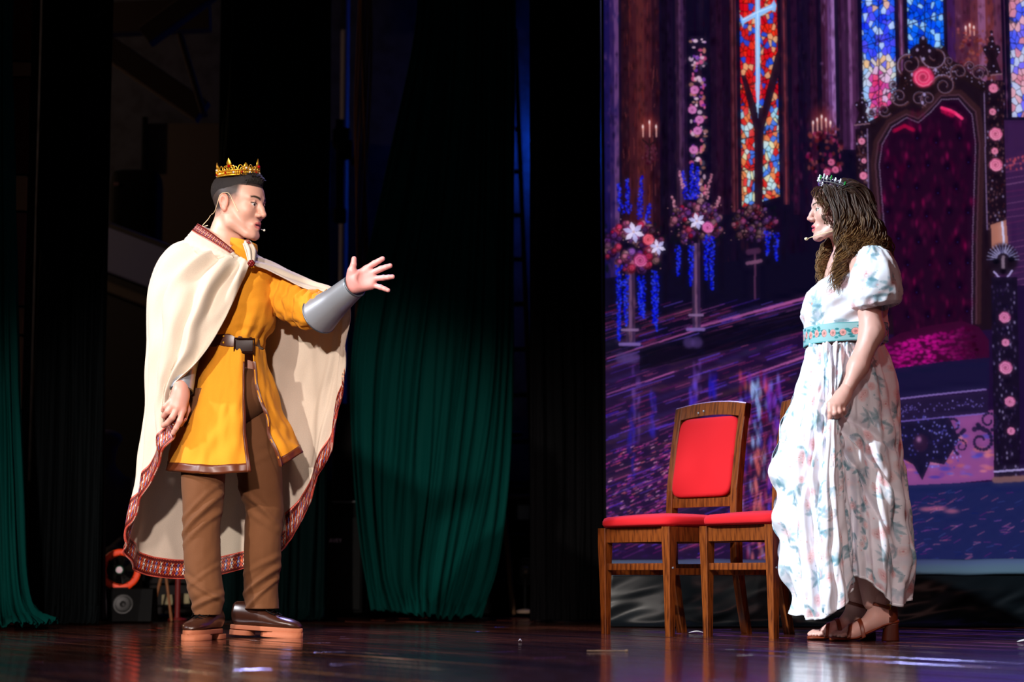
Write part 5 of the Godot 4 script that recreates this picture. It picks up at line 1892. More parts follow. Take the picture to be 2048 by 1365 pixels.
# ---------------------------------------------------------------- people
func head_field(woman: bool) -> void:
	# a head looking along +z, the ear canals level with the origin
	var j := 0.9 if woman else 1.0
	oval(Vector3(0, 0.043, -0.008), Vector3(0.075, 0.083, 0.097), 0.02)
	oval(Vector3(0, 0.028, 0.04), Vector3(0.063, 0.06, 0.054), 0.03)
	oval(Vector3(0, -0.034, 0.034), Vector3(0.058 * j, 0.066, 0.056), 0.03)
	for s in [-1.0, 1.0]:
		oval(Vector3(s * 0.037, -0.022, 0.062), Vector3(0.023, 0.024, 0.024), 0.02)      # cheekbone
		chain([Vector3(s * 0.053 * j, -0.035, -0.005), Vector3(s * 0.05 * j, -0.066, 0.01), Vector3(s * 0.025, -0.103, 0.062)], [0.022, 0.021 * j, 0.017], 0.022)
		cap(Vector3(s * 0.014, 0.026, 0.09), Vector3(s * 0.046, 0.026, 0.075), 0.009, 0.007, 0.015)
	cap(Vector3(-0.01, -0.106, 0.078), Vector3(0.01, -0.106, 0.078), 0.017 * j, 0.017 * j, 0.018)
	oval(Vector3(0, -0.07, 0.073), Vector3(0.03, 0.025, 0.024), 0.014)
	# eye hollows, eyeballs, lids
	for s in [-1.0, 1.0]:
		oval(Vector3(s * 0.032, 0.004, 0.104), Vector3(0.02, 0.0125, 0.016), 0.012, 3)
		oval(Vector3(s * 0.031, 0.003, 0.0785), Vector3(0.0135, 0.0125, 0.0135), 0.003)
		chain([Vector3(s * 0.0455, 0.003, 0.078), Vector3(s * 0.033, 0.0115, 0.089), Vector3(s * 0.019, 0.004, 0.087)], [0.0035, 0.0042, 0.003], 0.004)
		chain([Vector3(s * 0.0455, 0.002, 0.078), Vector3(s * 0.032, -0.0075, 0.0875), Vector3(s * 0.019, 0.002, 0.087)], [0.003, 0.0032, 0.003], 0.004)
	# nose
	var n := 0.85 if woman else 1.0
	chain([Vector3(0, 0.018, 0.09), Vector3(0, -0.008, 0.102), Vector3(0, -0.03, 0.1125)], [0.0085 * n, 0.0085 * n, 0.0115 * n], 0.012)
	for s in [-1.0, 1.0]:
		oval(Vector3(s * 0.0125 * n, -0.035, 0.1), Vector3(0.0085, 0.008, 0.011), 0.008)
		oval(Vector3(s * 0.007, -0.043, 0.108), Vector3(0.0035, 0.003, 0.005), 0.003, 3)
	# lips, parted
	chain([Vector3(-0.022, -0.069, 0.085), Vector3(-0.007, -0.062, 0.0935), Vector3(0.007, -0.062, 0.0935), Vector3(0.022, -0.069, 0.085)], [0.0035, 0.0052, 0.0052, 0.0035], 0.007)
	chain([Vector3(-0.019, -0.073, 0.085), Vector3(0, -0.08, 0.0915), Vector3(0.019, -0.073, 0.085)], [0.0035, 0.0066, 0.0035], 0.007)
	cap(Vector3(-0.016, -0.0705, 0.097), Vector3(0.016, -0.0705, 0.097), 0.0032, 0.0032, 0.003, 2)
	# ears
	for s in [-1.0, 1.0]:
		oval(Vector3(s * 0.0765, 0.004, -0.012), Vector3(0.009, 0.031, 0.019), 0.006)
		oval(Vector3(s * 0.082, 0.014, -0.02), Vector3(0.008, 0.022, 0.013), 0.006)
		oval(Vector3(s * 0.079, -0.022, -0.006), Vector3(0.007, 0.011, 0.009), 0.005)
		oval(Vector3(s * 0.0905, 0.005, -0.01), Vector3(0.0085, 0.018, 0.0095), 0.004, 3)


func face_colour(p: Vector3, tone: Color, woman: bool) -> Color:
	var c := tone
	var ax := absf(p.x)
	var warm := Color(tone.r * 0.98, tone.g * 0.66, tone.b * 0.62)
	# cheeks, ears and nose tip run redder
	c = c.lerp(warm, 0.35 * clampf(1.0 - Vector3(ax - 0.042, p.y + 0.028, p.z - 0.07).length() / 0.035, 0.0, 1.0))
	if ax > 0.072 and absf(p.y) < 0.04 and p.z < 0.012:
		c = c.lerp(warm, 0.75)
	c = c.lerp(warm, 0.4 * clampf(1.0 - Vector3(p.x, p.y + 0.032, p.z - 0.12).length() / 0.018, 0.0, 1.0))
	if not woman:
		# shaven jaw
		var st := smoothstep(-0.03, -0.06, p.y) * smoothstep(0.0, 0.03, p.z) * smoothstep(-0.14, -0.11, p.y)
		c = c.lerp(Color(tone.r * 0.8, tone.g * 0.76, tone.b * 0.76), 0.35 * st)
	# lips
	var lip_y := -0.0705
	var d := Vector2(ax / 0.024, (p.y - lip_y) / 0.0155).length()
	if p.z > 0.078:
		c = c.lerp(Color(0.5, 0.13, 0.12) if not woman else Color(0.6, 0.1, 0.13), 1.0 - smoothstep(0.82, 1.0, d))
		if absf(p.y - lip_y) < 0.0026 and ax < 0.017:
			c = Color(0.06, 0.015, 0.015)
	# brows
	var t := clampf((ax - 0.013) / 0.036, 0.0, 1.0)
	var by := 0.0255 + 0.006 * sin(t * 2.4) - 0.001
	if p.z > 0.05 and ax > 0.009 and ax < 0.055:
		var bw := (0.0062 - 0.0022 * t) * (0.75 if woman else 1.0)
		var brow := smoothstep(1.15, 0.55, absf(p.y - by) / bw) * smoothstep(0.009, 0.014, ax) * smoothstep(0.055, 0.048, ax)
		c = c.lerp(Color(0.03, 0.02, 0.015), brow)
	# eyes
	var e := Vector2(ax - 0.0315, p.y - 0.002)
	if p.z > 0.078 and absf(e.x) < 0.0125 and absf(e.y) < 0.0062 * (1.0 - pow(e.x / 0.0135, 2.0)):
		c = Color(0.62, 0.58, 0.56)
		if Vector2(e.x, e.y).length() < 0.0056:
			c = Color(0.03, 0.015, 0.01)
	elif p.z > 0.07 and absf(e.x) < 0.0145 and e.y > 0.003 and e.y < 0.0085:
		c = Color(0.07, 0.04, 0.03)
	return c


func skin_material() -> StandardMaterial3D:
	var m := mat(Color.WHITE, 0.48)
	m.vertex_color_use_as_albedo = true
	m.subsurf_scatter_enabled = true
	m.subsurf_scatter_strength = 0.08
	return m


func finger(pts: Array, r0: float, r1: float) -> void:
	var radii := []
	for k in pts.size():
		radii.append(lerpf(r0, r1, k / float(pts.size() - 1)) * (1.06 if k % 2 == 1 else 1.0))
	chain(pts, radii, 0.004)


func leg_tube(acc: Acc, rows: Array, z: Array, depth: float, folds: Array, seed: float) -> void:
	# a trouser leg: rows of [y, left, right] with creases; folds of [height, slope, size]
	var n := 56
	var fine := []
	for k in rows.size() - 1:
		for j in 9:
			var t := j / 9.0
			var q := [0, 0, 0, 0]
			for c in 3:
				var a: float = rows[maxi(k - 1, 0)][c]
				var b: float = rows[k][c]
				var d: float = rows[k + 1][c]
				var e: float = rows[mini(k + 2, rows.size() - 1)][c]
				q[c] = cubic_interpolate(b, d, a, e, t)
			q[3] = lerpf(z[k], z[k + 1], t)
			fine.append(q)
	fine.append([rows[-1][0], rows[-1][1], rows[-1][2], z[-1]])
	var rings := []
	for q in fine:
		var c := Vector3((q[1] + q[2]) * 0.5, q[0], q[3])
		var rx: float = (q[2] - q[1]) * 0.5
		var r := PackedVector3Array()
		for k in n:
			var a := TAU * k / n
			var dir := Vector3(cos(a), 0, sin(a))
			var push := 0.0025 * noise.get_noise_3d(cos(a) * 2.0 + seed, q[0] * 14.0, sin(a) * 2.0)
			for f in folds:
				var s: float = (q[0] - f[0] - f[1] * (cos(a) * 0.09)) / f[2]
				var front := smoothstep(-0.5, 0.6, sin(a))
				push += (exp(-s * s) - 0.55 * exp(-(s - 1.4) * (s - 1.4)) - 0.35 * exp(-(s + 1.4) * (s + 1.4))) * f[2] * 0.75 * front * f[3]
			r.append(c + Vector3(dir.x * (rx + push * 0.6), 0, dir.z * (rx * depth + push)))
		rings.append(r)
	loft(acc, rings, true, 1.0, 1.0)


func king() -> void:
	rng.seed = 21
	var root := thing("person", "man in a gold tunic and cream cape stretching out his open hand", "person", Vector3(-1.076, 0, -8.0))
	var skin := Color(0.66, 0.36, 0.27)
	var turn := Basis(Vector3.UP, deg_to_rad(65.0)) * Basis(Vector3.RIGHT, deg_to_rad(4.0)) * Basis(Vector3.FORWARD, deg_to_rad(2.0))
	var hx := Transform3D(turn.scaled(Vector3.ONE * 1.07), Vector3(-0.003, 1.6836, 0))
	var body := Acc.new()
	# torso, hips, limbs under the clothes
	field_new()
	chain([Vector3(0.0037, 1.5023, 0), Vector3(0.0053, 1.3933, 0), Vector3(0.0018, 1.2352, 0), Vector3(-0.0056, 1.0778, 0), Vector3(-0.0119, 0.9798, 0)], [0.055, 0.095, 0.09, 0.085, 0.09], 0.06)
	cap(Vector3(-0.1124, 1.3974, 0.08), Vector3(0.1184, 1.3871, -0.04), 0.05, 0.045, 0.05)
	chain([Vector3(-0.1123, 1.3915, 0.08), Vector3(-0.1641, 1.2033, 0.1), Vector3(-0.1845, 0.9636, 0.175)], [0.045, 0.038, 0.03], 0.03)
	chain([Vector3(0.1321, 1.3891, -0.04), Vector3(0.3307, 1.2514, 0.15), Vector3(0.4598, 1.3276, 0.31)], [0.045, 0.038, 0.03], 0.03)
	chain([Vector3(-0.0809, 0.9345, 0.07), Vector3(-0.0929, 0.4887, 0.16), Vector3(-0.0707, 0.1039, 0.215)], [0.06, 0.045, 0.03], 0.04)
	chain([Vector3(0.0609, 0.9433, -0.03), Vector3(0.1094, 0.5148, -0.05), Vector3(0.0994, 0.1277, -0.08)], [0.06, 0.045, 0.03], 0.04)
	bake(body, 0.014, Transform3D.IDENTITY, func(p): return skin)
	# head and neck
	field_new()
	head_field(false)
	chain([Vector3(0, -0.04, -0.03), Vector3(0, -0.1, -0.04), Vector3(-0.005, -0.2, -0.058)], [0.056, 0.055, 0.066], 0.025)
	cap(Vector3(0, -0.11, 0.005), Vector3(0, -0.135, 0.0), 0.016, 0.012, 0.03)
	bake(body, 0.0027, hx, func(p): return fade_hair(p, face_colour(p, skin, false)))
	# left hand, open, palm to the camera
	field_new()
	var z := 0.33
	chain([Vector3(0.4451, 1.3171, 0.29), Vector3(0.4715, 1.3288, 0.315), Vector3(0.4951, 1.3381, 0.33)], [0.029, 0.027, 0.026], 0.02)
	for e in [[Vector3(0.4781, 1.3457, 0.33), Vector3(0.5289, 1.3867, 0.335)], [Vector3(0.482, 1.3381, 0.33), Vector3(0.5479, 1.3677, 0.335)], [Vector3(0.4839, 1.3267, 0.33), Vector3(0.5535, 1.3453, 0.333)], [Vector3(0.4878, 1.3153, 0.33), Vector3(0.5479, 1.3229, 0.33)]]:
		cap(e[0], e[1], 0.019, 0.0145, 0.02)
	finger([Vector3(0.5289, 1.3886, 0.335), Vector3(0.5595, 1.4061, 0.345), Vector3(0.5765, 1.4153, 0.347), Vector3(0.5894, 1.4232, 0.345)], 0.0115, 0.0092)
	finger([Vector3(0.5499, 1.3712, 0.337), Vector3(0.5844, 1.3845, 0.35), Vector3(0.6014, 1.3899, 0.352), Vector3(0.6181, 1.3959, 0.35)], 0.0115, 0.009)
	finger([Vector3(0.5555, 1.3488, 0.335), Vector3(0.592, 1.3507, 0.348), Vector3(0.611, 1.3521, 0.351), Vector3(0.6278, 1.3542, 0.35)], 0.0108, 0.0085)
	finger([Vector3(0.5478, 1.3267, 0.33), Vector3(0.5824, 1.3158, 0.34), Vector3(0.5976, 1.3098, 0.342), Vector3(0.6107, 1.3042, 0.342)], 0.0098, 0.008)
	finger([Vector3(0.4709, 1.3582, 0.335), Vector3(0.4736, 1.3791, 0.348), Vector3(0.4812, 1.4013, 0.352), Vector3(0.4826, 1.4227, 0.348)], 0.0155, 0.0095)
	oval(Vector3(0.4829, 1.3568, 0.345), Vector3(0.024, 0.022, 0.014), 0.02)
	oval(Vector3(0.5215, 1.3473, 0.358), Vector3(0.022, 0.02, 0.007), 0.016, 3)
	bake(body, 0.0029, Transform3D.IDENTITY, func(p): return Color(0.56, 0.235, 0.21))
	# right hand, back to the camera, holding the cape's edge
	field_new()
	chain([Vector3(-0.1823, 0.9575, 0.2), Vector3(-0.1813, 0.9313, 0.215), Vector3(-0.182, 0.91, 0.22)], [0.031, 0.029, 0.028], 0.02)
	for e in [[Vector3(-0.1925, 0.918, 0.215), Vector3(-0.2168, 0.8906, 0.225)], [Vector3(-0.1859, 0.9138, 0.22), Vector3(-0.2036, 0.8784, 0.235)], [Vector3(-0.1783, 0.9119, 0.22), Vector3(-0.1879, 0.8705, 0.238)], [Vector3(-0.1715, 0.9123, 0.215), Vector3(-0.1701, 0.8598, 0.23)]]:
		cap(e[0], e[1], 0.019, 0.015, 0.018)
	finger([Vector3(-0.2179, 0.892, 0.23), Vector3(-0.2369, 0.8751, 0.228), Vector3(-0.2464, 0.8629, 0.215)], 0.012, 0.0095)
	finger([Vector3(-0.2054, 0.8802, 0.236), Vector3(-0.2254, 0.8554, 0.238), Vector3(-0.2432, 0.8397, 0.22)], 0.0125, 0.0098)
	finger([Vector3(-0.1876, 0.8723, 0.24), Vector3(-0.2066, 0.8321, 0.246), Vector3(-0.2269, 0.8121, 0.235), Vector3(-0.2417, 0.8033, 0.225)], 0.0125, 0.0095)
	finger([Vector3(-0.1694, 0.8614, 0.234), Vector3(-0.1781, 0.8188, 0.246), Vector3(-0.1915, 0.7927, 0.242), Vector3(-0.2041, 0.7745, 0.232)], 0.012, 0.009)
	finger([Vector3(-0.168, 0.9041, 0.2), Vector3(-0.1602, 0.8672, 0.185), Vector3(-0.1702, 0.8325, 0.19), Vector3(-0.1834, 0.809, 0.2)], 0.014, 0.0095)
	bake(body, 0.003, Transform3D.IDENTITY, func(p): return Color(0.55, 0.26, 0.2))
	put(body, "body", skin_material(), root)
	king_hair(root, hx)
	king_clothes(root)
	king_cape(root)
	crown(root.position + hx * Vector3(0, 0.112, -0.012), turn)
	# headset: wire over the ear, loop at the nape, capsule at the mouth
	var mic := thing("headset_microphone", "thin beige headset microphone worn by the crowned man", "microphone", root.position)
	var wire := Acc.new()
	var side := -0.083
	tube(wire, Array(spline([hx * Vector3(-0.058, -0.04, -0.075), hx * Vector3(-0.07, -0.033, -0.055), hx * Vector3(side - 0.004, -0.01, -0.035), hx * Vector3(side - 0.006, 0.03, -0.022), hx * Vector3(side + 0.004, 0.036, 0.004), hx * Vector3(side + 0.012, 0.01, 0.02), hx * Vector3(-0.068, -0.03, 0.045)], 30)), 0.0011, 6)
	tube(wire, Array(spline([hx * Vector3(-0.055, -0.042, -0.08), hx * Vector3(-0.04, -0.055, -0.1), hx * Vector3(-0.035, -0.078, -0.125), hx * Vector3(-0.045, -0.078, -0.095)], 16)), 0.0014, 6)
	put(wire, "wire", M.beige_wire, mic)
	var bead := Acc.new()
	ball(bead, hx * Vector3(0.03, -0.082, 0.103), Vector3.ONE * 0.0045, 10, 8)
	tube(bead, [hx * Vector3(0.03, -0.082, 0.103), hx * Vector3(0.05, -0.075, 0.075)], 0.0014, 6)
	put(bead, "capsule", mat(Color(0.9, 0.88, 0.8), 0.5), mic)


func fade_hair(p: Vector3, c: Color) -> Color:
	# clipped sides: stubble thickens towards the crown
	var hairline := 0.075 - 0.5 * maxf(-p.z + 0.03, 0.0) * 1.1
	if p.z > 0.035:
		hairline = 0.075 - (p.z - 0.035) * 0.2
	var low := lerpf(-0.055, 0.0, smoothstep(-0.05, 0.03, p.z))
	var t := smoothstep(low - 0.005, low + 0.05, p.y + 0.006 * noise.get_noise_2d(p.z * 60.0, p.y * 60.0))
	if p.z > 0.03:
		t *= smoothstep(0.058, 0.028, p.z) if p.y < 0.07 else 1.0
	if absf(p.x) > 0.078 and p.z < 0.012 and p.y < 0.04:
		t = 0.0
	if p.z > 0.05 and p.y < 0.066:
		t = 0.0
	return c.lerp(Color(0.018, 0.014, 0.014), clampf(t, 0.0, 0.96))


func king_hair(root: Node3D, hx: Transform3D) -> void:
	# longer hair on top: a cap with short locks lying forward
	field_new()
	oval(Vector3(0, 0.066, -0.014), Vector3(0.0745, 0.07, 0.0935), 0.01)
	oval(Vector3(0, 0.1, 0.036), Vector3(0.052, 0.027, 0.048), 0.03)
	oval(Vector3(0, 0.055, -0.064), Vector3(0.056, 0.056, 0.044), 0.02)
	var acc := Acc.new()
	bake(acc, 0.0034, hx, func(p): return Color(0.026, 0.021, 0.02), func(p): return 0.0016 * noise.get_noise_3d(p.x * 260.0, p.y * 160.0, p.z * 90.0))
	for k in 1100:
		var a := rng.randf() * TAU
		var r := sqrt(rng.randf())
		var x := cos(a) * r * 0.066
		var z := -0.01 + sin(a) * r * 0.098
		var y := 0.064 + 0.07 * sqrt(maxf(0.02, 1.0 - pow(x / 0.076, 2.0) - pow((z + 0.006) / 0.108, 2.0)))
		var p := Vector3(x, y - 0.002, z)
		var q := p + Vector3(jit(0.006), 0.007 + rng.randf() * 0.004, 0.012 + rng.randf() * 0.01)
		var e := q + Vector3(jit(0.008), -0.003 + jit(0.004), 0.013 + rng.randf() * 0.008)
		if z > 0.03:
			q.z = p.z + 0.006
			e = q + Vector3(jit(0.008), -0.002, 0.005)
		tube(acc, [hx * p, hx * q, hx * e], [0.0022, 0.0019, 0.0005], 4, false, 0.7, Color(0.055, 0.045, 0.042) * rng.randf_range(0.3, 1.6))
	for k in 90:
		# fringe
		var x := lerpf(-0.052, 0.052, k / 89.0)
		var p := Vector3(x, 0.104 - x * x * 6.0, 0.08 - x * x * 9.0)
		var e := p + Vector3(jit(0.008), -0.012 - rng.randf() * 0.012, 0.008 - absf(x) * 0.1)
		tube(acc, [hx * p, hx * (p + Vector3(0, 0.003, 0.008)), hx * e], [0.0028, 0.0024, 0.0005], 4, false, 0.7, Color(0.035, 0.028, 0.026))
	var m := mat(Color.WHITE, 0.7)
	m.metallic_specular = 0.25
	m.vertex_color_use_as_albedo = true
	put(acc, "hair", m, root)


func crown(at: Vector3, turn: Basis) -> void:
	var t := thing("crown", "gold crown with fleur points and red stones on the man's dark hair", "crown", at)
	var tilt := Basis(Vector3.FORWARD, deg_to_rad(-3.0)) * Basis(Vector3.RIGHT, deg_to_rad(4.0))
	var R := 0.081
	var band := Acc.new()
	for h in [0.0, 0.018]:
		var pts := []
		for k in 61:
			var a := TAU * k / 60
			pts.append(tilt * Vector3(cos(a) * R, h, sin(a) * R * 1.05))
		tube(band, pts, 0.0035, 7, false)
	for k in 60:
		var a := TAU * k / 60
		ball(band, tilt * Vector3(cos(a) * R, 0.009, sin(a) * R * 1.05), Vector3(0.0042, 0.006, 0.0042), 8, 6)
	for k in 24:
		var a0 := TAU * k / 24
		var pts := []
		for j in 13:
			var b := PI * j / 12
			var a := a0 + cos(b) * TAU / 48 * 0.9
			pts.append(tilt * Vector3(cos(a) * (R + 0.001), 0.018 + sin(b) * (0.014 if k % 2 == 0 else 0.02), sin(a) * (R * 1.05 + 0.001)))
		tube(band, pts, 0.0019, 5)
	put(band, "band", M.gold, t)
	var ruby := mat(Color(0.6, 0.01, 0.015), 0.12)
	var pearl := mat(Color(0.85, 0.8, 0.72), 0.25)
	for k in 8:
		var a := TAU * (k + 0.35) / 8
		var o := Vector3(cos(a) * R, 0, sin(a) * R * 1.05)
		var out := Vector3(cos(a), 0.12, sin(a)).normalized()
		var up := Vector3(cos(a) * 0.1, 1, sin(a) * 0.1).normalized()
		var side := up.cross(out).normalized()
		var big := 1.0 if k % 2 == 0 else 0.72
		var f := Acc.new()
		tube(f, [tilt * (o + up * 0.016), tilt * (o + up * 0.042 * big)], [0.004, 0.0025], 7)
		var leaf := []
		for q in [[0.028, 0.0], [0.035, 0.008], [0.044, 0.011], [0.055, 0.007], [0.066, 0.0005]]:
			var r := PackedVector3Array()
			for j in 8:
				var b := TAU * j / 8
				r.append(tilt * (o + up * q[0] * big + side * cos(b) * maxf(q[1], 0.0006) + out * sin(b) * maxf(q[1] * 0.45, 0.0005)))
			leaf.append(r)
		loft(f, leaf)
		for s in [-1.0, 1.0]:
			var c := []
			for j in 13:
				var b := j / 12.0 * 4.4
				c.append(tilt * (o + up * (0.026 * big + 0.011 * sin(b) * (1.0 - j * 0.03)) + side * s * (0.004 + 0.0105 - 0.0105 * cos(b) * (1.0 - j * 0.03))))
			tube(f, c, 0.0023, 6)
		put(f, "fleur", M.gold, t)
		var g := Acc.new()
		ball(g, tilt * (o + out * 0.005 + up * (0.033 if k % 2 == 0 else 0.024)), Vector3.ONE * (0.0062 if k % 2 == 0 else 0.0045), 10, 8)
		put(g, "gem", ruby if k % 2 == 0 else pearl, t)
	for k in 16:
		var a := TAU * (k + 0.2) / 16
		var g := Acc.new()
		ball(g, tilt * Vector3(cos(a) * (R + 0.004), 0.009, sin(a) * (R * 1.05 + 0.004)), Vector3.ONE * 0.0042, 8, 6)
		put(g, "gem", pearl if k % 2 == 0 else ruby, t)


func cloth(col: Color, rough := 0.9, sheen := 0.15) -> StandardMaterial3D:
	var m := mat(col, rough)
	m.rim_enabled = sheen > 0.0
	m.rim = sheen
	m.rim_tint = 0.6
	m.albedo_texture = noise_tex(0.09, [[0.0, Color(0.92, 0.92, 0.92)], [1.0, Color(1, 1, 1)]], 51, 256)
	m.uv1_triplanar = true
	m.uv1_scale = Vector3.ONE * 9.0
	return m


func torso_ring(xl: Vector3, xr: Vector3, dz: float, n := 64) -> PackedVector3Array:
	return ring_of((xl + xr) * 0.5, xl.distance_to(xr) * 0.5, dz, n, (xr.y - xl.y) / maxf(xr.x - xl.x, 0.01), 0.0, 2.3)


func king_clothes(root: Node3D) -> void:
	var gold_cloth := cloth(Color(0.85, 0.55, 0.055))
	var leather := mat(Color(0.34, 0.15, 0.06), 0.42)
	# upper tunic
	var t := Acc.new()
	var rows := [[Vector3(-0.0846, 1.1328, 0), Vector3(0.0992, 1.123, 0), 0.135], [Vector3(-0.1007, 1.1643, 0), Vector3(0.1066, 1.1525, 0), 0.15], [Vector3(-0.1053, 1.2056, 0), Vector3(0.1335, 1.1918, 0), 0.165], [Vector3(-0.1061, 1.2549, 0), Vector3(0.1484, 1.247, 0), 0.165], [Vector3(-0.1071, 1.3141, 0), Vector3(0.1534, 1.3141, 0), 0.16], [Vector3(-0.112, 1.3735, 0), Vector3(0.1545, 1.3814, 0), 0.15], [Vector3(-0.1186, 1.417, 0), Vector3(0.1422, 1.423, 0), 0.13], [Vector3(-0.0898, 1.4527, 0), Vector3(0.1064, 1.4567, 0), 0.11], [Vector3(-0.055, 1.4845, 0), Vector3(0.0785, 1.4884, 0), 0.085], [Vector3(-0.0396, 1.5083, 0), Vector3(0.0664, 1.5123, 0), 0.07], [Vector3(-0.032, 1.5242, 0), Vector3(0.0603, 1.5242, 0), 0.066]]
	var rings := []
	for k in rows.size() - 1:
		for j in 6:
			var f := j / 6.0
			var a: Array = rows[k]
			var b: Array = rows[k + 1]
			var ring := torso_ring(a[0].lerp(b[0], f), a[1].lerp(b[1], f), lerpf(a[2], b[2], f))
			var c := Vector3.ZERO
			for p in ring:
				c += p
			c /= ring.size()
			for q in ring.size():
				var p := ring[q]
				var h: float = p.y
				var ang := atan2(p.z - c.z, p.x - c.x)
				# blousing gathers above the belt, slack folds on the chest
				var low := smoothstep(1.3, 1.14, h)
				var push := 0.007 * low * sin(ang * 17.0 + 3.0 * noise.get_noise_2d(ang, h * 3.0)) + 0.008 * noise.get_noise_2d(ang * 2.2 + h * 6.0, h * 9.0 - ang)
				var dg := p.x * 0.8 + h * 1.0
				push += 0.006 * sin(dg * 34.0 + 2.0 * noise.get_noise_2d(p.x * 8.0, h * 8.0)) * smoothstep(1.5, 1.3, h)
				ring[q] = p + (p - c).normalized() * push
			rings.append(ring)
	loft(t, rings, true)
	# the left sleeve, full and creased
	var line := spline([Vector3(0.1139, 1.3678, -0.03), Vector3(0.2009, 1.3127, 0.04), Vector3(0.2756, 1.2675, 0.1), Vector3(0.3393, 1.2539, 0.16), Vector3(0.3771, 1.2757, 0.2)], 60)
	var radii := [0.085, 0.082, 0.078, 0.074, 0.058]
	var srings := []
	var prev := Vector3.ZERO
	for k in 61:
		var f := k / 60.0
		var tan := (line[mini(k + 1, 60)] - line[maxi(k - 1, 0)]).normalized()
		var x := Vector3.UP.cross(tan).normalized() if k == 0 else (prev - tan * prev.dot(tan)).normalized()
		prev = x
		var y := tan.cross(x)
		var ff := f * 4.0
		var r := lerpf(radii[int(minf(ff, 3))], radii[int(minf(ff, 3)) + 1], ff - minf(floorf(ff), 3.0))
		var ring := PackedVector3Array()
		for q in 48:
			var a := TAU * q / 48
			var w := sin(f * 42.0 + 2.2 * sin(a * 1.0 + 0.6) + 2.5 * noise.get_noise_2d(f * 4.0, a))
			var rr := r + 0.0065 * w * smoothstep(0.05, 0.3, f) + 0.006 * noise.get_noise_2d(a * 2.0, f * 9.0)
			ring.append(line[k] + x * cos(a) * rr * 0.9 + y * sin(a) * rr)
		srings.append(ring)
	loft(t, srings, true)
	var tunic := put(t, "tunic", gold_cloth, root)
	# standing collar
	var col := Acc.new()
	var cr := []
	for e in [[0.0, 1.02], [0.012, 1.05], [0.024, 1.03], [0.03, 1.0], [0.03, 0.94], [0.01, 0.9]]:
		cr.append(ring_of(Vector3(0.0211, 1.5202, 0) + Vector3(0, e[0] - 0.006, 0.008), 0.054 * e[1], 0.06 * e[1], 32, -0.25))
	loft(col, cr, false)
	put(col, "collar", gold_cloth, tunic)
	# skirt of the tunic, open at the front slit
	var cols := [
		[Vector3(0.0496, 1.1205, 0.145), Vector3(0.052, 1.0423, 0.155), Vector3(0.0575, 0.8478, 0.19), Vector3(0.076, 0.7132, 0.215), Vector3(0.0879, 0.6258, 0.225)],
		[Vector3(-0.0015, 1.1199, 0.15), Vector3(-0.008, 0.9818, 0.185), Vector3(-0.0123, 0.8068, 0.23), Vector3(-0.0202, 0.6203, 0.26)],
		[Vector3(-0.0672, 1.1233, 0.12), Vector3(-0.1017, 0.9655, 0.155), Vector3(-0.1224, 0.79, 0.2), Vector3(-0.1421, 0.6239, 0.225)],
		[Vector3(-0.1276, 1.1367, 0), Vector3(-0.1948, 0.9602, 0), Vector3(-0.2441, 0.7846, 0), Vector3(-0.2768, 0.6481, 0.01)],
		[Vector3(-0.102, 1.1462, -0.12), Vector3(-0.1417, 0.9728, -0.14), Vector3(-0.1603, 0.8146, -0.15), Vector3(-0.175, 0.6607, -0.16)],
		[Vector3(-0.0054, 1.1444, -0.14), Vector3(-0.0015, 0.9746, -0.16), Vector3(0.0141, 0.8167, -0.18), Vector3(0.0333, 0.6886, -0.2)],
		[Vector3(0.0968, 1.1232, -0.02), Vector3(0.1363, 0.9844, -0.05), Vector3(0.1877, 0.8491, -0.08), Vector3(0.2499, 0.7284, -0.1)],
		[Vector3(0.1028, 1.1105, 0.06), Vector3(0.1298, 0.9742, 0.06), Vector3(0.1713, 0.8199, 0.05), Vector3(0.2385, 0.6942, 0.05)],
		[Vector3(0.0816, 1.121, 0.14), Vector3(0.0846, 1.0477, 0.14), Vector3(0.1105, 0.9288, 0.135), Vector3(0.1494, 0.7952, 0.125), Vector3(0.1903, 0.6542, 0.115)]]
	var g := drape(cols, 150, 60)
	fold(g, func(u, v): return 0.011 * v * sin(u * 31.0 + 2.0 * noise.get_noise_2d(u * 6.0, v * 2.0)) + 0.008 * noise.get_noise_2d(u * 9.0 + v * 1.0, v * 2.2 - u * 4.0))
	var sk := Acc.new()
	sheet(sk, g, 0.004)
	var skirt := put(sk, "tunic_skirt", gold_cloth, root)
	var tr := Acc.new()
	sheet(tr, g, 0.011, 1.0, 1.0, 0, -1, 56, 60)
	put(tr, "hem_trim", leather, skirt)
	tr = Acc.new()
	sheet(tr, g, 0.013, 1.0, 1.0, 0, 4, 8, 60)
	put(tr, "slit_trim", leather, skirt)
	tr = Acc.new()
	sheet(tr, g, 0.013, 1.0, 1.0, 147, 150, 8, 60)
	put(tr, "slit_trim", leather, skirt)
	# belt with buckle and studs
	var b := Acc.new()
	var br := []
	for e in [[-0.001, 1.0], [0.004, 1.03], [0.045, 1.03], [0.05, 1.0], [0.05, 0.93], [-0.001, 0.93]]:
		br.append(ring_of(Vector3(-0.0022, 1.1112, 0) + Vector3(0, e[0], 0), 0.103 * e[1], 0.149 * e[1], 56, -0.09, 0.0, 2.3))
	loft(b, br, false)
	var belt := put(b, "belt", mat(Color(0.3, 0.17, 0.125), 0.34), root)
	b = Acc.new()
	var bc := Vector3(0.0475, 1.1171, 0.158)
	var fr := []
	for q in [[-0.035, -0.026], [0.04, -0.03], [0.04, 0.024], [-0.035, 0.027], [-0.035, -0.026]]:
		fr.append(bc + Vector3(q[0], q[1], -absf(q[0]) * 0.15))
	tube(b, fr, 0.005, 7)
	box(b, bc + Vector3(0.002, -0.002, -0.004), Vector3(0.068, 0.046, 0.006), 0.002)
	put(b, "buckle", mat(Color(0.12, 0.05, 0.035), 0.3), belt)
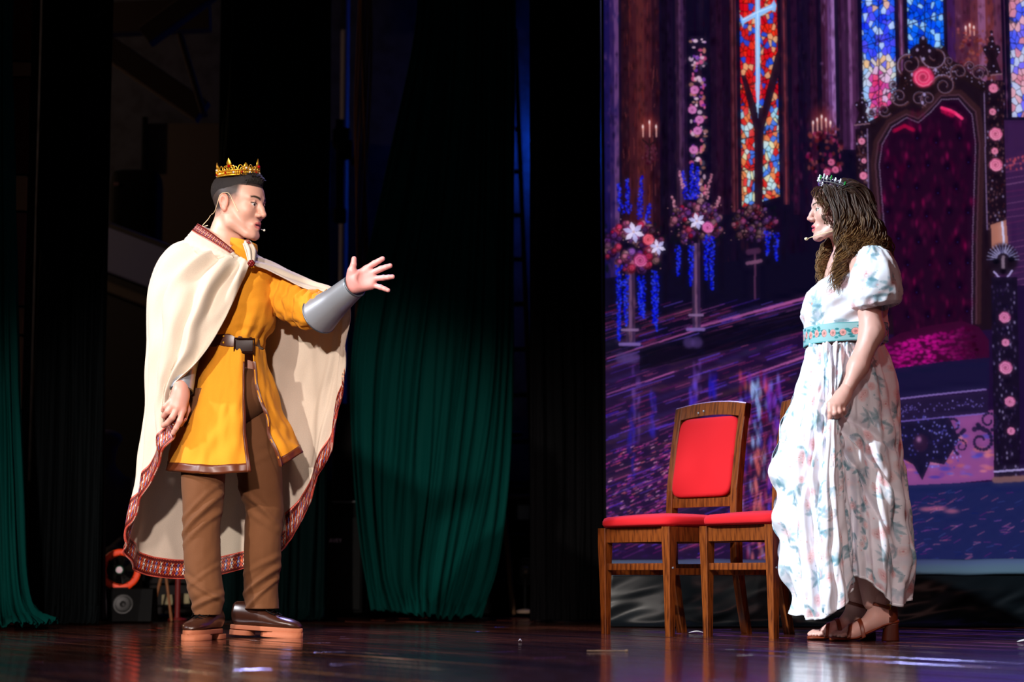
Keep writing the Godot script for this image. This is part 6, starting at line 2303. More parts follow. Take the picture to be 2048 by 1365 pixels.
	for q in [[454, 684], [454, 697]]:
		b = Acc.new()
		ball(b, Vector3((q[0] - 470) / 515.0, (1278 - q[1]) / 515.0, 0.154), Vector3(0.0045, 0.0045, 0.003), 8, 6)
		put(b, "stud", M.gold, belt)
	# trousers
	var brown := cloth(Color(0.38, 0.22, 0.088))
	var tro := Acc.new()
	var left := [[Vector3(-0.1666, 0.953, 0.08), Vector3(-0.0123, 0.953, 0.08)], [Vector3(-0.1889, 0.7586, 0.1), Vector3(-0.0161, 0.7586, 0.1)], [Vector3(-0.1874, 0.6229, 0.13), Vector3(-0.0194, 0.6229, 0.13)], [Vector3(-0.1747, 0.5019, 0.16), Vector3(-0.021, 0.5019, 0.16)], [Vector3(-0.1702, 0.4277, 0.18), Vector3(-0.0284, 0.4277, 0.18)], [Vector3(-0.1628, 0.3185, 0.19), Vector3(-0.0233, 0.3185, 0.19)], [Vector3(-0.1543, 0.2454, 0.2), Vector3(-0.0188, 0.2454, 0.2)], [Vector3(-0.1402, 0.1746, 0.21), Vector3(-0.0051, 0.1746, 0.21)], [Vector3(-0.1256, 0.1355, 0.215), Vector3(-0.0056, 0.1355, 0.215)], [Vector3(-0.1184, 0.0929, 0.22), Vector3(-0.0155, 0.0929, 0.22)]]
	var right := [[Vector3(-0.0065, 0.962, -0.02), Vector3(0.1225, 0.962, -0.02)], [Vector3(-0.0009, 0.7671, -0.03), Vector3(0.1629, 0.7671, -0.03)], [Vector3(0.0037, 0.6292, -0.04), Vector3(0.1792, 0.6292, -0.04)], [Vector3(0.0193, 0.5401, -0.05), Vector3(0.1831, 0.5401, -0.05)], [Vector3(0.0376, 0.4934, -0.05), Vector3(0.1856, 0.4934, -0.05)], [Vector3(0.0333, 0.4335, -0.06), Vector3(0.1814, 0.4335, -0.06)], [Vector3(0.0324, 0.3598, -0.06), Vector3(0.1765, 0.3598, -0.06)], [Vector3(0.0303, 0.2843, -0.07), Vector3(0.1763, 0.2843, -0.07)], [Vector3(0.0305, 0.2244, -0.075), Vector3(0.1687, 0.2244, -0.075)], [Vector3(0.0307, 0.1702, -0.08), Vector3(0.165, 0.1702, -0.08)], [Vector3(0.0375, 0.1046, -0.08), Vector3(0.1696, 0.1161, -0.08)]]
	for e in [[left, [[0.47, 0.9, 0.018, 1.0], [0.415, 0.7, 0.014, 0.8], [0.52, 0.8, 0.012, 0.6], [0.19, -0.5, 0.012, 1.0], [0.145, 0.3, 0.012, 1.1], [0.235, 0.5, 0.01, 0.6]], 3.0], [right, [[0.5, -0.9, 0.016, 0.8], [0.45, -0.5, 0.012, 0.6], [0.22, 0.6, 0.014, 1.0], [0.165, 0.7, 0.012, 1.0], [0.28, 0.4, 0.012, 0.6], [0.68, 0.5, 0.012, 0.6], [0.76, -0.3, 0.012, 0.6]], 9.0]]:
		var rws := []
		var zs := []
		for q in e[0]:
			rws.append([(q[0].y + q[1].y) * 0.5, q[0].x, q[1].x])
			zs.append(q[0].z)
		leg_tube(tro, rws, zs, 1.05, e[1], e[2])
	ball(tro, Vector3(-0.0008, 0.9389, 0.02), Vector3(0.14, 0.12, 0.13), 28, 16)
	put(tro, "trousers", brown, root)
	shoe(root, Vector3(-0.0719, -0.0053, 0.22), deg_to_rad(-14.0), 0.0, 1.0)
	shoe(root, Vector3(0.1073, 0.0088, -0.06), deg_to_rad(72.0), 0.05, 1.0)
	# bracers: bent steel plates with rolled rims and rivets
	bracer(root, Vector3(0.3362, 1.2301, 0.165), Vector3(0.4836, 1.3236, 0.325), 0.071, 0.043, deg_to_rad(-95.0), true)
	bracer(root, Vector3(-0.1675, 1.0921, 0.14), Vector3(-0.1817, 0.9393, 0.19), 0.046, 0.041, 0.0, false)


func bracer(root: Node3D, a: Vector3, b: Vector3, r0: float, r1: float, gap_at: float, rivets: bool) -> void:
	var y := (b - a).normalized()
	var z := (Vector3(0, 0, 1) - y * y.z).normalized()
	var x := y.cross(z)
	var cols := []
	var open := 0.5
	var n := 21
	for k in n:
		var f := k / float(n - 1)
		var ang := gap_at + open * 0.5 + (TAU - open) * f
		var c := []
		for j in 5:
			var t := j / 4.0
			var r := lerpf(r0, r1, t) * (1.0 + 0.04 * cos(t * PI * 2.0))
			c.append(a.lerp(b, t) + x * cos(ang) * r + z * sin(ang) * r)
		cols.append(c)
	var g := drape(cols, 80, 20)
	var acc := Acc.new()
	sheet(acc, g, 0.003)
	var o := put(acc, "bracer", M.steel, root)
	var rim := Acc.new()
	for e in [[0, 0, 0, 20], [80, 80, 0, 20], [0, 80, 0, 0], [0, 80, 20, 20]]:
		var pts := []
		if e[0] == e[1]:
			for j in 21:
				pts.append(g.at(e[0], j))
		else:
			for j in 81:
				pts.append(g.at(j, e[2]))
		tube(rim, pts, 0.0036, 7)
	put(rim, "rim", mat(Color(0.36, 0.39, 0.42), 0.4, 0.8), o)
	if rivets:
		for e in [[72, 3], [72, 16], [8, 3], [8, 16]]:
			var rv := Acc.new()
			var k: int = e[0] * 21 + e[1]
			ball(rv, g.p[k] - g.n[k] * 0.002 * signf(g.n[k].dot(g.p[k] - a.lerp(b, e[1] / 20.0))) * -1.0, Vector3.ONE * 0.005, 10, 6)
			put(rv, "rivet", M.steel, o)


func shoe(root: Node3D, at: Vector3, turn: float, lift: float, size: float) -> void:
	# toe towards +z; origin under the middle of the foot; lift raises the heel
	var t := Node3D.new()
	t.name = "shoe"
	root.add_child(t, true)
	t.position = Vector3(at.x, 0.0, at.z)
	t.basis = Basis(Vector3.UP, turn)
	var pitch := Transform3D(Basis(Vector3.RIGHT, lift), Vector3(0, lift * 0.1, 0))
	var upper := Acc.new()
	var rows := [[-0.125, 0.026, 0.05, 0.125], [-0.115, 0.032, 0.035, 0.13], [-0.08, 0.036, 0.034, 0.132], [-0.04, 0.037, 0.034, 0.128], [0.0, 0.04, 0.034, 0.112], [0.045, 0.045, 0.034, 0.092], [0.085, 0.047, 0.034, 0.08], [0.12, 0.043, 0.034, 0.074], [0.145, 0.034, 0.034, 0.066], [0.16, 0.018, 0.036, 0.054]]
	var rings := []
	for e in rows:
		var r := PackedVector3Array()
		for k in 24:
			var a := TAU * k / 24
			var h: float = (e[3] - e[2]) * 0.5
			var w: float = e[1] * (1.0 - 0.3 * clampf(sin(a), 0.0, 1.0) * smoothstep(0.03, -0.03, e[0]))
			r.append(pitch * Vector3(cos(a) * w, e[2] + h + sin(a) * h, e[0]))
		rings.append(r)
	loft(upper, rings)
	put(upper, "upper", mat(Color(0.2, 0.1, 0.065), 0.3), t)
	var sole_mat := mat(Color(0.62, 0.36, 0.24), 0.75)
	var sole := Acc.new()
	for part in [[0.022, 0.04, 0.0], [0.004, 0.024, 1.0]]:
		var srings := []
		for e in [[part[0], 0.98], [part[0] + 0.003, 1.0], [part[1] - 0.003, 1.0], [part[1], 0.98]]:
			var r := PackedVector3Array()
			for k in 40:
				var a := TAU * k / 40
				var zz := sin(a)
				var w := lerpf(0.04, 0.05, smoothstep(-0.4, 0.5, zz)) * (1.0 - 0.25 * smoothstep(0.75, 1.0, zz))
				var xx := signf(cos(a)) * pow(absf(cos(a)), 0.75)
				if part[2] < 0.5:
					r.append(pitch * Vector3(xx * w * e[1], e[0], 0.016 + zz * 0.152 * e[1]))
				else:
					r.append(pitch * Vector3(xx * 0.041 * e[1], e[0] - 0.004, -0.085 + signf(zz) * pow(absf(zz), 0.6) * 0.048 * e[1]))
			srings.append(r)
		loft(sole, srings)
	# front tread with cleats
	var fr := []
	for e in [[0.0, 0.97], [0.002, 1.0], [0.024, 1.0]]:
		var r := PackedVector3Array()
		for k in 40:
			var a := TAU * k / 40
			var zz := sin(a)
			var notch := 0.97 if k % 2 == 0 else 1.0
			r.append(pitch * Vector3(signf(cos(a)) * pow(absf(cos(a)), 0.8) * 0.048 * e[1] * notch, e[0], 0.082 + zz * 0.086 * e[1] * notch))
		fr.append(r)
	loft(sole, fr)
	put(sole, "sole", sole_mat, t)
	var lace := Acc.new()
	for k in 4:
		var z := 0.02 + k * 0.018
		var y := 0.112 - (z - 0.0) * 0.42
		tube(lace, [pitch * Vector3(-0.024, y - 0.004, z), pitch * Vector3(0, y + 0.006, z + 0.004), pitch * Vector3(0.024, y - 0.004, z)], 0.0028, 6)
	for s in [-1.0, 1.0]:
		tube(lace, Array(spline([pitch * Vector3(0, 0.117, 0.01), pitch * Vector3(s * 0.022, 0.122, 0.012), pitch * Vector3(s * 0.034, 0.1, 0.03), pitch * Vector3(s * 0.03, 0.088, 0.06)], 12)), 0.0022, 6)
	put(lace, "laces", mat(Color(0.035, 0.03, 0.03), 0.7), t)


func trim_tex() -> ImageTexture:
	# woven braid: maroon ground, rows of gold, white and blue beads
	var im := Image.create(256, 64, false, Image.FORMAT_RGBA8)
	for x in 256:
		for y in 64:
			var c := Color(0.32, 0.05, 0.04)
			var u := fposmod(x / 32.0, 1.0) - 0.5
			var block := int(x / 32.0) % 4
			var v := y / 64.0 - 0.5
			var r := Vector2(u, v * 1.3).length()
			var petal := cos(atan2(v * 1.3, u) * 6.0)
			if r < 0.12:
				c = [Color(0.92, 0.85, 0.75), Color(0.9, 0.45, 0.2), Color(0.25, 0.3, 0.6), Color(0.95, 0.6, 0.3)][block]
			elif r < 0.4 and petal > 0.1:
				c = [Color(0.35, 0.42, 0.7), Color(0.75, 0.25, 0.12), Color(0.9, 0.86, 0.8), Color(0.6, 0.14, 0.08)][block]
			elif absf(absf(u) - 0.46) < 0.05:
				c = Color(0.85, 0.5, 0.28) if (y / 6) % 2 == 0 else Color(0.2, 0.03, 0.05)
			if absf(v) > 0.44:
				c = Color(0.72, 0.3, 0.25)
			c = c * (0.85 + 0.45 * hsh(x * 3.1 + y * 71.7))
			im.set_pixel(x, y, Color(c.r, c.g, c.b, 1))
	return ImageTexture.create_from_image(im)


func king_cape(root: Node3D) -> void:
	var linen := cloth(Color(0.79, 0.73, 0.66), 0.92, 0.1)
	var cols := [
		[Vector3(0.0694, 1.4305, 0.185), Vector3(0.0339, 1.3341, 0.21), Vector3(-0.0186, 1.2066, 0.23), Vector3(-0.0754, 1.0997, 0.245), Vector3(-0.1384, 1.0179, 0.245), Vector3(-0.2201, 0.946, 0.2), Vector3(-0.2195, 0.8825, 0.185), Vector3(-0.1533, 0.8299, 0.225)],
		[Vector3(0.0344, 1.458, 0.17), Vector3(-0.037, 1.3608, 0.225), Vector3(-0.1033, 1.2232, 0.25), Vector3(-0.1623, 1.0864, 0.245), Vector3(-0.2326, 0.9618, 0.195), Vector3(-0.2445, 0.8523, 0.18), Vector3(-0.203, 0.7699, 0.215)],
		[Vector3(-0.0012, 1.4767, 0.15), Vector3(-0.1049, 1.3904, 0.22), Vector3(-0.1827, 1.2449, 0.23), Vector3(-0.2273, 1.0553, 0.215), Vector3(-0.2522, 0.9054, 0.185), Vector3(-0.2594, 0.7917, 0.175), Vector3(-0.2565, 0.6868, 0.18)],
		[Vector3(-0.0424, 1.501, 0.12), Vector3(-0.1766, 1.4367, 0.17), Vector3(-0.2617, 1.294, 0.15), Vector3(-0.2914, 1.0642, 0.13), Vector3(-0.3027, 0.8732, 0.11), Vector3(-0.3167, 0.7202, 0.1), Vector3(-0.3288, 0.5574, 0.1)],
		[Vector3(-0.0788, 1.5263, 0.085), Vector3(-0.232, 1.4815, 0.07), Vector3(-0.3163, 1.3481, 0.04), Vector3(-0.3328, 1.1149, 0.02), Vector3(-0.3357, 0.8813, 0.01), Vector3(-0.3599, 0.6282, 0.02), Vector3(-0.3929, 0.4448, 0.03)],
		[Vector3(-0.1151, 1.5574, 0.04), Vector3(-0.261, 1.5155, -0.02), Vector3(-0.3402, 1.3706, -0.05), Vector3(-0.3467, 1.1248, -0.07), Vector3(-0.3516, 0.8885, -0.08), Vector3(-0.3856, 0.6126, -0.06), Vector3(-0.4272, 0.3555, -0.03)],
		[Vector3(-0.1477, 1.5929, -0.03), Vector3(-0.2605, 1.5282, -0.1), Vector3(-0.3252, 1.3544, -0.15), Vector3(-0.335, 1.0977, -0.19), Vector3(-0.3433, 0.8182, -0.2), Vector3(-0.3794, 0.5196, -0.19), Vector3(-0.4206, 0.2789, -0.14)],
		[Vector3(-0.1396, 1.6134, -0.08), Vector3(-0.2041, 1.5276, -0.16), Vector3(-0.2403, 1.3437, -0.22), Vector3(-0.2593, 1.0655, -0.27), Vector3(-0.2808, 0.7439, -0.29), Vector3(-0.3237, 0.4428, -0.28), Vector3(-0.3644, 0.2359, -0.25)],
		[Vector3(-0.0961, 1.6064, -0.11), Vector3(-0.1138, 1.5018, -0.19), Vector3(-0.1232, 1.307, -0.25), Vector3(-0.1359, 1.0278, -0.3), Vector3(-0.1451, 0.7058, -0.33), Vector3(-0.1646, 0.4239, -0.33), Vector3(-0.1919, 0.2279, -0.32)],
		[Vector3(-0.0358, 1.5741, -0.11), Vector3(-0.0194, 1.4597, -0.18), Vector3(-0.0029, 1.2638, -0.23), Vector3(0.0028, 0.9854, -0.28), Vector3(0.0034, 0.6846, -0.31), Vector3(-0.0025, 0.4437, -0.32), Vector3(-0.0118, 0.2638, -0.32)],
		[Vector3(0.0051, 1.5467, -0.09), Vector3(0.0612, 1.4422, -0.13), Vector3(0.1089, 1.2563, -0.17), Vector3(0.1368, 0.98, -0.22), Vector3(0.151, 0.7014, -0.25), Vector3(0.1595, 0.4824, -0.27), Vector3(0.1602, 0.3431, -0.28)],
		[Vector3(0.0337, 1.5186, -0.04), Vector3(0.1281, 1.4333, -0.07), Vector3(0.2397, 1.2824, -0.06), Vector3(0.2699, 1.0525, -0.14), Vector3(0.2707, 0.8182, -0.2), Vector3(0.254, 0.6204, -0.23), Vector3(0.2338, 0.4619, -0.25)],
		[Vector3(0.058, 1.4901, 0.04), Vector3(0.1533, 1.4518, -0.02), Vector3(0.2919, 1.3678, 0.04), Vector3(0.3832, 1.2878, 0.05), Vector3(0.3797, 1.0841, -0.06), Vector3(0.3512, 0.8734, -0.14), Vector3(0.3124, 0.6389, -0.2)],
		[Vector3(0.0737, 1.4611, 0.1), Vector3(0.1567, 1.4377, 0.06), Vector3(0.2831, 1.3744, 0.09), Vector3(0.413, 1.3122, 0.13), Vector3(0.4239, 1.1886, 0.06), Vector3(0.4049, 1.0041, -0.05), Vector3(0.3727, 0.7835, -0.13)],
		[Vector3(0.0867, 1.4308, 0.17), Vector3(0.1613, 1.3999, 0.13), Vector3(0.2681, 1.3434, 0.13), Vector3(0.3772, 1.2965, 0.16), Vector3(0.4428, 1.2655, 0.16), Vector3(0.4152, 1.1127, 0.04), Vector3(0.4108, 0.9669, -0.03)]]
	var g := drape(cols, 260, 110)
	fold(g, func(u, v):
		var front := smoothstep(0.5, 0.3, u)
		var k := 0.0
		# folds raying from the clasp across the near shoulder
		k += front * 0.026 * sin(u * 70.0 + v * 5.0 + 2.0 * noise.get_noise_2d(u * 7.0, v * 2.0)) * smoothstep(0.0, 0.12, v) * (1.0 - 0.6 * v)
		k += 0.009 * noise.get_noise_2d(u * 13.0 + v * 2.0, v * 3.0 - u * 3.0)
		# long soft folds down the back
		k += (1.0 - front) * 0.012 * sin(u * 58.0 + 1.5 * noise.get_noise_2d(u * 8.0, v * 1.5)) * smoothstep(0.1, 0.5, v)
		return k)
	var acc := Acc.new()
	sheet(acc, g, 0.004)
	var cape := put(acc, "cape", linen, root)
	var braid := mat(Color.WHITE, 0.42)
	braid.albedo_texture = trim_tex()
	braid.metallic = 0.25
	# braid along the hem, up the right front edge a little way
	for e in [[0, 92, 99], [92, 188, 104], [188, 260, 98]]:
		var tr := Acc.new()
		sheet(tr, g, 0.0085, 26.0, 1.0, e[0], e[1], e[2], 110)
		remap_v(tr)
		put(tr, "braid_trim", braid, cape)
	# turned collar edged with the same braid
	var cl := Acc.new()
	var cc := [
		[Vector3(-0.1777, 1.5828, 0.03), Vector3(-0.1562, 1.6123, 0.02)],
		[Vector3(-0.1376, 1.5538, 0.085), Vector3(-0.1162, 1.5831, 0.075)],
		[Vector3(-0.0819, 1.519, 0.13), Vector3(-0.0671, 1.5449, 0.115)],
		[Vector3(-0.0335, 1.4876, 0.155), Vector3(-0.0243, 1.5095, 0.14)],
		[Vector3(-0.0009, 1.4646, 0.165), Vector3(0.0064, 1.4826, 0.15)]]
	var cg := drape(cc, 60, 8)
	sheet(cl, cg, 0.006, 7.0, 1.0)
	put(cl, "collar_trim", braid, cape)
	cl = Acc.new()
	cc = [
		[Vector3(-0.1777, 1.5828, 0.03), Vector3(-0.2051, 1.5399, 0.05), Vector3(-0.2194, 1.5075, 0.03)],
		[Vector3(-0.1373, 1.5535, 0.087), Vector3(-0.1603, 1.5144, 0.11), Vector3(-0.1759, 1.476, 0.08)],
		[Vector3(-0.0816, 1.5187, 0.132), Vector3(-0.0923, 1.479, 0.16), Vector3(-0.1072, 1.4423, 0.12)],
		[Vector3(-0.0332, 1.4873, 0.157), Vector3(-0.0353, 1.4584, 0.18), Vector3(-0.0443, 1.4315, 0.14)],
		[Vector3(-0.0007, 1.4643, 0.167), Vector3(0.007, 1.4506, 0.18), Vector3(0.0077, 1.4354, 0.14)]]
	cg = drape(cc, 60, 20)
	fold(cg, func(u, v): return 0.006 * noise.get_noise_2d(u * 9.0, v * 6.0) * v)
	sheet(cl, cg, 0.005)
	# the gathered fall on the far side of the neck
	var cc2 := [
		[Vector3(0.0301, 1.5243, 0.085), Vector3(0.0488, 1.481, 0.135), Vector3(0.0642, 1.4378, 0.175)],
		[Vector3(0.0443, 1.5319, 0.075), Vector3(0.068, 1.4932, 0.12), Vector3(0.0751, 1.4386, 0.17)],
		[Vector3(0.0587, 1.528, 0.05), Vector3(0.0817, 1.4921, 0.09), Vector3(0.0834, 1.4362, 0.16)]]
	cg = drape(cc2, 24, 20)
	fold(cg, func(u, v): return 0.007 * sin(u * 16.0))
	sheet(cl, cg, 0.005)
	put(cl, "collar", linen, cape)
	cl = Acc.new()
	cg = drape([[Vector3(0.0332, 1.535, 0.08), Vector3(0.0437, 1.5219, 0.1)], [Vector3(0.0474, 1.5406, 0.07), Vector3(0.058, 1.5235, 0.09)], [Vector3(0.0581, 1.5269, 0.045), Vector3(0.0674, 1.5071, 0.07)]], 16, 6)
	sheet(cl, cg, 0.005, 3.0, 1.0)
	put(cl, "collar_trim", braid, cape)
	var clasp := Acc.new()
	for k in 7:
		var a := TAU * k / 6
		ball(clasp, Vector3(0.0771, 1.4282, 0.2) + (Vector3(cos(a), sin(a), 0) * 0.0085 if k < 6 else Vector3(0, 0, 0.004)), Vector3.ONE * 0.0065, 8, 6)
	put(clasp, "clasp", mat(Color(0.4, 0.04, 0.03), 0.25, 0.4), cape)


func remap_v(acc: Acc) -> void:
	# spread v over the width of the strip
	var lo := 1e9
	var hi := -1e9
	for t in acc.uv:
		lo = minf(lo, t.y)
		hi = maxf(hi, t.y)
	for k in acc.uv.size():
		acc.uv[k].y = (acc.uv[k].y - lo) / (hi - lo)


func floral() -> ImageTexture:
	# printed chiffon: blush roses and grey-green leaves on white
	art = Image.create(1024, 1024, false, Image.FORMAT_RGBA8)
	art.fill(Color(0.95, 0.955, 0.975))
	rng.seed = 5
	var leaf := [Color(0.58, 0.7, 0.75), Color(0.45, 0.62, 0.67), Color(0.68, 0.76, 0.81), Color(0.28, 0.5, 0.56)]
	for k in 120:
		tile_dab(Vector2(rng.randf() * 1024, rng.randf() * 1024), 20 + rng.randf() * 50, 16 + rng.randf() * 40, [Color(0.88, 0.84, 0.9), Color(0.82, 0.88, 0.92), Color(0.97, 0.88, 0.88)][rng.randi() % 3], 0.35, 0.8)
	for k in 60:
		var c := Vector2(rng.randf() * 1024, rng.randf() * 1024)
		var a := rng.randf() * TAU
		for j in 3 + rng.randi() % 3:
			var d := Vector2.from_angle(a + (j - 1.5) * 0.7)
			var col: Color = leaf[rng.randi() % 4]
			var l := 34 + rng.randf() * 34
			for q in 9:
				var t := q / 8.0
				var w := 17.0 * sin(t * PI) + 2.0
				tile_dab(c + d * l * t * 1.5, w, w, col, 0.3, 0.7)
	for k in 44:
		var c := Vector2(rng.randf() * 1024, rng.randf() * 1024)
		var r := 26 + rng.randf() * 24
		var col: Color = [Color(0.95, 0.77, 0.77), Color(0.92, 0.68, 0.69), Color(0.96, 0.84, 0.84)][rng.randi() % 3]
		for j in 8:
			tile_dab(c + Vector2.from_angle(TAU * j / 8.0 + k) * r * 0.6, r * 0.5, r * 0.45, col.lightened(0.25 * (j % 3) * 0.5), 0.5, 0.8)
		tile_dab(c, r * 0.55, r * 0.55, col.darkened(0.1), 0.65, 0.5)
		for j in 5:
			tile_dab(c + Vector2.from_angle(j * 1.9) * r * 0.28, r * 0.22, r * 0.18, col.lightened(0.4), 0.7, 0.6)
		tile_dab(c, r * 0.16, r * 0.16, Color(0.85, 0.5, 0.52), 0.6, 0.8)
	for k in 60:
		tile_dab(Vector2(rng.randf() * 1024, rng.randf() * 1024), 6, 8, [Color(0.35, 0.55, 0.6), Color(0.88, 0.6, 0.62)][rng.randi() % 2], 0.4, 0.8)
	return ImageTexture.create_from_image(art)


func tile_dab(at: Vector2, rx: float, ry: float, col: Color, a: float, soft: float) -> void:
	# snapped sizes keep the brush store small
	rx = snappedf(rx, 4.0) + 2.0
	ry = snappedf(ry, 4.0) + 2.0
	for ox in [0, -1024, 1024]:
		for oy in [0, -1024, 1024]:
			var p := at + Vector2(ox, oy)
			if p.x > -rx and p.x < 1024 + rx and p.y > -ry and p.y < 1024 + ry:
				dab(p, rx, ry, col, a, soft)


func sash_tex() -> ImageTexture:
	art = Image.create(512, 96, false, Image.FORMAT_RGBA8)
	art.fill(Color(0.55, 0.73, 0.75))
	rng.seed = 6
	for k in 9:
		var x := 30 + k * 57
		for j in 6:
			dab(Vector2(x + 28 + jit(16), 48 + jit(28)), 14, 7, [Color(0.05, 0.42, 0.46), Color(0.1, 0.5, 0.52)][j % 2], 0.85, 0.4)
		rose_print(Vector2(x, 48 + jit(5)), 20, Color(0.92, 0.6, 0.58))
	for y in [4, 92]:
		stroke([Vector2(0, y), Vector2(512, y)], 7, Color(0.3, 0.6, 0.62))
	return ImageTexture.create_from_image(art)


func lock(acc: Acc, pts: Array, r: float, amp: float, turns: float, phase: float, c0: Color, c1: Color, strands := 4) -> void:
	# one curl: a few strands winding together
	var n := 42
	var line := spline(pts, n)
	var m := 4
	for sdx in strands:
		var base := acc.v.size()
		var x := Vector3.ZERO
		var ph := phase + sdx * 0.55
		var off := Vector3(jit(1), jit(1), jit(1)) * r * 1.6
		var shade := rng.randf_range(0.7, 1.35)
		var stop := rng.randf_range(0.86, 1.0)
		for k in n + 1:
			var f := float(k) / n * stop
			var u := f * n
			var q := mini(int(u), n - 1)
			var at := line[q].lerp(line[q + 1], u - q)
			var t := (line[mini(q + 1, n)] - line[maxi(q - 1, 0)]).normalized()
			if k == 0:
				x = t.cross(Vector3(0, 0, 1) if absf(t.z) < 0.9 else Vector3.RIGHT).normalized()
			else:
				x = (x - t * x.dot(t)).normalized()
			var y := t.cross(x)
			var a := amp * smoothstep(0.15, 0.75, f)
			var w := ph + f * turns * TAU
			var c := at + off + x * cos(w) * a + y * sin(w) * a * 0.7
			var rr := r * 0.52 * (0.8 + 0.3 * sin(f * PI)) * (1.0 - 0.85 * pow(f, 4.0))
			var col := c0.lerp(c1, smoothstep(0.2, 1.0, f)) * shade
			for j in m + 1:
				var b := TAU * j / m
				acc.add(c + x * cos(b) * rr + y * sin(b) * rr, Vector2(f, 0), col)
		for k in n:
			for j in m:
				var q2 := base + k * (m + 1) + j
				acc.quad(q2, q2 + 1, q2 + m + 2, q2 + m + 1)


func sway(pts: Array, r: float) -> Array:
	var o := []
	for p in pts:
		o.append(p + Vector3(jit(r), jit(r), jit(r)))
	return o


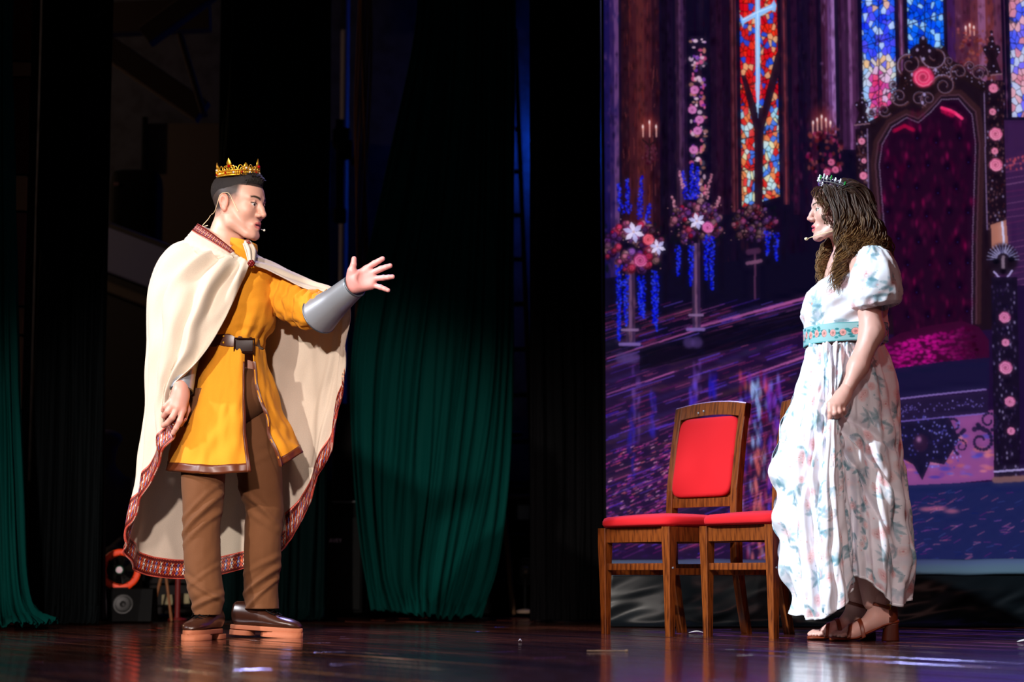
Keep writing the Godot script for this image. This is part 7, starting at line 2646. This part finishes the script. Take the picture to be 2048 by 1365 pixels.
func queen() -> void:
	var root := thing("person", "woman in a white floral dress and small tiara lifting her skirt", "person", Vector3(1.263, 0, -7.7))
	var skin := Color(0.68, 0.38, 0.32)
	var turn := Basis(Vector3.UP, deg_to_rad(-84.0)) * Basis(Vector3.RIGHT, deg_to_rad(-2.0))
	var hx := Transform3D(turn.scaled(Vector3.ONE * 0.91), Vector3(-0.0354, 1.6064, 0))
	var body := Acc.new()
	field_new()
	chain([Vector3(0.0143, 1.4263, 0), Vector3(0.0163, 1.331, 0), Vector3(-0.0088, 1.1979, 0), Vector3(-0.0014, 1.0842, 0), Vector3(0.0048, 0.9144, 0)], [0.07, 0.1, 0.085, 0.1, 0.13], 0.06)
	oval(Vector3(-0.1015, 1.2545, 0.06), Vector3(0.05, 0.055, 0.05), 0.04)
	cap(Vector3(0.0582, 1.4075, -0.13), Vector3(0.0442, 1.3781, 0.13), 0.045, 0.05, 0.05)
	chain([Vector3(0.0458, 1.3579, 0.14), Vector3(0.0639, 1.1304, 0.17), Vector3(0.0039, 0.9984, 0.195), Vector3(-0.0431, 0.9102, 0.215)], [0.05, 0.043, 0.035, 0.0245], 0.03)
	chain([Vector3(0.0655, 1.3993, -0.14), Vector3(0.0389, 1.1717, -0.18), Vector3(-0.046, 0.9851, -0.15)], [0.048, 0.04, 0.026], 0.03)
	chain([Vector3(0.0039, 0.8905, 0.06), Vector3(0.0095, 0.5008, 0.06), Vector3(0.0485, 0.3168, 0.06), Vector3(0.0616, 0.143, 0.06)], [0.085, 0.058, 0.056, 0.034], 0.04)
	chain([Vector3(-0.0029, 0.9015, -0.07), Vector3(-0.0102, 0.5052, -0.07), Vector3(0.0145, 0.3181, -0.07), Vector3(0.0243, 0.1413, -0.07)], [0.085, 0.058, 0.055, 0.034], 0.04)
	bake(body, 0.011, Transform3D.IDENTITY, func(p): return skin)
	field_new()
	head_field(true)
	chain([Vector3(0, -0.04, -0.03), Vector3(0, -0.1, -0.035), Vector3(0, -0.2, -0.055)], [0.047, 0.046, 0.058], 0.025)
	bake(body, 0.0028, hx, func(p): return face_colour(p, skin, true))
	# left hand closed on a fold of the skirt
	field_new()
	chain([Vector3(-0.0387, 0.9215, 0.212), Vector3(-0.0536, 0.8949, 0.222), Vector3(-0.0654, 0.88, 0.226)], [0.0245, 0.024, 0.024], 0.02)
	for e in [[Vector3(-0.0732, 0.8888, 0.23), Vector3(-0.1069, 0.8601, 0.245)], [Vector3(-0.066, 0.8851, 0.23), Vector3(-0.0933, 0.8543, 0.25)], [Vector3(-0.0584, 0.8816, 0.228), Vector3(-0.0766, 0.8544, 0.248)], [Vector3(-0.0502, 0.8822, 0.222), Vector3(-0.0605, 0.8589, 0.238)]]:
		cap(e[0], e[1], 0.0165, 0.013, 0.016)
	finger([Vector3(-0.109, 0.86, 0.247), Vector3(-0.1094, 0.83, 0.258), Vector3(-0.1113, 0.812, 0.256), Vector3(-0.1106, 0.7961, 0.25)], 0.0105, 0.008)
	finger([Vector3(-0.0936, 0.8541, 0.252), Vector3(-0.0939, 0.8242, 0.262), Vector3(-0.0886, 0.8125, 0.25), Vector3(-0.0826, 0.8118, 0.235)], 0.0105, 0.0085)
	finger([Vector3(-0.077, 0.8543, 0.25), Vector3(-0.0769, 0.8282, 0.258), Vector3(-0.0715, 0.8182, 0.246), Vector3(-0.0675, 0.8193, 0.232)], 0.0102, 0.0085)
	finger([Vector3(-0.0608, 0.8587, 0.24), Vector3(-0.0605, 0.8363, 0.247), Vector3(-0.0571, 0.8281, 0.236), Vector3(-0.0551, 0.8291, 0.224)], 0.0092, 0.0078)
	finger([Vector3(-0.0819, 0.8828, 0.215), Vector3(-0.1017, 0.8548, 0.222), Vector3(-0.1078, 0.8282, 0.235)], 0.013, 0.0095)
	bake(body, 0.0028, Transform3D.IDENTITY, func(p): return skin)
	# feet
	for e in [[0.0, 0.06], [-0.062, -0.07]]:
		field_new()
		var o := Vector3(e[0], 0, e[1])
		chain([Vector3(0.086, 0.16, 0.0), Vector3(0.088, 0.125, 0.0), Vector3(0.122, 0.085, 0.0)], [0.034, 0.032, 0.027], 0.03)
		chain([Vector3(0.12, 0.088, 0.0), Vector3(0.07, 0.075, 0.0), Vector3(0.0, 0.036, 0.004), Vector3(-0.035, 0.026, 0.006)], [0.025, 0.03, 0.026, 0.021], 0.03)
		cap(Vector3(-0.02, 0.027, -0.022), Vector3(-0.02, 0.027, 0.026), 0.017, 0.016, 0.02)
		for k in 5:
			var zz := -0.028 + k * 0.0145
			var l := [0.082, 0.08, 0.074, 0.066, 0.056][k] as float
			finger([Vector3(-0.03, 0.026, zz), Vector3(-l + 0.012, 0.026, zz * 1.05), Vector3(-l, 0.021, zz * 1.05)], 0.0115 if k == 0 else 0.009, 0.0105 if k == 0 else 0.0078)
		bake(body, 0.0036, Transform3D(Basis.IDENTITY, o), func(p): return skin)
	put(body, "body", skin_material(), root)
	for e in [[0.0, 0.06], [-0.062, -0.07]]:
		sandal(root, Vector3(e[0], 0, e[1]))
	queen_dress(root)
	queen_hair(root)
	tiara(root.position, hx)
	var mic := thing("headset_microphone", "thin beige microphone boom along the cheek of the curly-haired woman", "microphone", root.position)
	var w := Acc.new()
	tube(w, Array(spline([Vector3(-0.0145, 1.5437, 0.075), Vector3(-0.0518, 1.5271, 0.072), Vector3(-0.0968, 1.5161, 0.058), Vector3(-0.1313, 1.5084, 0.036), Vector3(-0.1493, 1.5017, 0.03)], 20)), 0.0016, 6)
	put(w, "boom", M.beige_wire, mic)
	w = Acc.new()
	ball(w, Vector3(-0.1531, 1.5017, 0.03), Vector3(0.0075, 0.006, 0.006), 12, 8)
	put(w, "capsule", mat(Color(0.93, 0.88, 0.7), 0.6), mic)


func sandal(root: Node3D, o: Vector3) -> void:
	var t := Node3D.new()
	t.name = "sandal"
	root.add_child(t, true)
	t.position = o
	var tan := mat(Color(0.45, 0.17, 0.055), 0.45)
	# insole rising to the heel
	var a := Acc.new()
	var line := [[-0.096, 0.008, 0.02], [-0.08, 0.008, 0.036], [-0.04, 0.008, 0.043], [0.0, 0.012, 0.04], [0.05, 0.034, 0.034], [0.1, 0.058, 0.031], [0.145, 0.07, 0.03], [0.158, 0.072, 0.02]]
	var rings := []
	for e in line:
		var r := PackedVector3Array()
		for k in 20:
			var b := TAU * k / 20
			r.append(Vector3(e[0], e[1] + sin(b) * 0.008, cos(b) * e[2]))
		rings.append(r)
	loft(a, rings)
	put(a, "sole", tan, t)
	a = Acc.new()
	var hr := []
	for e in [[0.0, 0.03, 0.029], [0.004, 0.031, 0.03], [0.06, 0.026, 0.027], [0.068, 0.027, 0.028]]:
		hr.append(ring_of(Vector3(0.127 + e[0] * 0.06, e[0], 0), e[1], e[2], 24, 0.0, 0.0, 3.0))
	loft(a, hr)
	put(a, "heel", mat(Color(0.3, 0.1, 0.035), 0.4), t)
	# straps: two over the toes, one round the ankle, heel counter
	for s in [[-0.018, 0.063, 0.05, 0.016], [0.01, 0.078, 0.049, -0.012]]:
		a = Acc.new()
		var cols := []
		for k in 9:
			var f := k / 8.0
			var b := PI * f
			var x: float = s[0] + s[3] * (f - 0.5) * 2.0
			var p := Vector3(x, 0.012 + sin(b) * (s[1] - 0.012), cos(b) * s[2])
			cols.append([p + Vector3(-0.007, -0.002, 0), p + Vector3(0.007, 0.004, 0)])
		sheet(a, drape(cols, 32, 4), 0.003)
		put(a, "strap", tan, t)
	a = Acc.new()
	var cols2 := []
	for k in 13:
		var b := TAU * k / 12
		var p := Vector3(0.094 + cos(b) * 0.05, 0.128 + cos(b) * -0.014, sin(b) * 0.041)
		cols2.append([p + Vector3(0, 0.006, 0), p + Vector3(0, -0.006, 0)])
	sheet(a, drape(cols2, 48, 4), 0.003)
	put(a, "ankle_strap", tan, t)
	a = Acc.new()
	cols2 = []
	for k in 9:
		var b := -PI * 0.5 + PI * k / 8.0
		cols2.append([Vector3(0.118 + cos(b) * 0.036, 0.125, sin(b) * 0.033), Vector3(0.118 + cos(b) * 0.037, 0.095, sin(b) * 0.033), Vector3(0.118 + cos(b) * 0.036, 0.07, sin(b) * 0.032)])
	sheet(a, drape(cols2, 28, 8), 0.003)
	put(a, "heel_counter", mat(Color(0.36, 0.13, 0.045), 0.5), t)
	a = Acc.new()
	tube(a, [Vector3(0.112, 0.134, 0.038), Vector3(0.124, 0.132, 0.036), Vector3(0.123, 0.116, 0.036), Vector3(0.111, 0.118, 0.038), Vector3(0.112, 0.134, 0.038)], 0.0018, 6)
	put(a, "buckle", M.gold, t)


func queen_dress(root: Node3D) -> void:
	var print_mat := mat(Color(0.98, 0.98, 1.0), 0.85)
	print_mat.albedo_texture = floral()
	print_mat.rim_enabled = true
	print_mat.rim = 0.2
	print_mat.backlight_enabled = true
	print_mat.backlight = Color(0.12, 0.12, 0.13)
	# skirt
	var cols := [
		[Vector3(-0.1458, 1.1069, 0), Vector3(-0.1701, 0.9992, 0), Vector3(-0.2171, 0.8768, 0), Vector3(-0.2733, 0.7454, 0), Vector3(-0.2889, 0.5773, 0), Vector3(-0.2748, 0.3915, 0), Vector3(-0.2383, 0.2159, 0), Vector3(-0.2166, 0.1186, 0.02)],
		[Vector3(-0.1418, 1.0938, 0.1), Vector3(-0.1683, 0.9576, 0.14), Vector3(-0.2097, 0.7885, 0.18), Vector3(-0.2375, 0.5867, 0.2), Vector3(-0.2373, 0.3695, 0.2), Vector3(-0.2123, 0.1714, 0.18), Vector3(-0.1977, 0.085, 0.17)],
		[Vector3(-0.1108, 1.0893, 0.14), Vector3(-0.1298, 0.9529, 0.19), Vector3(-0.1506, 0.7852, 0.225), Vector3(-0.1684, 0.5485, 0.245), Vector3(-0.1576, 0.3329, 0.245), Vector3(-0.1415, 0.0863, 0.23)],
		[Vector3(-0.0754, 1.09, 0.15), Vector3(-0.0893, 0.9519, 0.2), Vector3(-0.1008, 0.81, 0.235), Vector3(-0.103, 0.5835, 0.27), Vector3(-0.0851, 0.3326, 0.265), Vector3(-0.063, 0.1452, 0.24)],
		[Vector3(-0.0459, 1.0919, 0.15), Vector3(-0.0584, 0.9529, 0.19), Vector3(-0.0775, 0.8071, 0.225), Vector3(-0.0509, 0.586, 0.215), Vector3(-0.0363, 0.3697, 0.19), Vector3(-0.0281, 0.2326, 0.18)],
		[Vector3(-0.0063, 1.0943, 0.145), Vector3(-0.001, 0.9543, 0.175), Vector3(-0.0064, 0.7969, 0.19), Vector3(0.0297, 0.5867, 0.2), Vector3(0.0382, 0.3695, 0.2), Vector3(0.0422, 0.2111, 0.19)],
		[Vector3(0.0607, 1.0964, 0.11), Vector3(0.0908, 0.9197, 0.15), Vector3(0.1115, 0.7163, 0.165), Vector3(0.1356, 0.5156, 0.16), Vector3(0.1483, 0.334, 0.15), Vector3(0.1294, 0.1312, 0.13)],
		[Vector3(0.1362, 1.1031, 0), Vector3(0.1819, 0.952, 0), Vector3(0.1925, 0.7454, 0), Vector3(0.2067, 0.5401, 0), Vector3(0.2325, 0.3544, 0), Vector3(0.2168, 0.1477, 0)],
		[Vector3(0.1045, 1.1166, -0.12), Vector3(0.1478, 0.8111, -0.13), Vector3(0.1723, 0.5266, -0.14), Vector3(0.1741, 0.1592, -0.14)],
		[Vector3(0.0123, 1.1188, -0.14), Vector3(0.0083, 0.8126, -0.15), Vector3(0.0221, 0.5269, -0.15), Vector3(0.0725, 0.1872, -0.15)],
		[Vector3(-0.088, 1.1154, -0.11), Vector3(-0.1259, 0.8104, -0.12), Vector3(-0.1533, 0.5258, -0.12), Vector3(-0.103, 0.1407, -0.12)]]
	var g := drape(cols, 300, 110, true)
	fold(g, func(u, v):
		var near_side := smoothstep(0.0, 0.05, u) * smoothstep(0.62, 0.5, u)
		var k := 0.0
		# gathers under the sash opening into folds, ruffled front edge
		k += 0.006 * sin(u * TAU * 26.0 + 1.5 * noise.get_noise_2d(u * 20.0, v * 2.0)) * (1.0 - 0.5 * v)
		k += 0.012 * smoothstep(0.15, 0.6, v) * sin(u * TAU * 13.0 + v * 2.0 + 2.5 * noise.get_noise_2d(u * 9.0, v * 2.0))
		# swags pulled towards the hand
		var du: float = u - 0.29
		var rad := sqrt(du * du * 9.0 + (v - 0.29) * (v - 0.29))
		var ang := atan2(v - 0.29, du * 3.0)
		k += near_side * 0.016 * sin(ang * 9.0 + 2.0 * noise.get_noise_2d(rad * 5.0, ang)) * smoothstep(0.02, 0.12, rad) * smoothstep(0.6, 0.25, rad)
		for s in [0.3, 0.95, 2.1]:
			var d: float = (v - 0.275 - s * du - 0.5 * du * du) / 0.02
			k += 0.02 * exp(-d * d) * smoothstep(0.0, 0.03, du) * smoothstep(0.34, 0.2, du)
		k += 0.013 * noise.get_noise_2d(u * 18.0, v * 5.0)
		if u < 0.06 or u > 0.94:
			k += 0.016 * smoothstep(0.25, 0.5, v) * sin(v * 34.0 + u * 40.0)
		return k)
	var a := Acc.new()
	sheet(a, g, 0.003, 3.0, 1.8)
	var skirt := put(a, "skirt", print_mat, root)
	a = Acc.new()
	sheet(a, g, 0.005, 1.0, 1.0, 0, -1, 109, 110)
	put(a, "hem", mat(Color(0.93, 0.94, 0.97), 0.8), skirt)
	# the skirt's lining, turned out where the hand lifts it
	var lin := drape([
		[Vector3(-0.1216, 0.7907, 0.25), Vector3(-0.1438, 0.656, 0.262), Vector3(-0.1586, 0.4758, 0.268), Vector3(-0.1574, 0.2791, 0.262), Vector3(-0.147, 0.1097, 0.245)],
		[Vector3(-0.1121, 0.8008, 0.26), Vector3(-0.1264, 0.6544, 0.29), Vector3(-0.1379, 0.4748, 0.298), Vector3(-0.1297, 0.2789, 0.292), Vector3(-0.1186, 0.1048, 0.27)],
		[Vector3(-0.0976, 0.8008, 0.26), Vector3(-0.1041, 0.6547, 0.285), Vector3(-0.1047, 0.475, 0.292), Vector3(-0.0933, 0.2789, 0.288), Vector3(-0.0788, 0.1332, 0.27)],
		[Vector3(-0.0844, 0.802, 0.245), Vector3(-0.0788, 0.656, 0.262), Vector3(-0.0758, 0.4758, 0.268), Vector3(-0.0598, 0.2969, 0.26), Vector3(-0.0429, 0.2077, 0.245)],
		[Vector3(-0.0776, 0.7998, 0.225), Vector3(-0.0641, 0.6586, 0.215), Vector3(-0.0549, 0.4778, 0.205), Vector3(-0.0386, 0.3334, 0.2), Vector3(-0.028, 0.2291, 0.19)]], 80, 70)
	fold(lin, func(u, v): return 0.008 * sin(u * 22.0 + 2.0 * noise.get_noise_2d(u * 3.0, v * 3.0)) * (0.3 + v))
	a = Acc.new()
	sheet(a, lin, 0.003, 0.35, 1.3)
	put(a, "front_fold", print_mat, skirt)
	# bodice
	var rows := [[Vector3(-0.1497, 1.0993, 0), Vector3(0.14, 1.1069, 0), 0.15], [Vector3(-0.1528, 1.1448, 0), Vector3(0.141, 1.1523, 0), 0.15], [Vector3(-0.1597, 1.1789, 0), Vector3(0.1453, 1.1827, 0), 0.152], [Vector3(-0.1685, 1.2168, 0), Vector3(0.1498, 1.2168, 0), 0.156], [Vector3(-0.1659, 1.2624, 0), Vector3(0.1544, 1.2586, 0), 0.158], [Vector3(-0.1426, 1.3043, 0), Vector3(0.1553, 1.3005, 0), 0.152], [Vector3(-0.1081, 1.3386, 0), Vector3(0.1486, 1.3386, 0), 0.145], [Vector3(-0.0661, 1.3653, 0), Vector3(0.138, 1.3767, 0), 0.145], [Vector3(-0.0168, 1.3805, 0), Vector3(0.1236, 1.4111, 0), 0.145], [Vector3(0.0137, 1.392, 0), Vector3(0.1089, 1.434, 0), 0.13]]
	var rings := []
	for k in rows.size() - 1:
		for j in 5:
			var f := j / 5.0
			var r := torso_ring(rows[k][0].lerp(rows[k + 1][0], f), rows[k][1].lerp(rows[k + 1][1], f), lerpf(rows[k][2], rows[k + 1][2], f), 72)
			var c := Vector3.ZERO
			for p in r:
				c += p
			c /= r.size()
			for q in r.size():
				var an := atan2(r[q].z - c.z, r[q].x - c.x)
				var low := smoothstep(1.29, 1.2, r[q].y)
				r[q] += (r[q] - c).normalized() * (0.005 * low * sin(an * 26.0) + 0.004 * sin(an * 7.0 + r[q].y * 80.0) + 0.005 * noise.get_noise_2d(an * 4.0, r[q].y * 20.0))
			rings.append(r)
	a = Acc.new()
	loft(a, rings, true, 1.6, 1.8)
	put(a, "bodice", print_mat, root)
	# embroidered sash
	var sash := mat(Color.WHITE, 0.7)
	sash.albedo_texture = sash_tex()
	var sc := [[], []]
	a = Acc.new()
	var sr := []
	for e in [[0.0, 1.0], [0.0, 1.035], [0.068, 1.035], [0.068, 1.0]]:
		sr.append(ring_of(Vector3(-0.0067, 1.1031, 0) + Vector3(0, e[0], 0), 0.152 * e[1], 0.155 * e[1], 72, 0.05, 0.0, 2.3))
	var base := a.v.size()
	loft(a, sr, false, 3.0, 1.0)
	for k in a.uv.size():
		a.uv[k].y = clampf((a.v[k].y - Vector3(-0.0067, 1.1031, 0).y - 0.0) / 0.068, 0.02, 0.98)
	put(a, "sash", sash, root)
	# near sleeve: a full puff gathered at shoulder and cuff; the far one like it
	for s in [[0.0, 0.145, 1.0], [-0.03, -0.16, 0.9]]:
		var o := Vector3(s[0], 0, s[1])
		var sl := [[Vector3(0.0451, 1.4531, 0), Vector3(0.1055, 1.4493, 0), 0.045], [Vector3(0.0259, 1.4378, 0), Vector3(0.1315, 1.4302, 0), 0.075], [Vector3(0.0081, 1.3977, 0), Vector3(0.1572, 1.392, 0), 0.1], [Vector3(-0.0079, 1.3462, 0), Vector3(0.1714, 1.35, 0), 0.112], [Vector3(-0.0183, 1.2929, 0), Vector3(0.1799, 1.3043, 0), 0.115], [Vector3(-0.0191, 1.251, 0), Vector3(0.183, 1.27, 0), 0.112], [Vector3(-0.0083, 1.2206, 0), Vector3(0.1768, 1.2472, 0), 0.1], [Vector3(0.0178, 1.2092, 0), Vector3(0.1653, 1.2358, 0), 0.082], [Vector3(0.0332, 1.2244, 0), Vector3(0.1543, 1.251, 0), 0.066]]
		var rr := []
		for k in sl.size() - 1:
			for j in 6:
				var f := j / 6.0
				var r := torso_ring(sl[k][0].lerp(sl[k + 1][0], f) + o, sl[k][1].lerp(sl[k + 1][1], f) + o, lerpf(sl[k][2], sl[k + 1][2], f), 64)
				var c := Vector3.ZERO
				for p in r:
					c += p
				c /= r.size()
				var v := (k + f) / (sl.size() - 1.0)
				for q in r.size():
					var an := TAU * q / r.size()
					r[q] += (r[q] - c).normalized() * (0.006 * sin(an * 15.0 + 2.0 * noise.get_noise_2d(an, v * 2.0)) * (absf(v - 0.45) * 1.8) + 0.009 * noise.get_noise_2d(cos(an) * 1.8 + s[1] * 40.0, v * 3.0 + sin(an) * 1.8))
				rr.append(r)
		a = Acc.new()
		loft(a, rr, false, 1.0, 1.8)
		put(a, "sleeve", print_mat, root)


func queen_hair(root: Node3D) -> void:
	rng.seed = 33
	var dark := Color(0.02, 0.01, 0.009)
	var mid := Color(0.06, 0.03, 0.02)
	var gold := Color(0.34, 0.18, 0.065)
	var acc := Acc.new()
	# the mass beneath the curls
	field_new()
	oval(Vector3(-0.0042, 1.6261, -0.003), Vector3(0.088, 0.082, 0.071), 0.03)
	oval(Vector3(0.0399, 1.5795, 0), Vector3(0.055, 0.08, 0.066), 0.04)
	chain([Vector3(0.0543, 1.5411, 0), Vector3(0.09, 1.4486, -0.02), Vector3(0.1184, 1.3654, -0.04)], [0.055, 0.05, 0.03], 0.05)
	chain([Vector3(0.0191, 1.5717, 0.045), Vector3(0.0216, 1.4938, 0.055), Vector3(0.0201, 1.455, 0.06)], [0.025, 0.026, 0.018], 0.04)
	oval(Vector3(-0.1095, 1.5682, 0.01), Vector3(0.055, 0.085, 0.06), 0.01, 3)
	bake(acc, 0.006, Transform3D.IDENTITY, func(p): return dark.lerp(mid, 0.5 + 0.5 * noise.get_noise_2d(p.x * 90.0, p.z * 60.0)), func(p): return 0.004 * noise.get_noise_3d(p.x * 110.0, p.y * 30.0, p.z * 110.0))
	# crown hair combed back from the brow
	for k in 260:
		var z := jit(0.075)
		var s := Vector3(-0.0831, 1.6987, 0) + Vector3(absf(z) * 0.35 + rng.randf() * 0.06, -absf(z) * 0.35 + 0.004, z)
		var e := Vector3(0.0606, 1.6717, 0) + Vector3(jit(0.02), jit(0.03) - absf(z) * 0.25, z * 1.05)
		var m := s.lerp(e, 0.5) + Vector3(0, 0.033 - absf(z) * 0.2, z * 0.12)
		lock(acc, sway([s, m, e, e + Vector3(0.03, -0.07, z * 0.1)], 0.004), 0.0042, 0.0025, 2.0, rng.randf() * 6.0, dark.lerp(mid, rng.randf()), mid)
	# near side, falling over the ear to the shoulder
	for k in 300:
		var f := rng.randf()
		var s := Vector3(-0.0849, 1.6758, 0.06).lerp(Vector3(0.0576, 1.6491, 0.06), f) + Vector3(0, 0.012 + jit(0.012), jit(0.01))
		var a := Vector3(-0.055, 1.5927, 0.088).lerp(Vector3(0.0756, 1.5754, 0.078), f)
		var b := Vector3(-0.0509, 1.5053, 0.1).lerp(Vector3(0.1064, 1.4889, 0.085), f)
		var c := Vector3(-0.0602, 1.4312, 0.115).lerp(Vector3(0.1191, 1.4169, 0.11), f)
		var tint := dark.lerp(mid, rng.randf())
		var tip := gold.lerp(mid, rng.randf())
		var am := rng.randf_range(0.007, 0.016)
		if f < 0.2:
			lock(acc, sway([s, a, b, c + Vector3(0.012, 0, 0), Vector3(-0.0734, 1.3337, 0.165) + Vector3(jit(0.022), 0.02 - rng.randf() * 0.09, 0)], 0.007), 0.0042, am, 3.6 + rng.randf() * 1.6, rng.randf() * 6.0, tint, tip)
		else:
			lock(acc, sway([s, a, b, c + Vector3(jit(0.01), 0.05 - rng.randf() * 0.06, 0.03)], 0.009), 0.0044, am, 2.6 + rng.randf() * 1.6, rng.randf() * 6.0, tint, tip)
	# down the back
	for k in 300:
		var f := rng.randf()
		var z := lerpf(0.08, -0.08, f)
		var s := Vector3(0.0286, 1.6871, 0) + Vector3(jit(0.03), 0, z * 0.7)
		var a := Vector3(0.084, 1.6083, 0) + Vector3(-absf(z) * 0.2 + jit(0.006), 0, z)
		var b := Vector3(0.12, 1.5124, 0) + Vector3(jit(0.016), 0, z * 1.1)
		var c := Vector3(0.1424, 1.4072, 0) + Vector3(jit(0.022), 0, z * 1.0 - 0.01)
		var e := Vector3(0.1699, 1.2777, 0) + Vector3(jit(0.026), rng.randf() * 0.12 - 0.02, z * 0.8 - 0.02)
		lock(acc, sway([s, a, b, c, e], 0.009), 0.0044, rng.randf_range(0.006, 0.015), 4.0 + rng.randf() * 2.0, rng.randf() * 6.0, dark.lerp(mid, rng.randf()), mid.lerp(gold, rng.randf() * 0.8))
	# far side, seen in front of the neck
	for k in 60:
		var f := rng.randf()
		var s := Vector3(-0.0628, 1.6868, -0.06) + Vector3(f * 0.06, 0, 0)
		var a := Vector3(-0.0311, 1.574, -0.08) + Vector3(f * 0.03, 0, 0)
		var b := Vector3(-0.0717, 1.4821, -0.05) + Vector3(f * 0.02, 0, 0)
		var e := Vector3(-0.1085, 1.3533, 0.03) + Vector3(f * 0.02 + jit(0.01), 0.05 - rng.randf() * 0.1, 0.01)
		lock(acc, sway([s, a, b, Vector3(-0.0942, 1.4256, -0.02) + Vector3(f * 0.02, 0, 0), e], 0.007), 0.0042, rng.randf_range(0.006, 0.014), 3.8 + rng.randf() * 1.6, rng.randf() * 6.0, mid, gold.lerp(mid, rng.randf() * 0.6))
	# loose strands over brow and cheek
	for e in [[Vector3(-0.08, 1.6968, 0.03), Vector3(-0.1022, 1.6777, 0.05), Vector3(-0.1021, 1.6397, 0.07), Vector3(-0.0957, 1.6085, 0.074), Vector3(-0.1049, 1.5825, 0.07)], [Vector3(-0.0838, 1.7007, 0.03), Vector3(-0.1081, 1.6873, 0.04), Vector3(-0.1152, 1.6495, 0.058), Vector3(-0.1063, 1.6149, 0.07)], [Vector3(-0.0794, 1.6892, 0.05), Vector3(-0.0906, 1.653, 0.07), Vector3(-0.0792, 1.6192, 0.078), Vector3(-0.0888, 1.5891, 0.076), Vector3(-0.0996, 1.5635, 0.07)], [Vector3(-0.0754, 1.7025, 0), Vector3(-0.1073, 1.7006, 0.01), Vector3(-0.1205, 1.6757, 0.02), Vector3(-0.1148, 1.6508, 0.03)], [Vector3(-0.0974, 1.5825, 0.07), Vector3(-0.0891, 1.5665, 0.075), Vector3(-0.0762, 1.5438, 0.074)]]:
		for j in 9:
			lock(acc, sway(e, 0.0045), 0.0026, 0.004, 2.0, rng.randf() * 6.0, mid, mid.lerp(gold, 0.4), 1)
	# flyaway ends round the outline
	for k in 60:
		var f := rng.randf()
		var s := Vector3(0.0897, 1.6083, 0).lerp(Vector3(0.1545, 1.35, 0), f) + Vector3(jit(0.02), 0, jit(0.06))
		lock(acc, sway([s, s + Vector3(0.015, -0.03, 0), s + Vector3(0.03, -0.07, 0)], 0.012), 0.0022, 0.01, 2.0, rng.randf() * 6.0, mid, gold, 1)
	var m := mat(Color.WHITE, 0.5)
	m.metallic_specular = 0.35
	m.vertex_color_use_as_albedo = true
	put(acc, "hair", m, root)


func tiara(at: Vector3, hx: Transform3D) -> void:
	var t := thing("tiara", "small silver tiara with clear and green stones in brown curls", "tiara", at)
	var silver := mat(Color(0.85, 0.86, 0.88), 0.22, 0.85)
	var c := hx * Vector3(0, 0.079, -0.006)
	var turn := hx.basis.orthonormalized() * Basis(Vector3.RIGHT, deg_to_rad(-20.0))
	var arc := []
	for k in 33:
		var a := deg_to_rad(lerpf(-100, 100, k / 32.0))
		arc.append(c + turn * Vector3(sin(a) * 0.082, 0.016, cos(a) * 0.082))
	var b := Acc.new()
	tube(b, arc, 0.0026, 6)
	put(b, "band", silver, t)
	var clear := mat(Color(0.92, 0.95, 1.0), 0.06)
	var green := mat(Color(0.12, 0.5, 0.2), 0.1)
	for k in range(2, 31, 2):
		var a := deg_to_rad(lerpf(-100, 100, k / 32.0))
		var h := 0.008 + 0.015 * cos(a * 0.8) * (1.0 if k % 4 == 0 else 0.6)
		var o := Vector3(sin(a) * 0.082, 0.016, cos(a) * 0.082)
		var s := Acc.new()
		var top := o + Vector3(sin(a) * 0.006, h, cos(a) * 0.006)
		tube(s, [c + turn * o, c + turn * top], [0.0018, 0.0012], 6)
		for q in [-1.0, 1.0]:
			tube(s, Array(spline([c + turn * o.lerp(top, 0.3), c + turn * (o.lerp(top, 0.6) + Vector3(cos(a) * 0.008 * q, 0, -sin(a) * 0.008 * q)), c + turn * (o.lerp(top, 0.95) + Vector3(cos(a) * 0.004 * q, 0, -sin(a) * 0.004 * q))], 6)), 0.0012, 5)
		put(s, "stem", silver, t)
		var gm := Acc.new()
		ball(gm, c + turn * top, Vector3(0.004, 0.007, 0.004), 6, 4)
		ball(gm, c + turn * o.lerp(top, 0.55) + turn * Vector3(sin(a), 0, cos(a)) * 0.003, Vector3.ONE * 0.0038, 6, 4)
		put(gm, "stone", green if k % 6 == 0 else clear, t)
